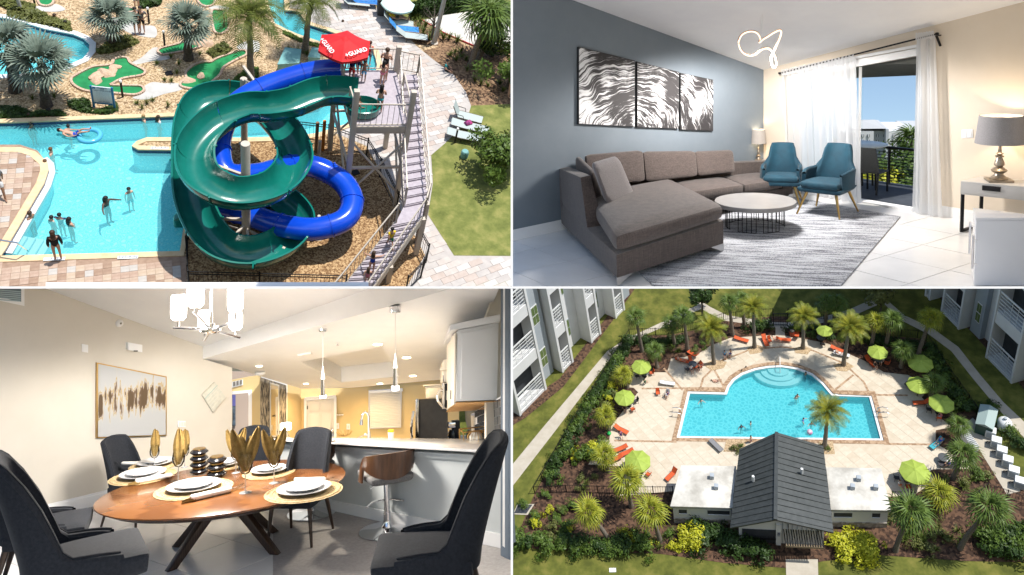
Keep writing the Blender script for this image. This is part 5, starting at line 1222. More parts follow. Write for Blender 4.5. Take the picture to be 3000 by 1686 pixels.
for lab,x,rows,wcan in(('slim chrome pendant above the left of the bar',946,(966,1074,1111,1160,1166),13),('slim chrome pendant above the right of the bar, nearer the camera',1158,(910,1036,1078,1132,1144),17)):
 t=thing(D,'pendant_lamp',lab,'pendant light',group='slim pendants over the bar');Yp=(pn0.y+pn1.y)/2+(1.2 if x<1000 else-.4)
 f=lambda r,x=x,Yp=Yp:colpt(x,Yp,r);k=1/D.ppm(f(1100));top=f(rows[0])
 part(t,'canopy',B().lathe([(wcan*k,-.03),(wcan*k,.06),(wcan*k*.9,.07)],24,tuple(top)),m_chrome,smooth=True)
 part(t,'cable',B().tube([top,f(rows[1])],.004,5),m_white)
 part(t,'tip',B().tube([f(rows[1]),f(rows[2])],[.004,.03],12),lamp_mat('pendant_tip_glow',(1,.97,.92),2.2),smooth=True)
 part(t,'tube',B().tube([f(rows[2]),f(rows[3])],[.03,.036],12),m_chrome,smooth=True)
 part(t,'bulb',B().lathe([(.05,f(rows[4]).z),(.055,f(rows[3]).z)],16,(f(rows[3]).x,f(rows[3]).y,0)),lamp_mat('pendant_bulb',(1,.95,.88),14))
 pl2=bpy.data.lights.new('pendant_glow','SPOT');pl2.energy=110;pl2.color=(1,.88,.70);pl2.spot_size=radians(172);pl2.spot_blend=1;pl2.shadow_soft_size=.05
 link(bpy.data.objects.new('pendant_glow',pl2),t).location=f(rows[4]+3)
for i,(x,y,w)in enumerate(zp(750,844,[(1225,560),(950,735),(1515,695),(1578,878),(503,957),(1246,957),(32,778)])and[(1106.6,1007,13),(1026.6,1058,9),(1191,1046,12),(1209.5,1099.6,10),(896.5,1122.6,7),(1112.8,1122.6,8),(759.3,1070.5,9)]):
 c=K(x,y);c=c+V((0,0,.3))*(1 if i==1 else 0)
 t=thing(D,'downlight',['recessed downlight in front of the tray ceiling','recessed downlight inside the tray','recessed downlight right of the tray near the cabinets','recessed downlight above the refrigerator','recessed downlight above the entry door','recessed downlight above the blinds','recessed downlight above the mirror hall'][i],'downlight',group='recessed ceiling downlights')
 k=w/D.ppm(c);n_=-kn
 q_=kn.to_track_quat('Z','Y').to_matrix()
 def disc(r0,z,nn_=24):return[c+n_*z+q_@V((r0*cos(2*pi*j/nn_),r0*sin(2*pi*j/nn_),0))for j in range(nn_)]
 part(t,'trim_ring',B().slab(disc(k*1.15,.004),n_*.012),m_white)
 part(t,'lens',B().slab(disc(k,.018),n_*.006),lamp_mat('downlight_lens',(1,.86,.62),9))
 l2=bpy.data.lights.new('downlight_beam','SPOT');l2.energy=105;l2.color=(1,.70,.36);l2.spot_size=radians(150);l2.spot_blend=1;l2.shadow_soft_size=.08
 link(bpy.data.objects.new('downlight_beam',l2),t).location=c+n_*.05
for lab,x,y,r in(('round ceiling speaker left in the tray',961,1051,.10),('round ceiling speaker lower in the tray',997,1075,.09)):
 c=K(x,y)+rise*.97;single(D,'ceiling_speaker',lab,'speaker',B().slab([c+V((r*cos(j*.4),r*sin(j*.4),0))for j in range(16)],-V((0,0,.02))),m_ceil)
c=K(989,1005);single(D,'sprinkler','small ceiling sprinkler between the pendants','sprinkler',B().lathe([(.03,0),(.012,-.03),(.03,-.05)][::-1],10,tuple(c)),m_chrome)
q=[K(872,1039),K(910,1032),K(916,1036),K(878,1043)];single(D,'ceiling_vent','flat white ceiling vent left of the tray','vent',B().slab(q,-kn*.03),m_white)
c=K(762,1090);single(D,'smoke_alarm','round smoke alarm near the mirror hall','smoke alarm',B().lathe([(.11,0),(.10,-.05),(.05,-.07)][::-1],18,tuple(c)),m_white,smooth=True)
def hx2(front,Yf,back,Yb):a,b=dep(Yf,front),dep(Yb,back);return B().hexa(a,b)
m_cabw=mat('cabinet_white',(.72,.73,.75),(.75,.76,.78),scale=2,rough=.4);m_cabc=mat('cabinet_cream',(.72,.66,.56),rough=.45)
m_und=mat('raw_plywood',(.42,.22,.07),(.50,.28,.10),scale=3,rough=.7,kind='wave')
uc=thing(D,'wall_cabinet','large white wall cabinet at the right with its end panel facing us','cabinet')
part(uc,'carcass',hx2([(1336,1176),(1456,1172),(1461,946),(1341,969)],-2.35,[(1310,1198),(1420,1190),(1425,985),(1312,1010)],1.0),m_cabw,bevel=.006)
part(uc,'end_panel',B().slab(dep(-2.355,[(1349,1170),(1446,1166),(1450,957),(1352,977)]),V((0,-.02,0))),m_cabw,bevel=.008)
part(uc,'crown',hx2([(1318,968),(1465,943),(1465,921),(1318,952)],-2.5,[(1300,1012),(1430,985),(1430,970),(1300,998)],1.0),m_cabw,bevel=.01)
part(uc,'underside',hx2([(1337,1179),(1454,1175),(1454,1177),(1337,1181)][::1],-2.32,[(1308,1205),(1392,1200),(1392,1203),(1308,1208)],.6),m_und)
for k,(x0,x1)in enumerate(((1324,1335),(1312,1322))):
 part(uc,'door',B().slab([colpt(x1,-2.3+k*1.2,1183+k*9),colpt(x0,-1.2+k*1.2,1192+k*9),colpt(x0+1,-1.2+k*1.2,990+k*24),colpt(x1+3,-2.3+k*1.2,975+k*20)],V((-.03,-.01,0))),m_cabc,bevel=.004)
 part(uc,'bar_handle',B().tube([colpt(x0-3,-1.9+k,1170+k*2),colpt(x0-3,-1.9+k,1144+k*2)],.012,8),m_chrome,smooth=True)
mc=thing(D,'microwave','stainless over range microwave with curved handle','microwave')
part(mc,'body',hx2([(1296,1198),(1311,1198),(1311,1122),(1296,1122)],-.3,[(1290,1200),(1311,1200),(1311,1126),(1290,1126)],1.2),m_steel,bevel=.01)
part(mc,'door_glass',B().slab(dep(-.31,[(1303,1195),(1310,1195),(1310,1124),(1303,1124)]),V((0,-.02,0))),m_black)
part(mc,'handle',B().tube([colpt(1295,-.35,1190),colpt(1283,-.5,1175),colpt(1281,-.5,1160),colpt(1287,-.4,1146),colpt(1295,-.35,1145)],.02,8),m_chrome,smooth=True)
fdg=thing(D,'refrigerator','black sided refrigerator with stainless doors','refrigerator')
part(fdg,'body',hx2([(1226,1300),(1312,1300),(1312,1168),(1228,1170)],2.2,[(1222,1300),(1312,1300),(1312,1172),(1224,1174)],3.2),mat('fridge_black',(.022,.023,.026),(.03,.031,.034),scale=8,rough=.55))
part(fdg,'door',hx2([(1216,1300),(1226,1300),(1227,1169),(1218,1169)],2.15,[(1214,1300),(1222,1300),(1223,1172),(1216,1172)],3.2),m_steel,bevel=.02)
part(fdg,'handle',B().tube([colpt(1211,2.1,1206),colpt(1207,2.0,1230),colpt(1205,2.0,1260),colpt(1208,2.1,1292)],.025,8),m_chrome,smooth=True)
ovc=thing(D,'wall_cabinet','cream wall cabinet above the refrigerator','cabinet')
part(ovc,'carcass',hx2([(1248,1168),(1312,1168),(1312,1128),(1248,1132)],2.4,[(1246,1168),(1312,1168),(1312,1130),(1246,1134)],3.2),m_cabc,bevel=.01)
part(ovc,'door',B().slab(dep(2.39,[(1254,1166),(1290,1166),(1290,1136),(1254,1138)]),V((0,-.03,0))),m_cabc,bevel=.008)
part(ovc,'crown',hx2([(1240,1132),(1312,1128),(1312,1124),(1240,1128)],2.35,[(1240,1134),(1312,1130),(1312,1126),(1240,1130)],3.2),m_cabc)
ovc=thing(D,'wall_cabinet','cream wall cabinet between refrigerator and microwave','cabinet')
part(ovc,'carcass',hx2([(1296,1120),(1330,1120),(1330,1048),(1299,1056)],.2,[(1290,1124),(1330,1124),(1330,1060),(1292,1068)],1.6),m_cabc,bevel=.01)
part(ovc,'crown',hx2([(1288,1086),(1330,1080),(1330,1072),(1290,1078)],.1,[(1288,1088),(1330,1084),(1330,1076),(1290,1080)],.2),m_cabc)
part(ovc,'bar_handle',B().tube([colpt(1299,.1,1118),colpt(1299,.1,1100)],.012,8),m_chrome,smooth=True)
bsw=B();ba,bb=colpt(1474,-2.9),colpt(1390,.4)
BW=lambda x,y:D.w(ba,bb,x,y)
t=thing(D,'backsplash','glossy grey brick tile backsplash beside the wall cabinet','backsplash')
part(t,'grout_bed',B().slab([BW(1392,1300),BW(1474,1316),BW(1474,1158),BW(1392,1205)],V((.05,.02,0))),mat('pale_grout',(.55,.55,.56),rough=.8))
m_bs=mat('glossy_grey_tile',(.045,.05,.058),(.09,.095,.105),scale=2,rough=.08,coat=.5)
for r in range(6):
 for c in range(5):
  x0=1393+c*17+(8 if r%2 else 0);x1=min(x0+15.6,1473.5)
  if x1-x0<3:continue
  rowa=lambda x:1164+(1474-x)*.52*(1-r/7.0)+r*25.5
  rowb=lambda x:1164+(1474-x)*.52*(1-(r+1)/7.0)+(r+1)*25.5-1.4
  part(t,'tile',B().slab([BW(x0,rowb(x0)),BW(x1,rowb(x1)),BW(x1,rowa(x1)),BW(x0,rowa(x0))],V((-.02,-.012,0))),m_bs)
struct(D,'worktop',B().hexa([p-V((0,0,.06))for p in(CT(1236,1278),CT(1300,1300),CT(1474,1322),CT(1380,1276))],[CT(1236,1278)+V((0,0,.004)),CT(1300,1300)+V((0,0,.004)),CT(1474,1322)+V((0,0,.004)),CT(1380,1276)+V((0,0,.004))]),m_quartz,'stone worktop along the right kitchen wall')
def cth(x,y,up=.012):p=CT(x,y);return V((p.x,p.y,p.z+up)),1/D.ppm(p)
p,k=cth(1146,1293)
t=thing(D,'cup','white paper cup with a yellow rim on the bar','cup',p);part(t,'cup_body',B().lathe([(7*k,0),(9.5*k,24*k)],20),m_white,smooth=True);part(t,'yellow_rim',B().lathe([(9*k,24*k),(9*k,29*k)],20),mat('yellow_rim',(.75,.62,.01),rough=.5),smooth=True)
p,k=cth(1081,1291)
t=thing(D,'faucet','tall chrome pull down kitchen faucet on the bar','faucet',p)
part(t,'body',B().tube([(0,0,0),(0,0,8*k),(0,0,22*k)],[7*k,5.5*k,4.5*k],14),m_chrome,smooth=True)
part(t,'spout',B().tube([(0,0,20*k),(0,0,66*k),(-3*k,0,75*k),(-9*k,0,79*k),(-15*k,0,76*k),(-19*k,0,66*k),(-20*k,0,58*k)],3.3*k,12),m_chrome,smooth=True)
part(t,'spray_head',B().tube([(-20*k,0,60*k),(-22*k,0,44*k)],[4*k,5.5*k],12),m_chrome,smooth=True)
part(t,'lever',B().tube([(0,0,14*k),(-14*k,0,15*k)],3.5*k,10).tube([(-14*k,0,15*k),(-34*k,0,8*k)],1.2*k,8),m_chrome,smooth=True)
p,k=cth(1009,1280)
t=thing(D,'wire_basket','gold wire fruit bowl on the bar near the entry door','bowl',p)
for j in range(12):a=j*pi/6;part(t,'wire',B().tube([(6*k*cos(a),6*k*sin(a),0),(16*k*cos(a+.2),16*k*sin(a+.2),4*k),(23*k*cos(a+.4),23*k*sin(a+.4),12*k)],.9*k,5),m_gold)
part(t,'base_ring',B().tube([(6*k*cos(j*pi/8),6*k*sin(j*pi/8),.5*k)for j in range(16)],.9*k,5,closed=True),m_gold)
p,k=cth(1396,1304)
t=thing(D,'wire_frame_ornament','gold wire box frame holding a caged string ball','ornament',p)
bx_=[(-44,-12),(46,-12),(46,12),(-44,12)]
for z in(1,42):
 for j in range(4):a,b=bx_[j],bx_[(j+1)%4];part(t,'frame_bar',B().bar((a[0]*k,a[1]*k*2,z*k),(b[0]*k,b[1]*k*2,z*k),3*k),m_gold)
for a in bx_:part(t,'frame_bar',B().bar((a[0]*k,a[1]*k*2,1*k),(a[0]*k,a[1]*k*2,42*k),3*k),m_gold)
part(t,'string_ball',B().ball((0,0,20*k),20*k,20,12,.85),mat('white_string',(.70,.68,.63),(.80,.78,.72),scale=30,rough=.9,bump=1.0,kind='wave'),smooth=True)
for j in range(8):a=j*pi/8;part(t,'cage_wire',B().tube([(27*k*cos(a)*sin(q*pi/8),27*k*sin(a)*sin(q*pi/8),(20-18*cos(q*pi/8))*k)for q in range(16)],.8*k,4,closed=True),m_gold)
p,k=cth(1408,1290)
t=thing(D,'paper_towel','white paper towel roll on the worktop','paper towel',p);part(t,'roll',B().lathe([(25*k,0),(26*k,2*k),(26*k,72*k),(8*k,73*k)],28),m_nap,smooth=True);part(t,'spindle',B().lathe([(1.5*k,72*k),(1.5*k,77*k)],8),m_chrome)
p,k=cth(1263,1284)
t=thing(D,'knife_block','wooden knife block with black handled knives','knife block',p)
part(t,'block',B().hexa([(-18*k,-8*k,0),(14*k,-8*k,0),(14*k,8*k,0),(-18*k,8*k,0)],[(-17*k,-8*k,20*k),(4*k,-8*k,34*k),(4*k,8*k,34*k),(-17*k,8*k,20*k)]),m_und,bevel=.01)
for j in range(7):part(t,'knife_handle',B().bar(((-15+j*2.6)*k,(-4+(j%3)*4)*k,(21+j*1.6)*k),((-19+j*2.6)*k,(-4+(j%3)*4)*k,(36+j*1.8)*k),2.6*k),m_black)
p,k=cth(1330,1290)
t=thing(D,'coffee_maker','black and chrome coffee maker on the worktop','coffee maker',p)
part(t,'body',B().box((8*k,6*k,26*k),(22*k,22*k,52*k)),m_black,bevel=.02);part(t,'brew_head',B().box((-6*k,2*k,42*k),(22*k,20*k,16*k)),m_chrome,bevel=.02)
part(t,'carafe',B().lathe([(9*k,2*k),(11*k,10*k),(8*k,24*k),(6*k,30*k)],18,(-8*k,-6*k,0)),mat('smoked_glass',(.03,.025,.02),rough=.08),smooth=True)
part(t,'carafe_handle',B().tube([(-17*k,-8*k,8*k),(-23*k,-9*k,16*k),(-16*k,-8*k,26*k)],1.8*k,8),m_chrome,smooth=True)
p,k=cth(1382,1284)
t=thing(D,'blender','glass jug blender with black lid under the wall cabinet','blender',p)
part(t,'jug',B().lathe([(10*k,22*k),(17*k,50*k),(18*k,82*k)],20),mat('amber_tinted_glass',(.30,.26,.18),rough=.08),smooth=True);part(t,'lid',B().lathe([(19*k,82*k),(19*k,88*k),(8*k,91*k)],20),m_black,smooth=True);part(t,'motor_base',B().lathe([(18*k,0),(16*k,12*k),(11*k,22*k)],20),m_black,smooth=True)
p,k=cth(1310,1282)
t=thing(D,'utensil_holder','black utensil pot with steel utensils beside the refrigerator','utensil holder',p);part(t,'pot',B().lathe([(8*k,0),(10*k,18*k)],16),m_black)
for j in range(4):part(t,'utensil',B().tube([((j-1.5)*2*k,0,4*k),((j-1.5)*4*k,2*k,46*k)],1.1*k,6),m_chrome)
t=thing(D,'table_lamp','glowing white drum lamp in front of the mirror panel','lamp')
lc=colpt(837,3.9,1250);k=1/D.ppm(lc)
sh_=B().lathe([(16*k,-9*k),(16*k,9*k)],28,tuple(lc));part(t,'lamp_shade',sh_,lamp_mat('glowing_lamp_shade',(1,.93,.80),3.2),smooth=True)
for a in(0,2.1,4.2):part(t,'tripod_leg',B().tube([lc+V((0,0,-8*k)),lc+V((14*k*cos(a),14*k*sin(a),-40*k))],.8*k,6),m_chrome)
single(D,'console_table','white console table under the drum lamp behind the bar','table',B().box((lc.x,lc.y,lc.z-42*k),(90*k,40*k,4*k)).box((lc.x,lc.y,(lc.z-44*k)/2),(80*k,30*k,lc.z-44*k)),m_white)
K_=PARK
def gp(pts,h=0.0):return[K_.g(x,y,h)for x,y in pts]
def A_(pts):return zp(0,0,pts)
def B_(pts):return zp(750,0,pts)
def C_(pts):return zp(0,420,pts)
def D_(pts):return zp(750,420,pts)
m_mulch=mat('tan_wood_chip',(.20,.12,.055),(.66,.50,.30),scale=9,rough=.95,kind='voronoi',bump=.6,bscale=10,lo=.1,hi=.9,c3=(.44,.30,.15))
m_chip=mat('pale_gravel_chip',(.20,.13,.07),(.60,.46,.30),scale=17,rough=.95,kind='voronoi',bump=.5,bscale=22,lo=.1,hi=.9,c3=(.42,.30,.17))
m_brown=mat('brown_bark_mulch',(.09,.05,.03),(.30,.19,.11),scale=9,rough=.95,kind='voronoi',bump=.5,bscale=12,lo=.1,hi=.9)
m_lawn=mat('dry_lawn',(.085,.105,.022),(.28,.26,.085),scale=1.4,rough=.95,bump=.6,bscale=40,detail=10,lo=.3,hi=.7,c3=(.16,.18,.045))
m_lawn2=mat('green_lawn',(.07,.12,.015),(.17,.20,.04),scale=.8,rough=.95,bump=.5,bscale=30,detail=9)
m_sand=mat('white_sand',(0.561,0.535,0.493),(0.646,0.62,0.578),scale=1.2,rough=.95,bump=.4,bscale=9)
m_turf=mat('artificial_turf',(.008,.17,.055),(.018,.25,.085),scale=2.5,rough=.9,bump=.2,bscale=60)
m_conc=mat('pale_concrete',(0.425,0.416,0.399),(0.51,0.501,0.484),scale=2,rough=.85,bump=.15,bscale=30)
m_coping=mat('tan_coping',(.60,.44,.26),(.70,.54,.34),scale=3,rough=.8,bump=.1)
m_wall_w=mat('white_pool_edge',(0.648,0.666,0.675),(0.702,0.72,0.72),scale=4,rough=.6)
m_navy=mat('navy_tile',(.01,.02,.09),(.02,.035,.14),scale=16,rough=.2,kind='voronoi')
m_caustic_plaster=mat('turquoise_plaster_caustics',(.10,.60,.68),(.62,.92,.90),scale=5.5,rough=.7,kind='edge',lo=.0,hi=.34,c3=(.20,.70,.76))  # pale web of caustic light painted into the plaster colour
MATS['turquoise_plaster_caustics'].node_tree.nodes['Color Ramp'].color_ramp.elements[0].color=(.46,.88,.90,1)
MATS['turquoise_plaster_caustics'].node_tree.nodes['Color Ramp'].color_ramp.elements[1].color=(.19,.69,.76,1)
m_water=glass_mat('pool_water',(.72,.96,.98),.05,bump=.8,bscale=3.0,cloud=(.16,.66,.74,.32))
m_pav=[mat('paver_%s'%n,a,b,scale=5,rough=.85,bump=.15,bscale=30)for n,a,b in(('rose',(0.361,0.249,0.189),(0.447,0.327,0.258)),('tan',(0.396,0.292,0.224),(0.482,0.37,0.292)),('brown',(0.275,0.181,0.129),(0.361,0.249,0.181)),('grey',(0.404,0.378,0.353),(0.482,0.447,0.413)),('sand',(0.43,0.327,0.241),(0.499,0.396,0.31)))]
m_pavg=[mat('walk_paver_%s'%n,a,b,scale=3,rough=.85,bump=.15,bscale=20)for n,a,b in(('pale',(0.448,0.4,0.368),(0.512,0.464,0.432)),('grey',(0.4,0.368,0.352),(0.464,0.432,0.408)),('rose',(0.416,0.344,0.304),(0.48,0.408,0.368)),('white',(0.496,0.464,0.44),(0.544,0.512,0.488)))]
m_beige=mat('beige_powder_coat',(.50,.44,.37),(.55,.49,.42),scale=4,rough=.45)
m_tread=mat('mauve_stair_tread',(.36,.32,.36),(.43,.39,.43),scale=6,rough=.7)
m_green=mat('green_fibreglass',(.004,.135,.105),(.008,.17,.135),scale=1.2,rough=.22,coat=.4)
m_blue=mat('blue_fibreglass',(.003,.050,.50),(.006,.075,.62),scale=.8,rough=.2,coat=.4)
m_fence=mat('black_fence_steel',(.012,.012,.013),rough=.45,metal=.3)
pool_px=[(-60,365),(565,341),(700,337),(850,331),(935,312),(975,270),(985,220),(975,165),(950,128),(913,116),(872,102),(837,87),(805,70),(788,17),(776,-40),(829,-40),(834,32),(875,36),(901,73),(954,90),(1006,108),(1056,125),(1094,151),(1104,190),(1098,240),(1075,300),(1012,366),(930,392),(850,402),(700,406),(540,405),(430,405),(400,416),(386,430),(405,441),(556,443),(560,530),(527,738),(4,752),(15,736),(130,540),(143,500),(140,478),(122,462),(105,447),(60,434),(-60,434)]
lazy_px=[(-60,45),(24,57),(75,70),(131,87),(215,103),(244,115),(262,131),(261,152),(243,174),(203,191),(162,205),(120,215),(-60,224)]
pool=[V((p.x,p.y,0))for p in gp(pool_px)];lazy=[V((p.x,p.y,0))for p in gp(lazy_px)]
outer=[V((p.x,p.y,0))for p in gp([(-90,-60),(1640,-60),(1640,836),(1497,836),(1497,895),(-90,895)])]
gb=B();pts=outer+pool+lazy
gb.add(pts,[t for t in tessellate_polygon([outer,pool,lazy])])
struct(K_,'ground',gb,m_chip,'tan gravel and wood chip ground of the water park')
def basin(poly,depth,name,label,wl=-.16):
 b=B();n=len(poly);b.sheet(poly,-depth);struct(K_,name+'_floor',b,m_caustic_plaster,label+' floor')
 w=B()
 for i in range(n):
  p,q=poly[i],poly[(i+1)%n];w.quad((p.x,p.y,-depth),(q.x,q.y,-depth),(q.x,q.y,-.34),(p.x,p.y,-.34))
 struct(K_,name+'_wall',w,m_caustic_plaster,label+' side wall')
 w=B()
 for i in range(n):
  p,q=poly[i],poly[(i+1)%n];w.quad((p.x,p.y,-.34),(q.x,q.y,-.34),(q.x,q.y,-.02),(p.x,p.y,-.02))
 struct(K_,name+'_tile_band',w,m_navy,'navy tile band of the '+label)
 struct(K_,name+'_water',B().sheet(poly,wl),m_water,'rippling turquoise water of the '+label)
basin(pool,1.28,'pool','main pool');basin(lazy,1.28,'river','lazy river')
def strip(poly_px,w,z0,z1,closed=False,side=1):
 P=gp(poly_px);b=B();n=len(P);off=[]
 for i in range(n):
  a,c=(P[i-1]if i or closed else P[i]),(P[(i+1)%n]if i<n-1 or closed else P[i])
  d=(c-a).normalized();off.append(V((-d.y,d.x,0))*w*side)
 for i in range(n if closed else n-1):
  j=(i+1)%n;a,c=P[i],P[j];a2,c2=a+off[i],c+off[j]
  b.hexa([(a.x,a.y,z0),(c.x,c.y,z0),(c2.x,c2.y,z0),(a2.x,a2.y,z0)],[(a.x,a.y,z1),(c.x,c.y,z1),(c2.x,c2.y,z1),(a2.x,a2.y,z1)])
 return b
for i,(pts,w,sd)in enumerate(((pool_px[:11],.26,1),(pool_px[10:16][:5],.2,1),(pool_px[15:30],.3,1),(pool_px[29:37],.26,1),(pool_px[36:39],.3,1),(pool_px[38:],.3,1))):
 struct(K_,'pool_coping',strip(pts,w,-.02,.05,side=sd),m_coping,'tan stone coping along the pool edge')
struct(K_,'river_coping',strip(lazy_px,.3,-.02,.05,side=1 if False else-1 if(lazy[1]-lazy[0]).cross(lazy[2]-lazy[1]).z>0 else 1),m_wall_w,'white coping of the lazy river')
for pts in([(4,752),(527,738),(560,530)],[(15,736),(130,540),(143,500),(140,478),(122,462)]):
 struct(K_,'pool_step_edge',strip(pts,.22,-.30,-.10,side=-1),m_wall_w,'white submerged step edge')
for i in range(4):
 a,b_=K_.g(24+i*22,742-i*1.5,-.2),K_.g(58+i*22,690-i*3,-.2)
 d=(b_-a).normalized();nrm_=V((d.y,-d.x,0))
 struct(K_,'pool_step',B().hexa(*[[V((p.x,p.y,z))for p in(a,b_,b_+nrm_*.28,a+nrm_*.28)]for z in(-1.0,-.22-.14*i)]),m_wall_w,'white entry step in the pool corner')
def zone(name,pts,z,m,label,sm=0):
 p=gp(smooth_poly(pts,sm)if sm else pts);return struct(K_,name,B().sheet(p,z),m,label)
def inside(x,y,poly):
 c=False;n=len(poly)
 for i in range(n):
  a,b_=poly[i],poly[i-1]
  if(a[1]>y)!=(b_[1]>y)and x<(b_[0]-a[0])*(y-a[1])/(b_[1]-a[1])+a[0]:c=not c
 return c
def pave(floor_obj,poly,org,ang,su,sv,mats,lim,z,gap=.012,name='paver',near=None,bond=.5):
 u,v=V((cos(ang),sin(ang),0)),V((-sin(ang),cos(ang),0));us=[(V((p[0],p[1],0))-org).dot(u)for p in poly];vs=[(V((p[0],p[1],0))-org).dot(v)for p in poly];cells=[]
 for i in range(int(min(us)/su)-1,int(max(us)/su)+2):
  for j in range(int(min(vs)/sv)-1,int(max(vs)/sv)+2):
   c=org+u*(i+.5+(bond if j%2 else 0))*su+v*(j+.5)*sv
   if inside(c.x,c.y,poly)and all(inside((c+u*a*su*.45+v*b_*sv*.45).x,(c+u*a*su*.45+v*b_*sv*.45).y,poly)for a in(-1,1)for b_ in(-1,1)):cells.append(c)
 cells.sort(key=lambda c:c.y)
 tile=[B().box((0,0,z),(su-gap,sv-gap,.03),ang).mesh(name,m)for m in mats]
 for c in cells[:lim]:
  o=part(floor_obj,name,R.choice(tile),None);o.location=(c.x,c.y,R.uniform(-.004,.004))
 if len(cells)>lim:
  rest=[B()for _ in mats]
  for c in cells[lim:]:R.choice(rest).box((c.x,c.y,z+R.uniform(-.004,.004)),(su-gap,sv-gap,.03),ang)
  bb=B()
  for k,r_ in enumerate(rest):bb.mi=k;bb.add(r_.v,r_.f)
  o=part(floor_obj,name+'_field',bb,mats);o['kind']='stuff'
zone('slide_bed',[(562,447),(700,412),(850,408),(980,398),(1073,432),(1111,499),(1160,600),(1200,665),(1245,750),(1187,852),(1187,893),(552,893),(550,745),(533,738),(566,530)],.008,mat('orange_bark_gravel',(.13,.065,.028),(.50,.34,.18),scale=17,rough=.95,kind='voronoi',bump=.6,bscale=22,lo=.08,hi=.92,c3=(.30,.18,.085)),'orange brown bark gravel under the slides')
dk=zone('deck_left',[(-70,425),(60,425),(110,442),(127,464),(128,500),(116,528),(60,622),(-10,745),(-70,800)],.012,m_pav[2],'rose paver deck left of the pool')
ang_t=atan2(*(gp([(0,790),(540,770)])[1]-gp([(0,790),(540,770)])[0]).yx)
pave(dk,[(p.x,p.y)for p in gp([(-30,428),(60,430),(106,445),(122,466),(122,500),(110,528),(56,620),(-10,735),(-30,780)])],K_.g(60,600),ang_t+.12,.30,.30,m_pav,150,.018,bond=0)
dk=zone('deck_front',[(-70,768),(545,752),(548,895),(-70,895)],.012,m_pav[2],'rose paver deck in front of the pool')
pave(dk,[(p.x,p.y)for p in gp([(-40,770),(543,755),(546,850),(-40,850)])],K_.g(60,800),ang_t+.12,.30,.30,m_pav,200,.018,bond=0)
walk_px=[(829,-55),(838,24),(880,28),(908,64),(960,81),(1012,99),(1062,116),(1103,145),(1115,188),(1109,244),(1086,306),(1020,376),(985,392),(1073,428),(1111,495),(1160,597),(1200,662),(1245,748),(1187,850),(1187,893),(1496,893),(1496,836),(1640,836),(1640,752),(1330,750),(1254,631),(1268,537),(1263,456),(1304,421),(1365,361),(1380,311),(1365,271),(1330,221),(1270,176),(1240,152),(1215,131),(1190,100),(1160,72),(1125,46),(1100,21),(1030,-55)]
wk=zone('walkway',walk_px,.010,m_pavg[1],'curving grey paver walkway beside the slide tower')
pave(wk,[(p.x,p.y)for p in gp(walk_px)],K_.g(1200,300),.35,.62,.31,m_pavg,0,.014)
zone('lawn',[(1304,421),(1263,456),(1268,537),(1254,631),(1330,750),(1640,752),(1640,300),(1380,311),(1365,361)],.02,m_lawn,'dry green lawn right of the stairs')
zone('lawn',[(1366,893),(1374,824),(1640,817),(1640,835),(1496,835),(1496,893)],.024,m_lawn2,'small lawn corner at the lower right')
zone('planting_bed',[(1270,176),(1330,221),(1365,271),(1380,311),(1500,330),(1640,330),(1640,140),(1390,140),(1320,128),(1240,150)],.016,m_brown,'brown mulch bed with grass clumps')
zone('sand_court',[(1233,62),(1300,45),(1370,36),(1640,30),(1640,152),(1390,139),(1300,100)],.02,m_sand,'white sand volleyball court')
zone('lawn',[(1128,46),(1104,21),(1060,-55),(1640,-55),(1640,30),(1370,36),(1233,60),(1160,62)],.014,m_lawn,'lawn behind the sand court')
zone('planting_bed',[(1160,66),(1233,61),(1358,134),(1300,137),(1218,131),(1195,102)],.018,m_brown,'mulch bed at the foot of the lamp pole')
sb=strip([(1233,61),(1300,100),(1390,139)],.06,.0,.10);single(K_,'court_border','low red border board of the sand court','border',sb,mat('red_board',(.42,.05,.05),rough=.7))
golf={'green golf lane with a curved row of rocks behind the blue sign':A_([(720,800),(760,770),(850,720),(950,680),(1100,665),(1140,640),(1148,610),(1200,590),(1280,592),(1308,640),(1380,680),(1450,715),(1462,740),(1420,770),(1240,800),(1140,850),(1130,868),(1390,872),(1440,890),(1450,920),(1410,950),(1330,965),(1120,945),(900,930),(800,900),(730,850)]),'small green golf lane with rocks at its right end':A_([(1590,515),(1640,490),(1780,455),(1850,425),(1900,398),(1960,390),(2040,405),(2058,435),(2040,470),(1960,500),(1880,520),(1700,552),(1640,560),(1597,540)]),'long bent green golf lane left of the queen palm':A_([(1868,770),(1880,720),(1960,660),(2060,630),(2120,635),(2180,600),(2330,545),(2400,520),(2470,520),(2480,560),(2400,600),(2290,660),(2240,700),(2215,760),(2150,820),(2080,870),(1960,905),(1850,890),(1812,865),(1832,832),(1890,815)]),'upright green golf lane behind the right silver palm':A_([(2130,120),(2200,110),(2290,130),(2292,300),(2220,350),(2162,330),(2140,250)]),'green golf lane at the top left of the park':A_([(380,-40),(530,-40),(535,40),(480,70),(420,62),(393,40)]),'green golf lane at the top edge beside the right silver palm':A_([(1985,-30),(2150,-20),(2152,50),(2080,75),(2010,45)]),'green golf lane behind the two standing golfers':A_([(1120,90),(1250,80),(1360,100),(1340,130),(1180,130)])}
m_kerb=mat('rose_kerb_stone',(.46,.32,.24),(.58,.44,.34),scale=6,rough=.9,bump=.3,bscale=20);m_rock=mat('sandstone_rock',(.46,.31,.21),(.62,.46,.34),scale=3,rough=.9,bump=.6,bscale=8)
_rockm=[]
for sd in range(3):
 r=random.Random(sd);b=B().ball((0,0,0),1.0,12,8);b.v=[tuple(V(v)*(1+.22*sin(3.1*v[0]+sd)*cos(2.7*v[1]-sd)+.1*sin(5*v[2]+sd)))for v in b.v];_rockm.append(b.mesh('rock',m_rock,smooth=True))
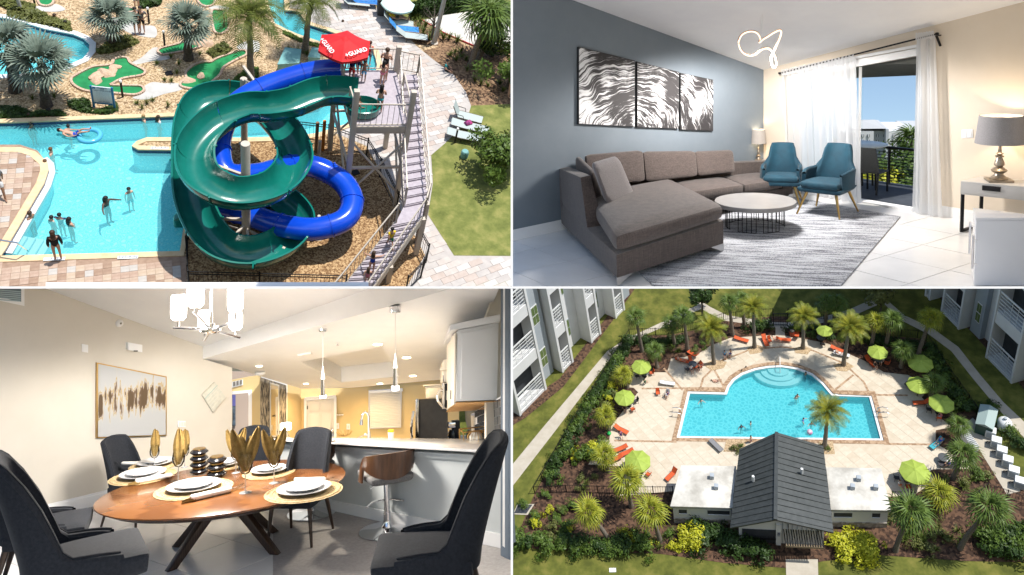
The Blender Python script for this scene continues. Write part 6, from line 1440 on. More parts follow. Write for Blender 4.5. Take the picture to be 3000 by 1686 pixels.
for lab,pts in golf.items():
 sm=smooth_poly(pts,3);P=gp(sm);t=thing(K_,'golf_lane',lab,'golf lane')
 part(t,'turf',B().sheet(P,.02),m_turf)
 n=len(P);acc=0;last=P[0]
 for i in range(n):
  a,c=P[i],P[(i+1)%n];L=(c-a).length;k=max(1,int(L/.26));d=(c-a)/k
  for j in range(k):
   m_=a+d*(j+.5);part(t,'kerb_stone',B().box((m_.x,m_.y,.05),(d.length*.92,.11,.10),atan2(d.y,d.x)),m_kerb)
for i,(lab,(x,y),s)in enumerate((('sandstone rock at the upper end of the curved rock row',A_([(1160,683)])[0],.24),('sandstone rock second from the top of the curved rock row',A_([(1135,718)])[0],.26),('sandstone rock in the middle of the curved rock row',A_([(1065,742)])[0],.34),('sandstone rock beside the sign in the curved row',A_([(975,775)])[0],.32),('sandstone rock touching the top of the blue sign',A_([(965,812)])[0],.30),('rock at the left of the black loop on the bent lane',A_([(1885,815)])[0],.28),('rock at the right of the black loop on the bent lane',A_([(2022,772)])[0],.22),('long rock in the lane beside the right silver palm',A_([(1985,440)])[0],.28),('rock at the rim right of the right silver palm',A_([(2085,445)])[0],.3))):
 q=K_.g(x,y);single(K_,'boulder',lab,'rock',_rockm[i%3],None,(q.x,q.y,.05*s),i*1.3,(s*1.2,s*.8,s*.55),group='sandstone golf rocks')
for lab,pts in(('pale path between the two lower golf lanes',A_([(1330,990),(1410,955),(1450,920),(1440,885),(1530,830),(1660,842),(1800,842),(1830,905),(1650,950),(1480,1005)])),('grey path between the upper golf lanes',A_([(1315,640),(1420,585),(1530,490),(1590,485),(1600,530),(1690,560),(1700,600),(1500,625),(1370,655)])),('pale path where the golfers stand',A_([(1120,190),(1210,280),(1330,345),(1560,382),(1560,270),(1420,260),(1330,220),(1200,180)])),('pale path at the top left golf lane',A_([(330,80),(400,62),(480,72),(540,45),(600,55),(660,100),(560,122),(400,112)])),('pale path behind the queen palm',A_([(2380,480),(2470,420),(2600,420),(2600,520),(2480,520)])),('pale path at the top right golf lane',A_([(2100,85),(2150,60),(2280,70),(2310,110),(2200,108)]))):
 o=struct(K_,'path',B().sheet(gp(smooth_poly(pts,3)),.012),m_conc,lab)
for pts,m,lab in((A_([(0,1060),(220,1090),(330,1150),(560,1130),(700,1150),(680,1180),(0,1215)]),m_brown,'shaded bed along the pool edge under silver palms'),):
 struct(K_,'planting_bed',B().sheet(gp(pts),.012),m,lab)
def cover(lab,pts,kind,n,s,seed):
 """low ground cover as real leaves"""
 r=random.Random(seed);P=gp(pts);poly=[(p.x,p.y)for p in P];xs,ys=[p[0]for p in poly],[p[1]for p in poly];b=B();k=0
 mm={'d':m_bush_d,'g':m_bush_g,'y':m_bush_y,'o':m_bush_o}[kind]
 while k<n:
  x,y=r.uniform(min(xs),max(xs)),r.uniform(min(ys),max(ys))
  if not inside(x,y,poly):continue
  k+=1;hgt=(.5+.5*sin(x*3.1+seed)*cos(y*2.7))*s*2.2
  c=V((x,y,r.uniform(.02,max(.06,hgt))));nrm_=V((r.gauss(0,.6),r.gauss(0,.6),1)).normalized();u=Matrix.Rotation(r.uniform(0,6.28),3,nrm_)@nrm_.orthogonal().normalized();v=nrm_.cross(u);q=s*r.uniform(.5,1.2)
  b.add([c-u*q,c+v*q*.45,c+u*q,c-v*q*.45],[(0,1,2,3)])
 struct(K_,'ground_cover',b,mm,lab,kind='stuff')
cover('low dark ground cover left of the blue sign',A_([(680,1020),(900,1020),(930,1140),(1170,1040),(1190,1120),(1080,1160),(800,1130),(700,1080)]),'d',1600,.10,1)
cover('low dark ground cover along the pool at far left',A_([(-20,1070),(200,1090),(320,1140),(600,1120),(680,1170),(-20,1200)]),'d',1900,.10,2)
cover('low green ground cover beside the slide',A_([(1950,970),(2200,930),(2290,870),(2400,760),(2530,680),(2600,690),(2600,800),(2350,920),(2150,980),(2000,1010)]),'g',2400,.10,3)
cover('yellow green shrubs along the left lazy river',A_([(80,120),(250,90),(420,150),(700,230),(720,330),(500,270),(250,220),(80,180)]),'o',2600,.13,4)
cover('yellow green shrubs behind the left silver palm',A_([(970,520),(1060,470),(1150,370),(1320,380),(1400,430),(1300,480),(1150,530),(1000,550)]),'o',1500,.13,5)
cover('yellow green shrubs at the top left',A_([(0,20),(180,10),(360,60),(330,130),(100,110),(0,60)]),'o',1500,.13,6)
cover('green fringe along the right lazy river bank',B_([(270,310),(420,380),(560,430),(700,470),(690,500),(540,460),(400,410),(270,345)]),'g',900,.08,7)
cover('mixed low shrubs right of the small golf lane',A_([(2080,530),(2250,450),(2330,500),(2280,570),(2150,590)]),'o',700,.12,8)
cover('dark shrubs at the top of the golf course',A_([(1380,-20),(1640,-20),(1600,60),(1430,90),(1400,30)]),'d',1200,.16,9)
hp_=gp([(1205,58),(1395,28),(1395,12),(1205,38)])
t=thing(K_,'hedge','trimmed dark hedge behind the sand court','hedge')
r=random.Random(3);b=B();u=hp_[1]-hp_[0];w_=hp_[3]-hp_[0]
for _ in range(3600):
 a,c,z=r.random(),r.random(),r.uniform(0,.8)
 f=r.randrange(3)
 if f==0:c=0
 elif f==1:z=.8
 p=hp_[0]+u*a+w_*c;p=V((p.x,p.y,z))+V((r.uniform(-.06,.06),r.uniform(-.06,.06),r.uniform(-.05,.05)))
 n_=V((r.gauss(0,1),r.gauss(-.4,1),r.gauss(.5,1))).normalized();q=n_.orthogonal()*.09;v=n_.cross(q)
 b.add([p-q,p+v*.5,p+q,p-v*.5],[(0,1,2,3)])
part(t,'foliage',b,m_bush_d);part(t,'core',B().hexa([(p.x,p.y,0)for p in hp_],[(p.x,p.y,.74)for p in hp_]),m_bush_d)
HP=4.7
plat=[K_.g(x,y,HP)for x,y in((1035,371),(1196,371),(1160,206),(985,206))]
tw=thing(K_,'slide_tower','beige steel slide tower with mauve platform','tower')
part(tw,'platform_deck',B().hexa([(p.x,p.y,HP-.18)for p in plat],[(p.x,p.y,HP)for p in plat]),m_tread)
part(tw,'platform_edge',B().bar((plat[0].x,plat[0].y-.03,HP-.1),(plat[1].x,plat[1].y-.03,HP-.1),.08,.26),m_beige)
for p,top in((plat[0],HP+1.85),(plat[1],HP+1.85),(plat[2],HP+1.3),(plat[3],HP+1.3)):
 part(tw,'column',B().bar((p.x,p.y,0),(p.x,p.y,top),.22,.22),m_beige,bevel=.015)
mid_l,mid_r=(plat[0]+plat[3])/2,(plat[1]+plat[2])/2
for a,c,z0_,z1_ in((plat[0],plat[1],.8,3.9),(plat[1],plat[0],.8,3.9),(plat[0],plat[3],.8,3.9),(plat[1],plat[2],.8,3.9),(plat[3],plat[2],.8,3.9),(plat[2],plat[3],.8,3.9)):
 part(tw,'brace',B().tube([(a.x,a.y,z0_),(c.x,c.y,z1_)],.05,8),m_beige)
for z in(2.4,4.4):
 for a,c in((0,1),(1,2),(2,3),(3,0)):part(tw,'cross_beam',B().bar((plat[a].x,plat[a].y,z),(plat[c].x,plat[c].y,z),.1),m_beige)
def railing(t,pts,h,m,sp=.22,post=None,low=.10,rails=2,r=.018,pm=None):
 """posts, rails and a joined run of thin pickets along 3D points"""
 P=[V(p)for p in pts]
 for a,c in zip(P,P[1:]):
  up_=V((0,0,1));part(t,'top_rail',B().bar(a+up_*h,c+up_*h,.05),m);part(t,'bottom_rail',B().bar(a+up_*low,c+up_*low,.04),m)
  n=max(2,int((c-a).length/sp));b=B()
  for i in range(n+1):q=a.lerp(c,i/n);b.bar(q+up_*low,q+up_*h,r)
  o=part(t,'pickets',b,m);o['kind']='stuff'
 for q in P:part(t,'post',B().bar(q,q+V((0,0,h+.04)),post or.07),m)
up3=lambda p,z:V((p.x,p.y,z))
rl=thing(K_,'platform_railing','beige picket railing round the slide platform','railing')
inset=[up3(p,HP)for p in plat]
railing(rl,[inset[0],inset[1]],1.15,m_beige);railing(rl,[inset[1],inset[1].lerp(inset[2],.55)],1.15,m_beige);railing(rl,[inset[2],inset[3]],1.15,m_beige);railing(rl,[inset[0].lerp(inset[3],.0),inset[0].lerp(inset[3],.28)],1.15,m_beige);railing(rl,[inset[0].lerp(inset[3],.62),inset[0].lerp(inset[3],.80)],1.15,m_beige)
HL=2.35
st=thing(K_,'staircase','long mauve staircase with beige railings beside the tower','staircase')
ta,tb_=plat[1].lerp(plat[2],.62),plat[1].lerp(plat[2],1.0)
LA=[K_.g(x,y,HL)for x,y in((1184,604),(1252,590),(1240,634),(1160,652))]
T0,T1=K_.g(1166,222,HP),K_.g(1222,218,HP)
n=19
def flight(A0,A1,h0,B0,B1,h1,n):
 for i in range(n):
  u0,u1=i/n,(i+1)/n;z=h0+(h1-h0)*u0
  a,c,d,e=A0.lerp(B0,u0),A1.lerp(B1,u0),A1.lerp(B1,u1+.012),A0.lerp(B0,u1+.012)
  part(st,'tread',B().hexa([up3(p,z-.05)for p in(a,c,d,e)],[up3(p,z)for p in(a,c,d,e)]),m_tread)
  part(st,'riser',B().hexa([up3(e,z-(h0-h1)/n),up3(d,z-(h0-h1)/n),up3(d,z-(h0-h1)/n)+V((0,-.03,0)),up3(e,z-(h0-h1)/n)+V((0,-.03,0))],[up3(e,z-.05),up3(d,z-.05),up3(d,z-.05)+V((0,-.03,0)),up3(e,z-.05)+V((0,-.03,0))]),m_tread)
 for p,q in((A0,B0),(A1,B1)):part(st,'stringer',B().bar(up3(p,h0-.14),up3(q,h1-.14),.06,.34),m_beige)
flight(T0,T1,HP,LA[0],LA[1],HL,17)
part(st,'landing',B().hexa([up3(p,HL-.12)for p in LA],[up3(p,HL)for p in LA]),m_tread)
E0,E1=K_.g(972,885,.25),K_.g(1066,885,.25)
flight(LA[3],LA[2],HL,E0,E1,.25,15)
srl=thing(K_,'stair_railing','beige picket railing following both stair flights','railing')
railing(srl,[up3(T1,HP),up3(LA[1],HL),up3(LA[2],HL)],1.05,m_beige,.26);railing(srl,[up3(T0,HP),up3(LA[0],HL)],1.05,m_beige,.26)
railing(srl,[up3(LA[2],HL),up3(E1,.25)],1.05,m_beige,.26);railing(srl,[up3(LA[3],HL),up3(E0,.25)],1.05,m_beige,.26)
railing(srl,[up3(T1,HP),up3(plat[2],HP)],1.05,m_beige,.22)
for p,z in((LA[2],HL),(LA[1],HL),(LA[3],HL),(E1.lerp(LA[2],.45),1.1)):part(st,'support_column',B().bar(up3(p,0),up3(p,z-.12),.2),m_beige)
def keyed(keys,n=7):return[V(p)for p in smooth_poly([tuple(K_.g(x,y,h))for x,y,h in keys],n,closed=False)]
HS=.74
gk=[(1042,303,6.55),(985,298,6.5),(930,305,6.42),(860,333,6.25),(790,346,6.1),(720,350,5.9),(640,385,5.6),(578,460,5.25),(590,550,4.9),(690,600,4.55),(805,577,4.25),(862,505,3.95),(838,425,3.7),(770,350,3.5),(690,310,3.3),(607,318,3.1),(568,380,2.85),(560,490,2.5),(572,630,2.0),(635,742,1.6),(735,772,1.3),(835,735,1.05),(868,668,.9),(805,606,.75),(705,596,.65),(620,610,.5),(540,622,.35)]
gpath=keyed([(x,y,h*HS)for x,y,h in gk])
def flume(path,hw,wall,lip):
 b=B();prof=[]
 for k in range(-6,7):
  a=k/6*pi/2;prof.append((hw*sin(a),wall*(1-cos(a))))
 prof=[(-hw-lip,wall-.03),(-hw-lip,wall+.02),(-hw,wall+.03)]+prof[1:-1]+[(hw,wall+.03),(hw+lip,wall+.02),(hw+lip,wall-.03)]
 out=[(hw+.02,wall-.05)]+[((hw+.03)*sin(k/6*pi/2),(wall+.03)*(1-cos(k/6*pi/2))-.05)for k in range(5,-6,-1)]+[(-hw-.02,wall-.05)]
 ring=prof+out;n=len(ring);N_=len(path);vs=[]
 for i,p in enumerate(path):
  d=path[min(i+1,N_-1)]-path[max(i-1,0)];s=V((d.y,-d.x,0)).normalized()
  for x,z in ring:vs.append(p+s*x+V((0,0,z)))
 fs=[(i*n+k,i*n+(k+1)%n,(i+1)*n+(k+1)%n,(i+1)*n+k)for i in range(N_-1)for k in range(n)]
 fs+=[tuple(range(n)),tuple(range((N_-1)*n,N_*n))[::-1]]
 return b.add(vs,fs)
gs=thing(K_,'open_slide','green open flume slide winding down in loops to the pool','water slide')
SEG=10
for i in range(0,len(gpath)-1,SEG):
 seg=gpath[i:i+SEG+1]
 if len(seg)<2:continue
 part(gs,'flume_section',flume(seg,.64,.80,.07),m_green,smooth=True)
 p,q=seg[0],seg[1];d=(q-p).normalized();s=V((d.y,-d.x,0)).normalized()
 if i:part(gs,'joint_flange',flume([p-d*.03,p+d*.03],.67,.81,.09),m_green)
tubp=K_.g(1062,330,HP)
part(gs,'entry_tub',B().lathe([(.50,.05),(.62,.1),(.66,.42),(.60,.44),(.54,.14),(.001,.10)][::-1],28,(tubp.x,tubp.y,HP),1.1,.9),m_green,smooth=True)
ex_=gpath[-1]
for dx,dy in((0,.45),(-.05,-.35)):
 part(gs,'exit_lip',rbox(B(),[(ex_.x-.35+dx,ex_.y+dy-.25,-.1),(ex_.x+.2+dx,ex_.y+dy-.25,-.1),(ex_.x+.2+dx,ex_.y+dy+.25,-.1),(ex_.x-.35+dx,ex_.y+dy+.25,-.1)],[(ex_.x-.35+dx,ex_.y+dy-.2,.35),(ex_.x+.2+dx,ex_.y+dy-.2,.75),(ex_.x+.2+dx,ex_.y+dy+.2,.75),(ex_.x-.35+dx,ex_.y+dy+.2,.35)],r=.3,n=5),m_green,smooth=True)
bk=[(1000,204,7.15),(930,210,6.9),(850,230,6.6),(765,262,6.2),(695,305,5.75),(655,365,5.2),(640,440,4.7),(665,510,4.3),(760,512,3.8),(850,487,3.4),(925,490,3.05),(1000,530,2.75),(1032,588,2.5),(1008,645,2.25),(920,672,2.0),(820,660,1.75),(735,632,1.5),(660,612,1.2),(600,600,.9),(548,594,.6)]
bpath=keyed([(x,y,h*HS)for x,y,h in bk],6)
bs_=thing(K_,'tube_slide','bright blue enclosed tube slide curling round the tower foot','water slide')
for i in range(0,len(bpath)-1,9):
 seg=bpath[i:i+10]
 if len(seg)<2:continue
 part(bs_,'tube_section',B().tube(seg,.47,22,cap=(i==0 or i+10>=len(bpath))),m_blue,smooth=True)
 if i:d=(seg[1]-seg[0]).normalized();part(bs_,'joint_flange',B().tube([seg[0]-d*.025,seg[0]+d*.025],.505,22),m_blue,smooth=True)
def support(lab,px,top_row,r,arms):
 p=K_.g(*px);h=K_.h(p,top_row);t=thing(K_,'slide_support',lab,'support pole',(p.x,p.y,0))
 part(t,'pole',B().lathe([(r*1.6,0),(r*1.6,.04),(r,.05),(r,h-.02),(r*.96,h),(.001,h+.01)],20),m_beige,smooth=True)
 for(ax,ay,ah),pz in arms:
  e=K_.g(ax,ay,ah)-p;part(t,'arm',B().bar((0,0,pz),(e.x,e.y,ah),.10),m_beige)
  part(t,'strut',B().tube([(0,0,pz-.7),(e.x*.8,e.y*.8,ah-.05)],.035,8),m_beige)
support('thick pale centre pole inside the green slide loops',(722,712),421,.17,[((590,470,3.7),3.8),((800,565,3.1),3.0),((690,595,3.35),3.3),((835,430,2.7),2.9),((580,640,1.35),1.4),((835,730,.75),.8),((740,765,.9),1.0),((650,735,1.1),1.2)])
support('thin pale pole carrying the upper blue tube',(716,420),231,.15,[((765,265,4.5),4.4),((690,312,2.45),2.5)])
for lab,(x,y,h)in(('short support post under the lower front of the blue tube',(930,700,1.4)),('short support post under the right bend of blue tube',(1030,610,1.8)),('short support post under the left of the blue tube',(820,690,1.2)),('short support post under the blue tube behind the column',(930,520,2.2))):
 q=K_.g(x,y);t=thing(K_,'slide_support',lab,'support pole',(q.x,q.y,0));part(t,'pole',B().tube([(0,0,0),(0,0,h)],.07,10),m_beige,smooth=True);part(t,'foot_plate',B().box((0,0,.02),(.3,.3,.04)),m_beige)
m_red=mat('red_canvas',(.56,.012,.016),(.64,.02,.024),scale=3,rough=.75)
def umbrella(pl,label,loc,rad,h,panels,mcan,rise,group=None,spin=0.0,pole_m=None,scallop=.0,name='umbrella',val=.0):
 t=thing(pl,name,label,'umbrella',loc,spin,1.0,group)
 part(t,'pole',B().tube([(0,0,0),(0,0,h+rise)],.035*rad/1.4,8),pole_m or m_beige,smooth=True)
 for k in range(panels):
  a0,a1=2*pi*k/panels,2*pi*(k+1)/panels;b=B()
  def f(u,v):
   p0_,p1_=V((cos(a0),sin(a0),0)),V((cos(a1),sin(a1),0));q=p0_.lerp(p1_,u)*rad*v;return V((q.x,q.y,h+rise*(1-v)**1.0+.10*rise*sin(pi*v)-.05*rad*sin(pi*u)*v))
  b.grid(f,6,6)
  b.grid(lambda u,v:f(u,1)-V((0,0,(.09*rad+val)*v)),6,2)
  part(t,'canopy_panel',b,mcan,smooth=True)
  part(t,'rib',B().tube([(0,0,h+rise-.03),(rad*cos(a0)*.98,rad*sin(a0)*.98,h-.02)],.012*rad/1.4,5),pole_m or m_beige)
 part(t,'cap',B().lathe([(.16*rad,h+rise*.86),(.10*rad,h+rise*1.0),(.03*rad,h+rise*1.08),(.001,h+rise*1.12)],12),mcan,smooth=True)
 return t
q=K_.g(1000,245,HP)
uh=1.95;ua=umbrella(K_,'red guard umbrella with white lettering over the slide platform',(q.x,q.y,HP),1.15,uh,6,m_red,.42,spin=.35)
m_wt=mat('white_lettering',(.78,.78,.78),rough=.6)
for ang in(-1.05-.35+.0,-2.75-.35):
 me=text_mesh('+GUARD',.26,m_wt,.0,'lettering',bold=True);o=part(ua,'lettering',me,m_wt)
 sl=atan2(.42,1.15*.9);a=ang
 o.matrix_basis=Matrix.Rotation(a,4,'Z')@Matrix.Translation((.80,0,uh+.42*.33+.06))@Matrix.Rotation(sl,4,'Y')@Matrix.Rotation(pi/2,4,'Z')
def fence(pl,label,pts,h=1.15,sp=.16,n_post=None,m=None,name='picket_fence',post=.06,r=.014):
 t=thing(pl,name,label,'fence');P=[V((p[0],p[1],0))for p in pts]
 for a,c in zip(P,P[1:]):
  d=c-a;k=max(1,round(d.length/2.2))
  for i in range(k+1):q=a.lerp(c,i/k);part(t,'post',B().bar(q,q+V((0,0,h+.05)),post),m or m_fence)
  for z in(.12,h-.16,h-.02):part(t,'rail',B().bar(a+V((0,0,z)),c+V((0,0,z)),.03),m or m_fence)
  n=max(2,int(d.length/sp));b=B()
  for i in range(n+1):q=a.lerp(c,i/n);b.bar(q+V((0,0,.08)),q+V((0,0,h)),r)
  o=part(t,'pickets',b,m or m_fence);o['kind']='stuff'
 return t
fence(K_,'black picket fence between pool corner and slide',gp([(552,700),(549,752),(553,835),(556,893)]))
fence(K_,'black picket fence along the front of the slide gravel',gp([(556,852),(760,856),(1010,862)]))
fence(K_,'black picket fence behind the blue tube to the walkway',gp([(850,408),(960,420),(1073,460),(1111,520),(1160,618),(1190,668)]))
fence(K_,'black picket fence right of the lower stairs',gp([(1216,712),(1247,770),(1232,815),(1187,862)]))
m_sign=mat('white_sign_face',(.66,.70,.74),rough=.5);m_sblue=mat('blue_sign_paint',(.02,.16,.34),rough=.5);m_ink=mat('navy_lettering',(.03,.06,.16),rough=.6)
def sign(label,p,w,h,z0,rz,lines,tilt=.0):
 t=thing(K_,'sign',label,'sign',p,rz)
 part(t,'board',B().box((0,0,z0+h/2),(w,.05,h)),m_sign,bevel=.01)
 for s in(-1,1):part(t,'post',B().box((s*(w/2+.05),.02,(z0+h)/2),(.08,.08,z0+h)),m_sblue)
 part(t,'bottom_band',B().box((0,-.028,z0+.05),(w*.98,.006,.09)),m_sblue)
 part(t,'flag_emblem',B().slab([(-w*.47,-.027,z0+h*.86),(-w*.40,-.027,z0+h*.90),(-w*.33,-.027,z0+h*.86),(-w*.33,-.027,z0+h*.985),(-w*.47,-.027,z0+h*.985)],(0,-.006,0)),m_sblue)
 for txt,size,zz in lines:
  o=part(t,'lettering',text_mesh(txt,size,m_ink,.002),m_ink);o.matrix_basis=Matrix.Translation((0.04,-.034,z0+h*zz))@Matrix.Rotation(pi/2,4,'X')
 return t
q=K_.g(306,318);sign('tilted blue and white rules sign standing by the golf lanes',(q.x,q.y,0),.78,1.0,.25,radians(-8),[('Hideaway',.10,.955),('Club',.09,.885),('LAZY RIVER RULES',.085,.79)]+[('- - - --- -- ---- --- -- - ---',.06,.70-i*.065)for i in range(8)]+[('NO DIVING',.09,.155)])
q=K_.g(826,893);sign('white slide rules sign at the bottom edge on the fence',(q.x,q.y,0),1.12,1.0,.15,0,[('Hideaway',.13,.93),('Club',.12,.80),('SLIDE RULES',.15,.64)])
q=K_.g(663,890);t=thing(K_,'notice_board','pale notice board with a red rescue ring box at the bottom edge','notice board',(q.x,q.y,0));part(t,'board',B().box((0,0,.55),(1.75,.06,.62)),mat('pale_board',(.62,.58,.50),rough=.6),bevel=.04);part(t,'red_box',B().box((-.66,-.06,.62),(.28,.08,.26)),mat('red_plastic',(.55,.03,.03),rough=.4),bevel=.02)
for s in(-.7,.7):part(t,'post',B().box((s,.04,.3),(.06,.06,.6)),m_beige)
q=K_.g(1000,882);t=thing(K_,'depth_plate','small white plate with dark lettering on the fence','plate',(q.x,q.y,0));part(t,'board',B().box((0,0,.62),(.55,.03,.25)),m_wt);o=part(t,'lettering',text_mesh('FPA',.2,m_ink,.002),m_ink);o.matrix_basis=Matrix.Translation((0,-.02,.62))@Matrix.Rotation(pi/2,4,'X');part(t,'post',B().box((0,.03,.3),(.05,.05,.6)),m_beige)
for lab,(x,y),txt in(('painted depth marker on the front coping in the middle',(375,757),'3 FT 9 IN'),('painted depth marker under the standing girl',(160,762),'3 FT'),('painted depth marker on the planter tip coping',(468,437),'3 FT 9 IN')):
 q=K_.g(x,y);t=thing(K_,'depth_marker',lab,'marker',(q.x,q.y,.056),ang_t);part(t,'tile',B().box((0,0,0),(.72,.16,.012)),m_wall_w);o=part(t,'lettering',text_mesh(txt,.17,m_ink),m_ink);o.location=(0,0,.009)
for i,(lab,kind,b0,top,sc,nf,dark)in enumerate((('silver fan palm with dark trunk left of the golf path','silver',(327,131),55,.68,24,True),('silver fan palm right of centre in the golf course','silver',(552,174),72,.68,24,True),('silver fan palm nearest the pool at the left','silver',(136,311),190,.74,26,True),('silver fan palm cut by the left edge','silver',(45,268),135,.72,24,True),('queen palm with drooping green fronds left of the blue tube','queen',(735,240),52,.92,30,False),('queen palm on the bank of the right river','queen',(893,152),15,.80,26,False),('leaning fan palm at the right edge, left one of the pair','fan',(1378,197),62,.85,26,False),('leaning fan palm at the right edge, right one of the pair','fan',(1403,176),48,.85,24,False))):
 q=K_.g(*b0);h=K_.h(q,top);palm(K_,(q.x,q.y,0),kind,h,sc,lab,20+i,((.35,.1)if i>5 else(R.uniform(-.2,.2),0)),nf,trunk_r=.19 if dark else.15,dark=dark)
q=K_.g(1450,505);broad_tree(K_,(q.x,q.y,0),2.6,1.25,1.1,'dense bright green young tree right of the lawn loungers',m_bush_g,41,4200,.11)
q=K_.g(1485,260);broad_tree(K_,(q.x,q.y,0),2.4,1.4,1.0,'dark green shrubby tree at the right edge of the mulch bed',m_bush_g,42,2600,.12)
q=K_.g(1440,165);broad_tree(K_,(q.x,q.y,0),1.5,.9,.7,'dark bush behind the leaning palms',m_bush_d,43,1400,.12)
q=K_.g(1262,120);broad_tree(K_,(q.x,q.y,0),2.6,1.0,1.1,'bare branched tree beside the lamp pole',None,44,0,bare=True,trunk=.07)
r=random.Random(9)
for i,(x,y,s)in enumerate([(x,y,.55)for x,y in B_([(335,530),(420,540),(510,560),(1950,570),(2000,540),(2060,530),(2110,620),(2190,690),(2120,720),(2200,830),(2270,760),(2350,780),(2330,880),(2480,930),(2450,860),(2260,860),(2010,620),(2070,580)])]+[(x,y,.75)for x,y in B_([(1560,260),(1620,310),(1680,350),(1740,400),(1700,280),(1820,360),(1880,410),(1940,400),(2020,430),(1600,200),(1650,240),(1780,330)])]+[(x,y,.4)for x,y in A_([(1430,1100),(1540,1020),(1380,1050),(1690,1080),(1860,1020),(1480,1050),(550,990),(330,1010),(1780,750),(1660,820),(1730,830),(2010,560),(1720,590),(1800,660),(1580,650)])]):
 q=K_.g(x,y);shrub(K_,(q.x,q.y,0),'s',s,'ornamental grass clump '+('by the teal boxes'if i<3 else 'in the brown bed right of the walkway'if i<18 else 'round the lamp pole by the sand'if i<30 else 'on the tan golf course gravel'),'grass clumps in the mulch beds',cat='grass clump')
m_sl=mat('pale_sling',(.36,.42,.42),(.42,.48,.47),scale=40,rough=.7);m_fr=mat('bronze_frame',(.07,.06,.05),rough=.4,metal=.5)
def lounger_proto(pl,label,loc,rz,sling,frame_m,back=.9,sc=1.0,group=None,arms=False,towel=None):
 t=thing(pl,'sun_lounger',label,'sun lounger',loc,rz,sc,group)
 part(t,'seat_sling',B().hexa([(-.30,-1.25,.32),(.30,-1.25,.32),(.30,.1,.34),(-.30,.1,.34)],[(-.30,-1.25,.35),(.30,-1.25,.35),(.30,.1,.37),(-.30,.1,.37)]),sling)
 dy,dz=cos(back)*.72,sin(back)*.72
 part(t,'back_sling',B().hexa([(-.30,.1,.34),(.30,.1,.34),(.30,.1+dy,.34+dz),(-.30,.1+dy,.34+dz)],[(-.30,.08,.37),(.30,.08,.37),(.30,.07+dy,.37+dz),(-.30,.07+dy,.37+dz)]),sling)
 for s in(-1,1):
  part(t,'side_rail',B().tube([(s*.31,-1.28,.34),(s*.31,.1,.36),(s*.31,.1+dy,.36+dz)],.022,6),frame_m)
  for y in(-1.1,.05):part(t,'leg',B().tube([(s*.30,y,.34),(s*.31,y-.05,0)],.02,6),frame_m)
  if arms:part(t,'arm_rest',B().tube([(s*.34,-.25,.34),(s*.36,-.2,.56),(s*.36,.25,.58)],.02,6),frame_m)
 part(t,'cross_bar',B().tube([(-.3,-1.1,.30),(.3,-1.1,.30)],.015,6),frame_m)
 return t
for lab,(x,y),rz,bk_,sl_ in(('reclined lounger chair with raised back on the walkway edge',(1345,350),1.2,1.1,m_sl),('middle lawn lounger with clothes piled on it',(1362,382),1.25,.1,m_sl),('lowest lawn lounger half behind the young tree',(1350,410),1.3,.15,m_sl),('lounger with a reading sunbather under the pale umbrella',(1150,78),1.45,.8,m_sl),('lounger draped with a blue towel beside the walkway',(1165,97),1.5,.8,mat('blue_towel',(.02,.12,.42),(.05,.3,.6),scale=8,rough=.9)),('empty pale lounger nearest the lamp pole',(1190,118),1.45,.6,m_sl),('lounger with a blue towel at the top of the walkway',(1022,20),1.5,.7,m_sl),('second lounger at the top of the walkway',(1045,16),1.5,.7,mat('blue_towel_b',(.02,.10,.36),(.04,.22,.52),scale=8,rough=.9))):
 q=K_.g(x,y);lounger_proto(K_,lab,(q.x,q.y,0),rz,sl_,m_fr,bk_,.95,arms='chair'in lab)
q=K_.g(1368,378);single(K_,'clothes_pile','small pile of pink and navy clothes on the middle lawn lounger','clothes',rbox(B(),[(-.22,-.16,0),(.22,-.16,0),(.22,.16,0),(-.22,.16,0)],[(-.18,-.12,.16),(.16,-.13,.12),(.18,.12,.15),(-.15,.12,.11)],r=.4,n=5),mat('mixed_clothes',(.02,.025,.08),(.60,.05,.25),scale=5,rough=.9),(q.x,q.y,.36),.4,smooth=True)
q=K_.g(1159,60);umbrella(K_,'pale aqua umbrella beside the walkway lawn',(q.x,q.y,0),1.0,1.15,8,mat('pale_aqua_canvas',(.50,.68,.64),(.56,.74,.70),scale=3,rough=.8),.3)
q=K_.g(1116,42);t=thing(K_,'trash_bin','dark grey square litter bin at the walkway edge','litter bin',(q.x,q.y,0));part(t,'bin_body',B().hexa([(-.24,-.24,0),(.24,-.24,0),(.24,.24,0),(-.24,.24,0)],[(-.27,-.27,.95),(.27,-.27,.95),(.27,.27,.95),(-.27,.27,.95)]),mat('charcoal_plastic',(.05,.06,.065),rough=.6),bevel=.02);part(t,'bin_lid',B().box((0,0,1.03),(.60,.60,.14)),m_fence,bevel=.03)
q=K_.g(1272,127);t=thing(K_,'lamp_pole','tall pale lamp pole at the corner of the sand court','lamp pole',(q.x,q.y,0));part(t,'pole',B().tube([(0,0,0),(.15,0,3.3)],[.14,.12],12),mat('galvanised_pole',(.42,.40,.37),(.48,.46,.43),scale=5,rough=.6),smooth=True);part(t,'foot',B().lathe([(.24,0),(.22,.06),(.15,.08)],14),m_beige)
q=K_.g(61,28);t=thing(K_,'lamp_pole','leaning grey pole at the top left corner','lamp pole',(q.x,q.y,0));part(t,'pole',B().tube([(0,0,0),(-.15,0,2.0)],[.09,.07],10),m_conc,smooth=True);part(t,'foot',B().lathe([(.16,0),(.12,.06)],12),m_conc)
m_teal=mat('teal_fibreglass_box',(.16,.36,.37),(.22,.44,.44),scale=2,rough=.4)
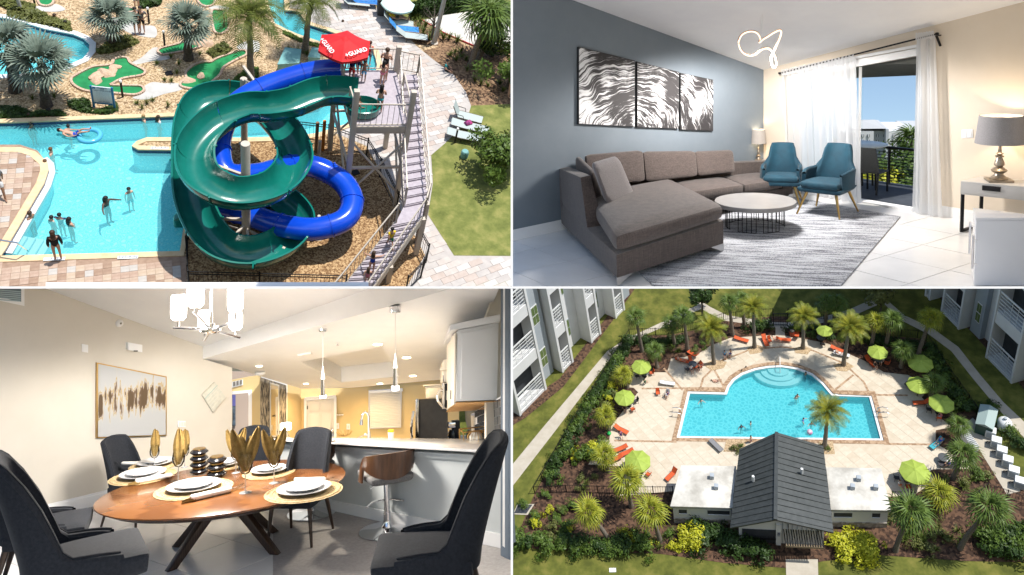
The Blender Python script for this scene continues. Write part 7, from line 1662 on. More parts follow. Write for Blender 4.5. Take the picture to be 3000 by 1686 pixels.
for lab,pts,z in(('sloping teal box lid behind the queen palm',B_([(215,720),(430,705),(450,590),(290,572)]),.55),('teal box beneath the blue tube',B_([(290,925),(560,975),(600,860),(400,835)]),.6),('small teal box behind the red umbrella',B_([(520,640),(640,650),(640,570),(560,560)]),.5)):
 P=gp(pts);t=thing(K_,'equipment_box',lab,'equipment box');part(t,'box',B().hexa([(p.x,p.y,0)for p in P],[(p.x,p.y,z*(.75 if i<2 else 1))for i,p in enumerate(P)]),m_teal,bevel=.03);c_=sum(P,V())/4;part(t,'lid',B().hexa([(c_.x+(p.x-c_.x)*1.03,c_.y+(p.y-c_.y)*1.03,z*(.75 if i<2 else 1)+.004)for i,p in enumerate(P)],[(c_.x+(p.x-c_.x)*1.03,c_.y+(p.y-c_.y)*1.03,z*(.75 if i<2 else 1)+.05)for i,p in enumerate(P)]),m_teal,bevel=.015)
q=K_.g(1359,462);t=thing(K_,'vent_cap','teal round vent cap on the lawn','vent cap',(q.x,q.y,0));part(t,'cap',B().lathe([(.19,.04),(.20,.36),(.15,.44),(.001,.46)],18),m_teal,smooth=True);part(t,'neck',B().lathe([(.13,0),(.13,.05)],12),m_fence)
for i,(x,y)in enumerate(A_([(1500,240),(1658,475),(1235,980),(2255,280),(350,45)])+D_([(2000,0)])):
 q=K_.g(x,y);t=thing(K_,'bollard_light',['black bollard light beside the golfers','black bollard light left of the right silver palm','black bollard light right of the blue sign','black bollard light on the upright golf lane','black bollard light at the top left path','black bollard light beside the lawn loungers'][i],'bollard',(q.x,q.y,0));part(t,'shaft',B().tube([(0,0,0),(0,0,.9)],.05,8),m_fence);part(t,'head',B().lathe([(.06,.88),(.07,.94),(.05,1.0)],10),m_wt)
for i,(x,y)in enumerate(D_([(1000,300),(500,615),(1700,745)])[:2]+A_([(1700,745),(2265,860)])):
 q=K_.g(x,y);single(K_,'drain_cover',['small black spotlight box near the blue tube bend','square black drain cover in the slide gravel','small dark grate between golf lanes','small dark grate beside the slide ground cover'][i],'drain cover',B().box((0,0,.03),(.32,.3,.06)),m_fence,(q.x,q.y,0),.4)
for i,pts in enumerate(([(0,704,.9),(50,712,.9),(84,737,.1)],)):
 P=[K_.g(x,y,h)for x,y,h in pts];single(K_,'handrail','steel handrail into the pool steps at the lower left','handrail',B().tube(P,.03,8),m_chrome,smooth=True)
for lab,(x,y),c in(('orange post at the foot of the tower stairs',(945,440),(.55,.18,.02)),('brown post beside the orange post',(925,445),(.22,.13,.07))):
 q=K_.g(x,y);single(K_,'post',lab,'post',B().tube([(0,0,0),(0,0,1.8)],.08,10),mat('post_paint_%d'%x,c,rough=.6),(q.x,q.y,0),smooth=True)
def stair(u,s=.5):p=LA[3].lerp(LA[2],s).lerp(E0.lerp(E1,s),u);return(p.x,p.y,HL+(.25-HL)*u)
def at(x,y,h=0.0):p=K_.g(x,y,h);return(p.x,p.y,h)
WL=-1.27
pp=[('girl in a black rash jacket standing on the front coping',at(172,762,.05),-2.9,1.62,'stand','a','b',(('jacket','black'),),True),('person in white shorts walking off at the left edge',at(6,580,.02),.4,1.7,'walk','c','k',(('shorts','white'),('shirt','grey')),False),('swimmer with dark hair and black suit in mid pool',at(322,655,WL),1.0,1.6,'reach','d','k',(('swimsuit','black'),),True),('child swimmer with dark hair in the middle of the pool',at(386,618,WL),.6,1.4,'stand','b','k',(('shorts','teal'),),False),('bather with bun at the front left steps',at(105,695,WL),-2.0,1.5,'cross','c','b',(('top','grey'),),False),('child behind the girl in black in the pool corner',at(165,700,WL),2.5,1.35,'stand','b','k',(('top','teal'),),False),('child with blue arm floats near the pool corner',at(188,694,WL),2.9,1.38,'reach','b','k',(('shirt','navy'),),False),('bather with long hair and dark bikini near the corner',at(217,712,WL),2.4,1.5,'cross','a','k',(('top','black'),),True),('boy at the left white edge, upper one',at(163,505,WL),1.6,1.45,'stand','b','r',(),False),('boy at the left white edge, lower one',at(147,538,WL),1.6,1.4,'reach','b','r',(),False),('girl with long hair standing near the far pool edge',at(157,392,WL),-2.6,1.5,'hips','a','k',(('top','green'),),True),('boy bathing at the far left of the pool',at(100,402,WL),1.2,1.4,'reach','b','b',(('shorts','blue'),),False),('child with dark hair swimming below the far left boy',at(105,428,WL),1.0,1.35,'stand','c','k',(),False),('child in a blue top beneath the floating swimmer',at(212,432,WL),1.6,1.35,'reach','b','k',(('shirt','blue'),),False),('girl with a bun bathing near the planter',at(428,406,WL),2.0,1.45,'stand','b','y',(('top','sky'),),False),('girl in a white top bathing right of the bun girl',at(470,408,WL),2.1,1.45,'stand','b','b',(('shirt','white'),),True),('golfer in black shirt, left of two on the path',at(402,99,.02),.3,1.6,'stand','b','k',(('shirt','black'),('shorts','black')),False),('golfer in dark shirt, right of two on the path',at(418,97,.02),-.2,1.62,'hips','b','k',(('shirt','grey'),('shorts','black')),False),('person in blue shorts at the top of the golf course',at(402,28,.02),.2,1.6,'stand','b','k',(('shirt','black'),('shorts','sky')),False),('swimmer in the left river, front one',at(203,132,WL),1.2,1.5,'reach','d','k',(('top','black'),),False),('swimmer in the left river, back one',at(172,112,WL),1.0,1.5,'reach','a','b',(('top','red'),),False),('bather at the top of the right river',at(813,36,WL),1,1.5,'stand','b','k',(),False),('bather in red in the right river',at(1000,118,WL),1,1.4,'stand','b','b',(('top','red'),),False),('woman in a black swimsuit waiting at the platform rail',at(1124,236,HP),2.8,1.72,'cross','a','b',(('swimsuit','black'),),False),('boy in blue patterned trunks on the platform',at(1064,240,HP),3.0,1.15,'stand','c','k',(('shorts','sky'),),False),('child in a red shirt at the back of the platform',at(1078,192,HP),2.6,1.3,'stand','b','b',(('shirt','red'),('shorts','navy')),False),('bare chested boy behind the umbrella on the platform',at(1052,220,HP),2.4,1.35,'stand','b','b',(('shorts','navy'),),False),('girl in a pale bikini standing on the platform front',at(1110,330,HP),2.9,1.45,'cross','a','k',(('top','white'),('briefs','teal')),True),('girl with dark hair behind the bikini girl',at(1118,250,HP),2.6,1.3,'cross','a','k',(('top','pink'),('briefs','pink')),True),('guard in a striped towel and red shorts under the umbrella',at(1028,242,HP),2.6,1.5,'stand','a','k',(('shirt','navy'),('shorts','red')),False),('dark haired head beyond the red umbrella',at(1018,206,HP),3.0,1.7,'stand','a','k',(('shirt','white'),('shorts','grey')),False),('child with curly hair entering the green slide',at(1050,318,HP),1.6,1.2,'sit','c','b',(('shorts','navy'),),False),('boy in a yellow shirt climbing the stairs',stair(.36,.55),3.4,1.2,'walk','a','k',(('shirt','yellow'),('shorts','green')),False),('girl in a blue swimsuit climbing with arms out',stair(.66,.55),2.9,1.3,'reach','a','b',(('swimsuit','blue'),),True),('child in pink at the bottom of the stairs',stair(.82,.72),2.9,1.15,'walk','a','b',(('swimsuit','pink'),),True),('person bending over on the walkway with a towel',at(1306,206,.02),1.0,1.4,'sit','a','k',(('shirt','teal'),('shorts','black')),False),('child seated below the blue tube',at(912,280,.1),.5,1.2,'sit','a','y',(('shorts','white'),),False),('person in green at the right edge',at(1488,285,.02),1.5,1.6,'stand','b','b',(('shirt','green'),),False)]
for lab,loc,rz,h,pose,sk,ha,wear,lg in pp:person(K_,lab,loc,rz,h,pose,sk,ha,wear,lg)
person(K_,'boy in blue trunks floating on his back on a clear ring',at(245,396,-.05),1.4,1.5,'recline','a','k',(('shorts','blue'),),tilt=(-.5,0));
q=K_.g(262,392);single(K_,'swim_ring','clear blue swim ring under the floating boy','swim ring',B().tube([(.42*cos(k*pi/12),.42*sin(k*pi/12),0)for k in range(24)],.11,10,closed=True),mat('clear_blue_vinyl',(.10,.45,.70),rough=.15),(q.x,q.y,-.12),smooth=True)
q=K_.g(1148,72);person(K_,'sunbather in yellow reading on a lounger',(q.x+.1,q.y,.40),1.5,1.6,'recline','a','k',(('shirt','yellow'),('shorts','grey')))
Q=POOL
def gq(pts,h=0.0):return[Q.g(x,y,h)for x,y in pts]
def M_(pts):return zp(1500,844,pts)
def N_(pts):return zp(2250,844,pts)
def O_(pts):return zp(1500,1264,pts)
def P_(pts):return zp(2250,1264,pts)
def q1(x,y,h=0.0):p=Q.g(x,y,h);return(p.x,p.y,h)
m_plawn=mat('mown_lawn',(.065,.075,.010),(.165,.155,.032),scale=.5,rough=.95,bump=.8,bscale=5,detail=14,lo=.38,hi=.64,c3=(.105,.115,.017))
m_pmul=mat('reddish_bark_mulch',(.026,.013,.008),(.125,.068,.040),scale=3.4,rough=.95,kind='voronoi',bump=.8,bscale=5,lo=.1,hi=.9)
m_pdeck=mat('cream_deck_paver',(0.521,0.454,0.353),(0.588,0.521,0.42),scale=1.3,rough=.85,bump=.1,bscale=12)
m_pdeck2=mat('warm_deck_paver',(0.487,0.412,0.311),(0.554,0.479,0.378),scale=1.3,rough=.85,bump=.1,bscale=12)
m_walkc=mat('sidewalk_concrete',(0.391,0.348,0.281),(0.459,0.416,0.348),scale=.8,rough=.9,bump=.1)
m_cop2=mat('brown_brick_coping',(.27,.17,.10),(.42,.29,.19),scale=4,rough=.85,kind='voronoi')
m_roof=mat('charcoal_metal_roof',(.055,.062,.062),(.075,.082,.082),scale=1.5,rough=.42,metal=.35)
m_flat=mat('stained_white_roof',(.38,.36,.32),(.60,.58,.53),scale=.35,rough=.85,detail=9,lo=.36,hi=.56)
m_bw=mat('white_stucco',(.66,.67,.68),(.70,.71,.72),scale=.6,rough=.85,bump=.1,bscale=10);m_bg=mat('grey_stucco',(.33,.37,.41),(.37,.41,.45),scale=.6,rough=.85)
m_dark=mat('dark_recess',(.030,.034,.042),(.05,.055,.065),scale=1,rough=.7);m_wing=mat('olive_window_glass',(.10,.15,.055),(.15,.20,.08),scale=.8,rough=.15)
m_lime=mat('lime_canvas',(.27,.36,.05),(.33,.43,.075),scale=1.5,rough=.75);m_or=mat('orange_sling',(.50,.075,.018),(.60,.11,.03),scale=8,rough=.75);m_dkf=mat('dark_frame',(.05,.045,.04),rough=.5,metal=.4)
m_stone=mat('stone_veneer',(.24,.21,.18),(.40,.36,.31),scale=3,rough=.9,kind='voronoi',bump=.4)
pool2_px=[(2015,1147),(2123,1150),(2130,1131),(2146,1110),(2171,1093),(2210,1079),(2250,1072),(2290,1070),(2337,1077),(2381,1094),(2413,1121),(2434,1146),(2441,1154),(2553,1157),(2590,1292),(1982,1284)]
pool2=[V((p.x,p.y,0))for p in gq(pool2_px)]
outer2=[V((p.x,p.y,0))for p in gq([(1300,838),(3120,838),(3120,1780),(1300,1780)])]
gb=B().add(outer2+pool2,list(tessellate_polygon([outer2,pool2])))
struct(Q,'lawn',gb,m_plawn,'olive green lawn round the apartment pool')
m_caustic_pl2=mat('aqua_plaster_caustics',(.34,.80,.84),(.11,.52,.60),scale=2.6,rough=.7,kind='edge',lo=.0,hi=.36,c3=(.16,.60,.67))  # light caustic lines put into the plaster colour, deeper aqua between
b=B().sheet(pool2,-1.35);struct(Q,'pool_floor',b,m_caustic_pl2,'floor of the apartment pool')
wb_,tb2=B(),B()
for i in range(len(pool2)):
 p,q=pool2[i],pool2[(i+1)%len(pool2)]
 wb_.quad((p.x,p.y,-1.35),(q.x,q.y,-1.35),(q.x,q.y,-.4),(p.x,p.y,-.4));tb2.quad((p.x,p.y,-.4),(q.x,q.y,-.4),(q.x,q.y,-.02),(p.x,p.y,-.02))
struct(Q,'pool_wall',wb_,mat('pool_wall_plaster',(.10,.46,.54),rough=.7),'side walls of the apartment pool');struct(Q,'pool_tile_band',tb2,m_navy,'dark tile band of the apartment pool')
struct(Q,'pool_water',B().sheet(pool2,-.2),glass_mat('apartment_pool_water',(.70,.95,.96),.04,bump=.8,bscale=1.3,cloud=(.08,.50,.58,.35)),'sparkling turquoise water of the apartment pool')
def ring_pts(P,w):
 n=len(P);out=[]
 for i in range(n):
  d0_,d1_=(P[i]-P[i-1]).normalized(),(P[(i+1)%n]-P[i]).normalized();n0,n1=V((d0_.y,-d0_.x,0)),V((d1_.y,-d1_.x,0));m_=(n0+n1).normalized();out.append(P[i]+m_*(w/max(.5,m_.dot(n0))))
 return out
ar=sum(pool2[i].x*pool2[(i+1)%len(pool2)].y-pool2[(i+1)%len(pool2)].x*pool2[i].y for i in range(len(pool2)));sg=1 if ar>0 else-1
def ring_band(P,w0,w1,z0,z1,name,m,label):
 a,c=ring_pts(P,w0*sg),ring_pts(P,w1*sg);b=B();n=len(P)
 for i in range(n):
  j=(i+1)%n;b.hexa([(a[i].x,a[i].y,z0),(a[j].x,a[j].y,z0),(c[j].x,c[j].y,z0),(c[i].x,c[i].y,z0)],[(a[i].x,a[i].y,z1),(a[j].x,a[j].y,z1),(c[j].x,c[j].y,z1),(c[i].x,c[i].y,z1)])
 struct(Q,name,b,m,label)
ring_band(pool2,-.35,.0,-.32,-.03,'pool_edge',m_wall_w,'white gutter edge of the apartment pool')
ring_band(pool2,.002,.55,-.05,.09,'pool_coping',m_cop2,'brown brick coping of the apartment pool')
for i,rr_ in enumerate((1.0,1.7,2.4)):
 c=Q.g(2280,1076);struct(Q,'pool_step',B().lathe([(.001,-1.3),(rr_*1.2,-1.3),(rr_*1.2,-.3-.25*i),(.001,-.3-.25*i)],28,(c.x,c.y-.3,0),1.2,.85),m_wall_w,'curved white pool step')
def zoneq(name,pts,z,m,label):return struct(Q,name,B().sheet(gq(pts),z),m,label)
bed_px=[(1845,986),(1960,983),(2040,967),(2120,940),(2265,928),(2310,928),(2413,938),(2547,980),(2687,992),(2713,1000),(2783,1108),(2836,1180),(2900,1270),(2990,1400),(3080,1560),(3080,1660),(3000,1648),(2830,1645),(2585,1628),(2413,1645),(2300,1665),(2120,1650),(1937,1624),(1762,1618),(1593,1612),(1506,1600),(1536,1520),(1567,1446),(1692,1230),(1782,1088)]
bP=[V((p.x,p.y,0))for p in gq(bed_px)];bb_=B().add(bP+pool2,list(tessellate_polygon([bP,pool2])));bb_.v=[(x,y,.03)for x,y,z in bb_.v]
struct(Q,'planting_bed',bb_,m_pmul,'reddish brown mulch bed inside the pool fence')
deck_px=[(1724,1362),(1756,1292),(1785,1290),(1791,1249),(1830,1200),(1878,1140),(1843,1136),(1855,1092),(1954,1092),(1966,1052),(2038,1043),(2082,1014),(2140,991),(2245,984),(2272,984),(2272,958),(2298,958),(2300,985),(2337,990),(2425,1008),(2497,1043),(2530,1057),(2590,1092),(2660,1100),(2727,1136),(2700,1165),(2760,1230),(2789,1252),(2742,1262),(2740,1300),(2800,1335),(2846,1374),(2722,1377),(2737,1412),(2672,1456),(2600,1456),(1972,1440),(1817,1455),(1835,1368)]
dP=[V((p.x,p.y,0))for p in gq(deck_px)]
db=B().add(dP+pool2,list(tessellate_polygon([dP,pool2])));db.v=[(x,y,.05)for x,y,z in db.v]
dko=struct(Q,'pool_deck',db,m_pdeck2,'cream paver deck round the apartment pool')
dpoly=[(p.x,p.y)for p in dP];ppoly=[(p.x,p.y)for p in ring_pts(pool2,.5*sg)]
tl=[B().box((0,0,.055),(1.16,1.16,.02),pi/4).mesh('deck_slab',m)for m in(m_pdeck,m_pdeck2)]
xs,ys=[p[0]for p in dpoly],[p[1]for p in dpoly];cells=[]
for i in range(-60,60):
 for j in range(-60,60):
  cx,cy=(i-j)*.8485,(i+j)*.8485
  if min(xs)<cx<max(xs)and min(ys)<cy<max(ys)and inside(cx,cy,dpoly)and not inside(cx,cy,ppoly)and all(inside(cx+a,cy+c,dpoly)and not inside(cx+a,cy+c,ppoly)for a,c in((.85,0),(-.85,0),(0,.85),(0,-.85))):cells.append((cx,cy))
cells.sort(key=lambda c:c[1])
for cx,cy in cells[:300]:
 o=part(dko,'deck_slab',tl[0 if R.random()<.75 else 1],None);o.location=(cx,cy,R.uniform(-.003,.003))
rest=B()
for cx,cy in cells[300:]:rest.box((cx,cy,.055+R.uniform(-.003,.003)),(1.16,1.16,.02),pi/4)
if rest.f:o=part(dko,'deck_slab_field',rest,m_pdeck);o['kind']='stuff'
for i,pts in enumerate(([(2000,1145),(1945,1080)],[(2125,1143),(2090,1080),(2140,1040)],[(2455,1154),(2545,1158),(2660,1160)],[(2441,1148),(2500,1100)],[(2050,1145),(2060,1110),(2110,1060),(2200,1025),(2290,1018),(2380,1028),(2470,1065),(2530,1120),(2545,1150)],[(2120,1139),(2075,1138),(1880,1140)],[(1982,1296),(1800,1292)],[(2590,1302),(2738,1304)])):
 P=gq(pts);b=B()
 for a,c in zip(P,P[1:]):
  d=(c-a);s=V((-d.y,d.x,0)).normalized()*.14;b.hexa([(p.x,p.y,.06)for p in(a-s,c-s,c+s,a+s)],[(p.x,p.y,.072)for p in(a-s,c-s,c+s,a+s)])
 struct(Q,'deck_band',b,m_cop2,'brown brick band in the deck')
zoneq('sidewalk',[(1400,1500),(1503,1360),(1587,1258),(1779,1030),(1814,1007),(1843,990),(1937,946),(2021,905),(2052,893),(2058,905),(2026,918),(1942,960),(1848,1000),(1822,1018),(1792,1046),(1625,1266),(1503,1424),(1400,1580)],.04,m_walkc,'pale sidewalk along the left lawn')
zoneq('sidewalk',[(2022,838),(2040,838),(2050,880),(2080,900),(2130,925),(2265,945),(2310,946),(2401,932),(2492,906),(2550,880),(2567,862),(2571,838),(2592,838),(2588,870),(2568,896),(2505,924),(2405,948),(2310,962),(2265,961),(2120,940),(2065,913),(2036,890)],.04,m_walkc,'curving pale sidewalk round the back lawn')
zoneq('sidewalk',[(2585,886),(2605,886),(2650,925),(2735,965),(2808,1018),(2872,1100),(2940,1180),(3120,1350),(3120,1420),(2925,1200),(2850,1110),(2787,1030),(2720,980),(2637,938)],.045,m_walkc,'pale sidewalk beside the shaded building')
zoneq('path',[(2302,1640),(2396,1640),(2400,1790),(2306,1790)],.05,m_walkc,'pale entrance path at the bottom edge')
zoneq('mulch_strip',[(1480,1222),(1503,1200),(1640,1110),(1690,1042),(1800,900),(1845,838),(1866,838),(1810,920),(1700,1070),(1650,1135),(1540,1225),(1480,1260)],.035,m_pmul,'mulch strip along the left building')
zoneq('mulch_strip',[(2720,838),(2745,838),(3010,1095),(3120,1230),(3120,1290),(2990,1130)],.035,m_pmul,'mulch strip along the shaded building')
for pts,lab in(([(2060,1070),(2090,1055),(2130,1062),(2120,1080),(2085,1088)],'left'),([(2188,1022),(2215,1012),(2240,1018),(2232,1034),(2198,1040)],'upper left'),([(2325,1022),(2355,1014),(2378,1024),(2366,1040),(2330,1036)],'upper right'),([(2440,1070),(2475,1060),(2502,1075),(2480,1090),(2452,1088)],'right'),([(2120,1325),(2128,1290),(2186,1290),(2182,1326)],'front left'),([(2400,1332),(2400,1294),(2440,1296),(2446,1332)],'front right')):
 struct(Q,'palm_planter',B().prism(gq(pts),.03,.10),m_chip,'straw coloured planting square at the %s palm'%lab)
zoneq('drain_grate',[(1503,1508),(1516,1478),(1566,1478),(1546,1510)],.05,m_walkc,'concrete storm drain surround at the left')
struct(Q,'drain_grate',B().prism(gq([(1506,1505),(1518,1480),(1560,1480),(1542,1506)]),.05,.07),m_dark,'dark storm drain grating')
fl_=[(1845,984),(1960,981),(2040,965),(2120,938),(2230,926),(2264,925)]
fence(Q,'black pool fence along the back from the left corner to the gate',gq(fl_),1.5,.3,r=.03,post=.1);fence(Q,'black pool fence from the gate to the right corner',gq([(2308,926),(2413,936),(2547,978),(2687,990),(2713,998)]),1.5,.3,r=.03,post=.1)
fence(Q,'black pool fence down the left side of the beds',gq([(1845,984),(1782,1087),(1692,1229),(1567,1446)]),1.5,.3,r=.03,post=.1);fence(Q,'black pool fence down the right side of the beds',gq([(2713,998),(2783,1107),(2836,1180),(2884,1250)]),1.5,.3,r=.03,post=.1)
fence(Q,'black pool fence from left corner to the clubhouse',gq([(1567,1446),(1660,1442),(1800,1446),(1972,1447)]),1.5,.3,r=.03,post=.1);fence(Q,'black pool fence from clubhouse to the equipment yard',gq([(2612,1462),(2720,1466),(2850,1470),(2890,1440),(3010,1480)]),1.5,.3,r=.03,post=.1)
gt=thing(Q,'pool_gate','tall black metal gate in the back fence','gate');a,c=Q.g(2266,955),Q.g(2306,955)
for p in(a,c):part(gt,'post',B().bar((p.x,p.y,0),(p.x,p.y,2.6),.14),m_fence)
for z in(.2,1.4,2.5):part(gt,'rail',B().bar((a.x,a.y,z),(c.x,c.y,z),.08),m_fence)
for k in range(9):p=a.lerp(c,k/8);part(gt,'bar',B().bar((p.x,p.y,.2),(p.x,p.y,2.5),.04),m_fence)
EH,RH,WH=4.2,6.6,3.5
cl=thing(Q,'clubhouse','white clubhouse with a grey metal gable roof and two flat wings','building')
rfar,rnear=Q.g(2275,1267,RH),Q.g(2272,1523,RH);le0,le1=Q.g(2166,1316,EH),Q.g(2139,1547,EH);re0,re1=Q.g(2412,1307,EH),Q.g(2442,1561,EH)
tk_=V((0,0,.22))
roofp=[]
for nm,(a,b_,c,d)in(('roof',(le0,le1,rnear,rfar)),('roof',(re0,re1,rnear,rfar))):
 o=part(cl,nm,B().slab([a-tk_,b_-tk_,c-tk_,d-tk_],tk_),m_roof);roofp.append(o)
 for k in range(15):
  u=(k+.5)/15;e,r_=a.lerp(b_,u),d.lerp(c,u);part(o,'standing_seam',B().bar(e+V((0,0,.03)),r_+V((0,0,.03)),.07,.08),m_roof)
part(cl,'ridge_cap',B().bar(rfar+V((0,0,.05)),rnear+V((0,0,.05)),.4,.12),m_roof)
wl=[V((p.x,p.y,0))for p in(le0.lerp(re0,.08),re0.lerp(le0,.08),re1.lerp(le1,.08)+V((0,1.0,0)),le1.lerp(re1,.08)+V((0,1.0,0)))]
gm=(wl[2]+wl[3])/2;gm2=(wl[0]+wl[1])/2
wb2=B().hexa(wl,[V((p.x,p.y,EH-.1))for p in wl])
wb2.add([(wl[2].x,wl[2].y,EH-.1),(wl[3].x,wl[3].y,EH-.1),(gm.x,gm.y,RH-.45),(wl[0].x,wl[0].y,EH-.1),(wl[1].x,wl[1].y,EH-.1),(gm2.x,gm2.y,RH-.45)],[(0,1,2),(3,4,5),(0,2,5,4),(1,3,5,2)])
part(cl,'wall',wb2,m_bw)
fdir2=(wl[2]-wl[3]).normalized();fo2=V((fdir2.y,-fdir2.x,0));fo2=fo2 if fo2.y<0 else-fo2
flen=(wl[2]-wl[3]).length
for k in range(9):
 p=wl[3].lerp(wl[2],.52+.45*k/8)+fo2*.04;part(cl,'batten',B().bar((p.x,p.y,.2),(p.x,p.y,EH+(RH-EH)*(1-abs((.52+.45*k/8)-.5)*2)-.6),.08),m_bg)
def fbox(u0,u1,z0,z1,d,m,nm,dep_=.1):
 a,c=wl[3].lerp(wl[2],u0)+fo2*d,wl[3].lerp(wl[2],u1)+fo2*d
 return part(cl,nm,B().hexa([(a.x,a.y,z0),(c.x,c.y,z0),(c.x+fo2.x*dep_,c.y+fo2.y*dep_,z0),(a.x+fo2.x*dep_,a.y+fo2.y*dep_,z0)],[(a.x,a.y,z1),(c.x,c.y,z1),(c.x+fo2.x*dep_,c.y+fo2.y*dep_,z1),(a.x+fo2.x*dep_,a.y+fo2.y*dep_,z1)]),m)
fbox(.04,.44,.1,2.6,.01,m_dark,'breezeway');fbox(.0,.06,0,1.2,.02,m_stone,'stone_pier',.3);fbox(.44,.5,0,4.0,.02,m_bw,'corner_pier',.25);fbox(.06,.44,.9,1.05,.12,m_fence,'gate_rail',.05)
for k in range(12):fbox(.07+k*.031,.074+k*.031,.1,1.5,.12,m_fence,'gate_bar',.05)
a,c=wl[3].lerp(wl[2],.53),wl[3].lerp(wl[2],.96)
part(cl,'pergola_beam',B().bar((a+fo2*1.9+V((0,0,2.75))),(c+fo2*1.9+V((0,0,2.75))),.25,.3),mat('tan_beam',(.25,.19,.12),rough=.7));
for k in range(16):p=a.lerp(c,k/15);part(cl,'pergola_slat',B().bar(p+fo2*.1+V((0,0,2.95)),p+fo2*2.0+V((0,0,2.95)),.10,.16),m_fence)
for u in(.12,.88):p=a.lerp(c,u);part(cl,'hanger_rod',B().tube([p+fo2*.05+V((0,0,4.2)),p+fo2*1.8+V((0,0,2.95))],.04,6),m_fence)
o=part(cl,'house_number',text_mesh('3051',.42,m_ink,.01),m_ink);p=wl[3].lerp(wl[2],.47)+fo2*.29;o.matrix_basis=Matrix.Translation((p.x,p.y,2.2))@Matrix.Rotation(atan2(fdir2.y,fdir2.x),4,'Z')@Matrix.Rotation(pi/2,4,'X')@Matrix.Rotation(-pi/2,4,'Z')
for nm,pts in(('left',[(1995,1363),(2157,1366),(2146,1489),(1963,1484)]),('right',[(2420,1369),(2582,1372),(2611,1496),(2434,1494)])):
 P=gq(pts,WH);P2=[p.lerp(sum(P,V())/4,.07)for p in P]
 part(cl,'flat_roof',B().hexa([p-V((0,0,.25))for p in P],P),m_flat,bevel=.05)
 part(cl,'roof_fascia',B().hexa([p-V((0,0,.42))for p in[q.lerp(sum(P,V())/4,.012)for q in P]],[p-V((0,0,.255))for p in[q.lerp(sum(P,V())/4,.012)for q in P]]),m_bg)
 part(cl,'wing_wall',B().hexa([V((p.x,p.y,0))for p in P2],[V((p.x,p.y,WH-.43))for p in P2]),m_bw)
 d=(P2[2]-P2[3]).normalized();n_=V((d.y,-d.x,0));n_=n_ if n_.y<0 else-n_
 part(cl,'stone_base',B().slab([V((P2[3].x,P2[3].y,0)),V((P2[2].x,P2[2].y,0)),V((P2[2].x,P2[2].y,.9)),V((P2[3].x,P2[3].y,.9))],n_*.12),m_stone)
 for u0,u1 in(((.10,.24),(.60,.98))if nm=='left'else((.03,.36),(.72,.86))):
  a,c=P2[3].lerp(P2[2],u0),P2[3].lerp(P2[2],u1);w_=part(cl,'window',B().slab([V((a.x,a.y,1.9)),V((c.x,c.y,1.9)),V((c.x,c.y,2.6)),V((a.x,a.y,2.6))],n_*.03),m_dark);part(w_,'sill',B().slab([V((a.x,a.y,1.8)),V((c.x,c.y,1.8)),V((c.x,c.y,1.89)),V((a.x,a.y,1.89))],n_*.12),m_bw)
 for u,v in(((.6,.3),(.7,.55))if nm=='left'else((.42,.5),(.82,.5),(.55,.3))):
  p=P[0].lerp(P[1],u).lerp(P[3].lerp(P[2],u),v);part(cl,'roof_vent',B().box((p.x,p.y,WH+.3),(.5,.5,.6)),m_bg,bevel=.04)
for u,v,s in((.5,.45,0),(.42,.5,1)):
 a,b_,c,d=(le0,le1,rnear,rfar)if s==0 else(re0,re1,rnear,rfar);p=a.lerp(b_,u).lerp(d.lerp(c,u),v);part(cl,'roof_pipe',B().tube([p,p+V((0,0,.9))],.16,8),m_wall_w)
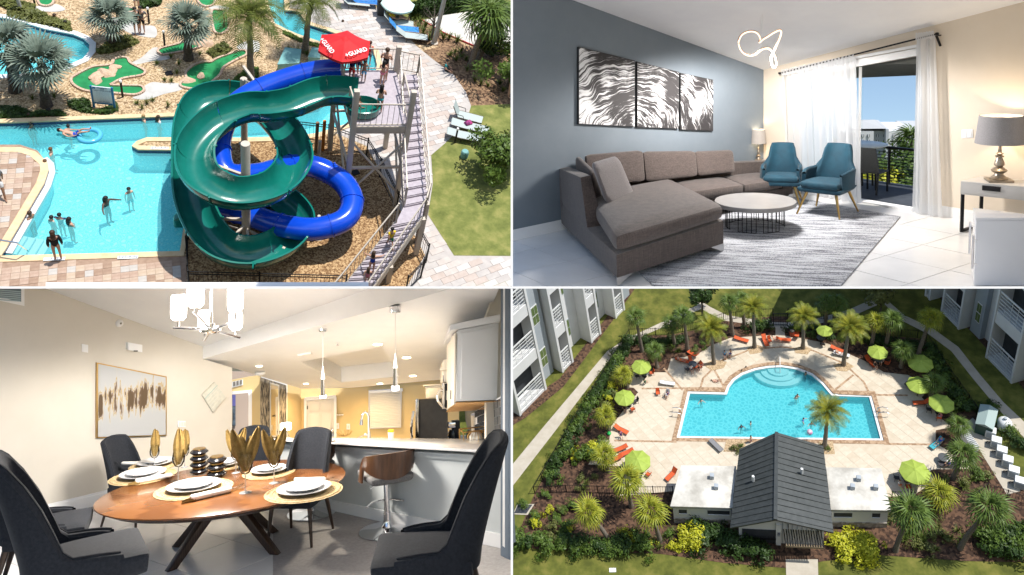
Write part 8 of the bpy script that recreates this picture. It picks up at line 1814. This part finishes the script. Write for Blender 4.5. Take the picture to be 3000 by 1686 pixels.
def facade(name,label,base0,base1,storeys,sh,bays,lit,depth=12):
 t=thing(Q,name,label,'building');a,c=Q.g(*base0),Q.g(*base1);d=(c-a);L=d.length;d.normalize();n_=V((d.y,-d.x,0))
 if n_.dot(Q.C-a)<0:n_=-n_
 H=storeys*sh
 def pt(u,z,off=0.0):p=a+d*(u*L)+n_*off;return V((p.x,p.y,z))
 def fb(u0,u1,z0,z1,o0,o1,m,nm,par=None):return part(par or t,nm,B().hexa([pt(u0,z0,o0),pt(u1,z0,o0),pt(u1,z0,o1),pt(u0,z0,o1)],[pt(u0,z1,o0),pt(u1,z1,o0),pt(u1,z1,o1),pt(u0,z1,o1)]),m)
 fb(0,1,0,H,-depth,0,m_bw,'wall')
 for u0,u1,kind in bays:
  if kind=='g':
   fb(u0,u1,0,H,.003,.8,m_bg,'grey_bay')
   for s in range(storeys):
    w_=fb(u0+(u1-u0)*.3,u0+(u1-u0)*.75,s*sh+sh*.3,s*sh+sh*.72,.81,.86,m_bw,'window')
    for i in range(2):
     for j in range(2):
      x0=u0+(u1-u0)*(.32+.215*i);fb(x0,x0+(u1-u0)*.195,s*sh+sh*(.32+.2*j),s*sh+sh*(.50+.2*j),.861,.88,m_wing,'pane',w_)
  elif kind=='w':
   for s in range(storeys):
    w_=fb(u0,u1,s*sh+sh*.3,s*sh+sh*.70,.003,.06,m_bg,'window')
    for i in range(2):
     for j in range(2):x0=u0+(u1-u0)*(.06+.46*i);fb(x0,x0+(u1-u0)*.40,s*sh+sh*(.32+.19*j),s*sh+sh*(.49+.19*j),.061,.09,m_wing,'pane',w_)
  elif kind=='b':
   fb(u0,u0+.012,0,H,.003,2.2,m_bw,'balcony_pier');fb(u1-.012,u1,0,H,.003,2.2,m_bw,'balcony_pier')
   for s in range(storeys):
    fb(u0+.012,u1-.012,s*sh+.2,s*sh+sh*.78,.003,.05,m_dark,'balcony_door');fb(u0+.013,u1-.013,s*sh-.05 if s else.02,s*sh+sh*.06,.06,2.1,m_bw,'balcony_slab')
    if s:fb(u0+.013,u1-.013,s*sh-sh*.18,s*sh-.06,1.6,2.1,m_bw,'balcony_beam')
    r_=fb(u0+.013,u1-.013,s*sh+sh*.44,s*sh+sh*.47,2.0,2.08,m_wall_w,'balcony_railing')
    for k in range(5):fb(u0+.013,u1-.013,s*sh+sh*(.10+.07*k),s*sh+sh*(.112+.07*k),2.02,2.06,m_wall_w,'rail',r_)
    for k in range(5):uu_=u0+.014+(u1-u0-.03)*k/4;fb(uu_,uu_+.002,s*sh+sh*.06,s*sh+sh*.44,2.02,2.06,m_wall_w,'baluster',r_)
 fb(-.005,1.005,H,H+.5,-depth-.2,.4,m_bw,'parapet')
 return t
facade('apartment_building','sunlit white apartment building with grey bay and balconies at top left',(1470,1222),(1846,846),3,8.5,[(.05,.24,'b'),(.25,.34,'g'),(.355,.44,'b'),(.475,.52,'w'),(.58,.66,'b'),(.70,.74,'w'),(.78,.86,'b'),(.88,.96,'g')],True)
facade('apartment_building','shaded blue grey apartment building at the top right',(2738,846),(3110,1215),3,8.5,[(.03,.08,'b'),(.10,.15,'w'),(.18,.34,'b'),(.36,.44,'g'),(.47,.53,'w'),(.56,.76,'b'),(.80,.95,'g')],False)
def qpalm(lab,base,crown,kind,sc,n,seed,tr=.24):
 p=Q.g(*base);h=Q.h(p,crown[1]);c=Q.g(crown[0],crown[1],h);lx=max(-2.2,min(2.2,c.x-p.x));palm(Q,(p.x,p.y,.05),kind,h,sc,lab,seed,(lx,c.y-p.y if abs(c.y-p.y)<1.5 else 0),n,trunk_r=tr)
pl_list=[('date palm left of the pool over the crowded tables',(2091,1067),(2083,966),'date',1.2),('date palm upper left beside the seated couple',(2210,1019),(2206,905),'date',1.1),('date palm upper right beside the gate',(2352,1022),(2355,930),'date',1.1),('date palm right of the round pool end',(2471,1071),(2489,962),'date',1.3),('date palm in front of the pool beside the clubhouse roof',(2416,1312),(2425,1210),'date',1.3),('tall fan palm near the back left fence corner',(1881,1030),(1862,932),'fan',.95),('fan palm in the back left bed, middle of three',(1977,1014),(1965,952),'fan',.9),('tall fan palm left of the crowded date palm',(2015,1029),(2002,925),'fan',.9),('fan palm behind the back left fence, taller of two',(2146,981),(2135,888),'fan',.9),('fan palm behind the back left fence, shorter of two',(2181,960),(2172,880),'fan',.85),('dark fan palm right of the gate, left of a pair',(2419,952),(2420,888),'fan',.95),('dark fan palm right of the gate, right of a pair',(2442,952),(2452,890),'fan',.95),('yellowing fan palm in the back right bed',(2553,1016),(2567,946),'fan_y',.9),('fan palm right of the yellowing one at the back',(2594,1019),(2614,940),'fan',.95),('tall leaning yellow fan palm by the right walk',(2690,1042),(2727,934),'fan_y',1.0),('short fan palm behind the upper left umbrella',(1925,1077),(1917,1028),'fan',.85),('bushy yellow fan palm left of the two left umbrellas',(1838,1135),(1826,1100),'fan_y',.9),('yellow fan palm on the left bed below the umbrellas',(1785,1260),(1774,1219),'fan_y',.9),('short fan palm between the right umbrellas',(2640,1077),(2646,1028),'fan',.85),('short fan palm right of the lower right umbrellas',(2727,1164),(2737,1123),'fan',.85),('short fan palm beside the green equipment box',(2806,1290),(2807,1248),'fan',.85),('yellow fan palm over the orange loungers at left',(1783,1381),(1771,1336),'fan_y',1.0),('large yellow green fan palm beside the lower left umbrella',(1850,1485),(1836,1412),'fan_y',1.25),('leaning yellow green fan palm in the lower left garden',(1780,1579),(1724,1505),'fan_y',1.1),('yellow green fan palm left of the left wing',(1934,1587),(1905,1500),'fan_y',1.15),('large fan palm right of the right wing',(2623,1614),(2667,1503),'fan',1.3),('long leaning fan palm in the lower right garden',(2812,1608),(2899,1492),'fan',1.25),('fan palm at the right end of the deck',(2792,1404),(2821,1334),'fan',1.1),('low yellow fan palm behind the right wing palm',(2752,1490),(2750,1450),'fan_y',1.1)]
for i,(lab,b0,c0_,kd,sc)in enumerate(pl_list):qpalm(lab,b0,c0_,kd,sc*1.05,22 if kd!='date'else 34,60+i)
for lab,(x,y),h,rx in(('round dark tree on the back lawn at left',(2058,925),6.5,1.7),('feathery tree beside the back right walk',(2578,922),6.0,1.9)):
 broad_tree(Q,q1(x,y),h,rx,2.2,lab,m_bush_d if 'dark'in lab else m_bush_o,x,2600 if 'dark'in lab else 900,.3,trunk=.16)
for i,(lab,(x,y),r_)in enumerate((('green umbrella at the upper left corner of the deck',(1878,1070),1.45),('green umbrella over the table at the left bed',(1829,1161),1.45),('green umbrella behind the date palm near the gate',(2416,965),1.15),('green umbrella at the back right of the deck',(2572,1027),1.35),('green umbrella in the right bed near the fence',(2697,1059),1.65),('green umbrella over the red lounger at right',(2692,1123),1.5),('green umbrella at the right end of the pool',(2759,1177),1.55),('large green umbrella left of the left wing',(1867,1347),1.75),('large green umbrella right of the right wing',(2681,1378),1.75))):
 p=Q.g(x,y,2.6);umbrella(Q,lab,(p.x,p.y,.05),r_,2.25,8,m_lime,.5,'lime green pool umbrellas',spin=i*.3,pole_m=m_dkf)
lounge=[('orange lounger at the back left near the bed',(2167,998),1.3,.15),('raised orange lounger under the left date palm, upper',(2036,1046),-2.2,.8),('orange lounger with a sunbather at the crowded tables',(1995,1060),1.4,.3),('orange lounger right of the crowded tables',(2045,1076),-1.0,.7),('orange and white lounger alone on the left deck',(1951,1127),1.55,.2),('orange lounger by the left bed below the umbrella',(1816,1262),1.2,.5),('orange upright lounger right of the bin near the gate',(2334,990),3.0,.8),('orange lounger left of the gate path',(2240,1000),.3,.7),('lounger with red flag towel right of the date palm',(2450,1028),1.2,.3),('white lounger with sunbather right of the date palm',(2460,1042),1.4,.2),('dark lounger with red headrest at the right',(2668,1140),.9,.3),('red lounger under the right umbrella',(2705,1185),-1.4,.7),('teal lounger with sunbather at the lower right deck',(2748,1302),-.8,.6),('dark lounger by the lower right planter',(2783,1366),-1.5,.3),('upper of three orange loungers at lower left',(1822,1318),-1.0,.2),('middle of three orange loungers at lower left',(1840,1330),-1.0,.2),('orange lounger behind the yellow palm at lower left',(1808,1348),-1.0,.3),('orange folded lounger beside the left wing',(1972,1392),-.6,.9),('grey flat lounger in front of the pool',(2094,1306),.8,.1),('orange lounger behind the gate bin',(2290,1000),1.6,.4),('orange lounger by the back right umbrella',(2545,1062),.6,.8)]
m_sl2={0:m_or,1:mat('white_towel',(.62,.62,.62),rough=.9),2:mat('dark_sling',(.06,.055,.06),rough=.8),3:mat('teal_towel',(.05,.35,.42),rough=.9),4:mat('grey_sling',(.20,.20,.21),rough=.8)}
for lab,(x,y),rz,bk_ in lounge:
 k=1 if 'white lounger'in lab else 2 if 'dark lounger'in lab else 3 if 'teal'in lab else 4 if 'grey'in lab else 0
 lounger_proto(Q,lab,q1(x,y,.06),rz,m_sl2[k],m_dkf,bk_,1.05,'pool loungers')
def set_chair(lab,loc,rz,m):
 t=thing(Q,'patio_chair',lab,'chair',loc,rz,1.05,'patio chairs on the pool deck');part(t,'seat',B().box((0,0,.42),(.5,.5,.05)),m);part(t,'backrest',B().hexa([(-.25,.24,.42),(.25,.24,.42),(.25,.28,.42),(-.25,.28,.42)],[(-.25,.40,.95),(.25,.40,.95),(.25,.44,.95),(-.25,.44,.95)]),m)
 for s in(-1,1):
  part(t,'leg',B().tube([(s*.24,-.22,.42),(s*.25,-.26,0)],.025,6),m_dkf);part(t,'leg',B().tube([(s*.24,.24,.42),(s*.25,.3,0)],.025,6),m_dkf);part(t,'arm',B().tube([(s*.27,-.25,.42),(s*.28,-.2,.64),(s*.27,.3,.66)],.022,6),m_dkf)
for nm,(x,y),nc_ in(('under the upper left umbrella',(1889,1104),2),('under the left bed umbrella',(1844,1190),4),('crowded under the left date palm',(2030,1078),3),('beside the right pool end',(2748,1211),4),('at the back right umbrella',(2573,1064),3),('beside the lower left umbrella',(1880,1384),1),('beside the right wing',(2655,1410),4),('near the gate umbrella',(2405,1000),2),('on the lower right deck',(2762,1352),0)):
 p=Q.g(x,y);t=thing(Q,'patio_table','round dark patio table '+nm,'table',(p.x,p.y,.06),0,1.0,'patio tables on the pool deck');part(t,'top',B().lathe([(.58,.70),(.62,.72),(.62,.74),(.58,.76)],24),mat('smoked_table_glass',(.10,.105,.11),rough=.2),smooth=True);part(t,'column',B().tube([(0,0,0),(0,0,.7)],.05,8),m_dkf);part(t,'foot',B().lathe([(.32,0),(.30,.04),(.05,.06)],16),m_dkf)
 for k in range(nc_):a=k*2*pi/max(nc_,1)+x*.1;set_chair('%s chair at the table %s'%('orange'if k%2==0 else 'dark',nm),(p.x+cos(a)*1.05,p.y+sin(a)*1.05,.06),a-pi/2,m_or if k%2==0 else m_sl2[2])
for lab,(x,y),rz in(('lone orange chair left of the pool',(1928,1158),.2),('lone chair with a draped towel left of the pool',(1955,1160),-.3),('orange chair by the back bed left of the gate',(2255,1004),.4)):set_chair(lab,q1(x,y,.06),rz,m_or if 'orange'in lab else m_sl2[1])
p=Q.g(2320,985);t=thing(Q,'trash_bin','brown litter bin with dark lid near the gate','litter bin',(p.x,p.y,.05));part(t,'bin_body',B().lathe([(.32,0),(.36,1.0)],14),mat('red_brown_slats',(.30,.06,.03),rough=.7));part(t,'bin_lid',B().lathe([(.38,1.0),(.3,1.15),(.12,1.2)],14),m_dkf)
for lab,(x,y)in(('steel pool ladder at the left pool wall',(1990,1216)),('steel pool ladder at the right pool wall',(2578,1214))):
 p=Q.g(x,y);t=thing(Q,'pool_ladder',lab,'ladder',(p.x,p.y,0),0 if x>2200 else pi)
 for s in(-.4,.4):part(t,'handrail',B().tube([(.9,s,.06),(.9,s,.85),(.3,s,1.0),(-.3,s,.7),(-.35,s,-.9)],.05,8),m_chrome,smooth=True)
 for z in(-.3,-.6):part(t,'rung',B().tube([(-.35,-.4,z),(-.35,.4,z)],.05,6),m_chrome)
c=Q.g(2285,1075);single(Q,'handrail','thin white handrail on the round pool steps','handrail',B().tube([(0,.8,0),(0,.8,1.2),(0,-.8,.8),(0,-1.0,-.6)],.05,8),m_wall_w,(c.x,c.y,0),smooth=True)
for i,(x,y)in enumerate(((2900,1278),(2916,1306),(2932,1334),(2949,1362),(2967,1393),(2985,1425))):
 p=Q.g(x,y);t=thing(Q,'heat_pump',['first white pool heat pump from the green box','second white pool heat pump in the row','third white pool heat pump in the row','fourth white pool heat pump in the row','fifth white pool heat pump in the row','nearest white pool heat pump in the row'][i],'heat pump',(p.x,p.y,.05),-.25,1.0,'white pool heat pumps')
 part(t,'casing',B().box((0,0,.6),(1.1,.95,1.2)),m_wall_w,bevel=.06);part(t,'fan_grille',B().slab([(-.45,-.48,.2),(.45,-.48,.2),(.45,-.48,1.0),(-.45,-.48,1.0)],(0,-.03,0)),m_bg);part(t,'side_panel',B().slab([(-.555,-.4,.2),(-.555,.4,.2),(-.555,.4,1.0),(-.555,-.4,1.0)],(-.03,0,0)),m_bg);part(t,'pipe',B().tube([(-.55,0,.3),(-.95,0,.3),(-.95,0,0)],.06,8),m_dkf)
p=Q.g(2885,1250);t=thing(Q,'equipment_shed','dark green equipment box with pale roof beside the hedge','equipment box',(p.x,p.y,.05),-.35);part(t,'body',B().box((0,0,.9),(1.9,3.2,1.8)),mat('dark_green_steel',(.012,.055,.045),rough=.5),bevel=.03)
part(t,'roof',B().add([(-1.0,-1.7,1.8),(1.0,-1.7,1.8),(1.0,1.7,1.8),(-1.0,1.7,1.8),(0,-1.7,2.2),(0,1.7,2.2)],[(0,1,4),(2,3,5),(0,4,5,3),(1,2,5,4),(3,2,1,0)]),mat('pale_green_roof',(.28,.36,.35),rough=.5))
zoneq('equipment_slab',[(2800,1268),(2850,1225),(2905,1290),(2990,1440),(2950,1450),(2870,1320)],.045,m_walkc,'concrete slab of the equipment yard')
for i in range(14):
 a,b_=Q.g(2815,1255,.9),Q.g(2858,1315,.9);p=V((a.x,a.y,0)).lerp(V((b_.x,b_.y,0)),i/13)
 if i==0:slt=thing(Q,'slatted_screen','white slatted screen in the equipment yard','screen')
 part(slt,'slat',B().box((p.x,p.y,.7),(.9,.06,1.2),.5),m_wall_w)
p=Q.g(2940,1252);t=thing(Q,'storage_tank','pale tank with white lids beside the green box','tank',(p.x,p.y,.05));part(t,'tank_body',B().lathe([(.8,0),(.85,.9),(.6,1.3),(.2,1.45)],18),m_wall_w,smooth=True);part(t,'valve',B().lathe([(.2,1.45),(.2,1.7),(.05,1.75)],10),m_bg)
ORD='first second third fourth fifth sixth seventh eighth ninth tenth eleventh twelfth thirteenth fourteenth fifteenth sixteenth seventeenth eighteenth nineteenth twentieth'.split()
ORD+=['twenty-'+w for w in ORD[:9]]+['thirtieth']
def band(pts,n,kinds,s,lab,grp,jit=.5,seed=1,h=.04,frm=None):
 r=random.Random(seed);P=gq(pts);seg=[(a,c,(c-a).length)for a,c in zip(P,P[1:])];T=sum(k[2]for k in seg)
 for i in range(n):
  d=(i+r.random()*.6)/n*T
  for a,c,L in seg:
   if d<=L:break
   d-=L
  p=a.lerp(c,min(1,d/L));sz=s*r.uniform(.75,1.25);shrub(Q,(p.x+r.uniform(-jit,jit),p.y+r.uniform(-jit,jit),h),r.choice(kinds),sz,lab if not frm else '%s, %s from the %s'%(lab,ORD[i],frm),grp)
band([(1852,1002),(1792,1098),(1708,1235)],30,'dddg',2.0,'dark clipped shrub in the left fence hedge','hedge shrubs inside the left fence',.4,2,frm='top')
band([(1700,1250),(1640,1350),(1585,1455)],16,'dgd',1.9,'dark shrub below the hedge along the lower left fence','shrubs along the lower left fence',.6,3,frm='top')
band([(1862,1006),(1950,1008),(2020,1000)],14,'d',1.5,'dark clipped bush in a row along the back left fence','clipped bushes along the back left fence',.2,4,frm='left')
band([(2440,962),(2530,1000),(2640,1020),(2700,1020)],18,'ddg',1.7,'dark shrub along the back right fence','shrubs along the back right fence',.5,5,frm='left')
band([(2720,1030),(2770,1120),(2810,1180),(2840,1215)],24,'ddg',1.9,'dark shrub in the hedge inside the right fence','hedge shrubs inside the right fence',.5,6,frm='top')
band([(2862,1195),(2905,1200),(2945,1260),(3000,1330)],12,'ddg',1.7,'dark shrub behind the green equipment box','shrubs round the equipment yard',.5,7,frm='left')
band([(1515,1590),(1600,1600),(1700,1605),(1800,1606),(1900,1608)],26,'gdg',2.1,'green shrub in the lower left bottom hedge','bottom hedge shrubs at lower left',.5,8,frm='left')
band([(1545,1500),(1600,1530),(1660,1500),(1640,1570),(1560,1560)],16,'ggoy',1.6,'leafy garden plant in the lower left bed','leafy plants in the lower left bed',1.2,9)
band([(1830,1560),(1880,1590),(1960,1590),(1990,1600)],14,'sgys',1.3,'tufted plant beside the clubhouse left wing','tufted plants left of the clubhouse',.9,10,frm='left')
band([(2020,1560),(2080,1580),(2130,1590),(2200,1620),(2260,1625)],20,'d',2.3,'dark dense bush at the foot of the clubhouse left wing','dark bushes left of the clubhouse door',.5,11,frm='left')
band([(2440,1585),(2480,1605),(2540,1590),(2560,1620),(2470,1620)],20,'y',2.0,'bright yellow green bush right of the clubhouse door','yellow bushes right of the clubhouse door',.6,12)
band([(1995,1580),(2030,1600),(2045,1570)],7,'y',2.0,'bright yellow bush left of the clubhouse','yellow bushes left of the clubhouse',.4,13)
band([(2600,1530),(2680,1560),(2760,1560),(2820,1580),(2760,1600),(2680,1600),(2720,1530)],30,'ssos',1.25,'small tufted plant in the lower right garden','tufted plants in the lower right garden',1.4,14)
band([(2860,1600),(2920,1590),(2990,1560),(3000,1620),(2900,1630)],20,'dgd',2.3,'dark bush in the lower right corner garden','dark bushes in the lower right corner',.8,15)
band([(2600,1490),(2640,1520),(2700,1500),(2790,1500)],10,'yog',1.5,'yellow green plant right of the right wing','plants right of the right wing',.8,16,frm='left')
band([(1755,1300),(1740,1340),(1690,1360)],7,'yyg',2.0,'yellow shrub in the left bed beside the orange loungers','yellow shrubs in the left bed',.5,17,frm='top')
band([(1800,1120),(1790,1180),(1760,1230)],9,'yog',1.9,'yellow green shrub in the bed left of the umbrellas','yellow green shrubs left of the umbrellas',.5,18,frm='top')
band([(1700,1400),(1720,1430),(1680,1430),(1750,1400)],6,'so',1.2,'small plant in the mulch left of the lower umbrella','small plants left of the lower umbrella',.8,19)
band([(2210,965),(2245,960),(2250,970)],7,'ddg',1.9,'dense shrub left of the gate','shrubs left of the gate',.4,20);band([(2320,968),(2380,975),(2440,990)],9,'ddg',1.6,'dense shrub right of the gate','shrubs right of the gate',.4,21,frm='left')
band([(2780,1420),(2850,1440),(2880,1400),(2840,1400)],8,'ogs',1.3,'small shrub in the bed at the right end of the deck','shrubs at the right end of the deck',.7,22);band([(2140,1312),(2160,1318),(2172,1305)],4,'go',.8,'small plant in the front left planting square','plants in the front left planting square',.3,23);band([(2412,1318),(2432,1322)],4,'og',.7,'small plant in the front right planting square','plants in the front right planting square',.3,24)
band([(1900,1055),(1960,1030),(2020,1035),(2060,1010)],10,'ogs',1.1,'low shrub in the bed behind the upper left tables','low shrubs behind the upper left tables',.6,25,frm='left')
def qa(x,y,h=.06):p=Q.g(x,y,h);return(p.x,p.y,h)
WQ=-1.4
for lab,(x,y),h,rz,pose,sk,ha,wear in(('swimmer raising an arm at the left of the apartment pool',(2055,1195),WQ,.4,'reach','b','b',(('top','red'),)),('swimmer at the upper left curve, left one',(2174,1108),WQ,.8,'reach','b','k',()),('swimmer at the upper left curve, right one',(2186,1098),WQ,1.0,'stand','b','k',()),('couple standing in mid pool, front one',(2331,1185),WQ,.3,'cross','b','b',()),('couple standing in mid pool, back one',(2336,1180),WQ,2.8,'cross','a','b',()),('lone swimmer under the right curve',(2360,1115),WQ,1.0,'stand','c','k',()),('swimmer with blue cap left of the front palm',(2353,1250),WQ,1.2,'reach','b','k',(('shirt','blue'),)),('swimmer at the front edge near the ball',(2376,1262),WQ,.2,'reach','b','k',(('top','pink'),)),('child at the front edge left of the roof',(2172,1270),WQ,.4,'reach','c','k',(('shirt','navy'),)),('second child at the front edge left of the roof',(2200,1260),WQ,1.4,'stand','b','k',()),('bather wading at the front edge beside the roof',(2200,1302),-.3,1.0,'stand','a','k',(('shorts','navy'),)),('person seated left of a couple beneath the date palm',(2123,1040),.5,.2,'sit','a','k',(('shirt','sky'),('shorts','navy'))),('person seated right of a couple beneath the date palm',(2140,1036),.5,-.2,'sit','a','b',(('shorts','blue'),)),('sunbather reclining on the crowded orange lounger',(1992,1056),.45,1.4,'recline','a','k',(('shorts','orange'),)),('sunbather at the crowded table in white',(2025,1082),.5,.4,'sit','a','k',(('shirt','white'),('shorts','grey'))),('sunbather at the crowded table in dark shorts',(2048,1078),.5,-.4,'sit','a','k',(('shorts','black'),)),('person in dark green at the upper left table',(1889,1122),.45,2.6,'sit','a','k',(('shirt','green'),('shorts','black'))),('person with a towel seated left of the pool',(1956,1158),.5,-.4,'sit','a','k',(('shirt','purple'),('shorts','white'))),('person in black at the left bed table',(1828,1196),.5,.6,'sit','a','k',(('shirt','black'),('shorts','black'))),('seated parent on the lower left deck edge',(1818,1275),.5,.5,'sit','a','b',(('shirt','purple'),('shorts','navy'))),('sunbather on the white lounger right of date palm',(2457,1036),.45,1.3,'recline','a','b',(('shorts','white'),)),('reclining sunbather on the back lounger',(2272,997),.45,1.2,'recline','b','b',(('briefs','red'),)),('person in blue at the right pool end table',(2762,1204),.5,-.8,'sit','a','k',(('shirt','sky'),('shorts','white'))),('second person at the right pool end table',(2756,1222),.5,-1.2,'sit','a','b',(('shirt','pink'),('shorts','white'))),('person in white and blue at the back right table',(2585,1058),.5,-.6,'sit','a','k',(('shirt','white'),('shorts','sky'))),('person in dark at the back right table',(2562,1070),.5,.6,'sit','a','k',(('shirt','black'),('shorts','black'))),('sunbather in blue on the teal lounger',(2752,1296),.45,-.8,'recline','a','k',(('shirt','blue'),('shorts','teal'))),('person in blue by the lower right planter',(2780,1362),.5,-1.4,'sit','a','k',(('shirt','blue'),('shorts','grey'))),('person in blue at the right wing table',(2668,1402),.5,-.8,'sit','a','k',(('shirt','blue'),('shorts','black'))),('person in white at the right wing table',(2635,1420),.5,.8,'sit','a','k',(('shirt','white'),('shorts','orange')))):
 person(Q,lab,qa(x,y,h),rz,1.75,pose,sk,ha,wear,False)
person(Q,'sunbather lying face down on the deck beside the round pool end',qa(2110,1119,.2),1.45,1.7,'recline','a','k',(('briefs','purple'),),tilt=(-.62,0))
p=Q.g(2372,1268);single(Q,'beach_ball','white and pink beach ball floating at the front of the pool','beach ball',B().ball((0,0,0),.38,16,10),mat('beach_ball_vinyl',(.72,.70,.72),(.55,.18,.40),scale=2.2,rough=.3),(p.x,p.y,.1),smooth=True)
p=Q.g(1795,1672);single(Q,'meter_cover','pale utility cover on the grass at the bottom','utility cover',B().box((0,0,.05),(.8,.5,.1)),m_wall_w,(p.x,p.y,0),.2)
p=Q.g(1785,1273);single(Q,'watering_toy','green pool toy in the left bed','toy',B().ball((0,0,0),.3,10,8,.7),mat('green_plastic',(.02,.35,.08),rough=.4),(p.x,p.y,.2),smooth=True)
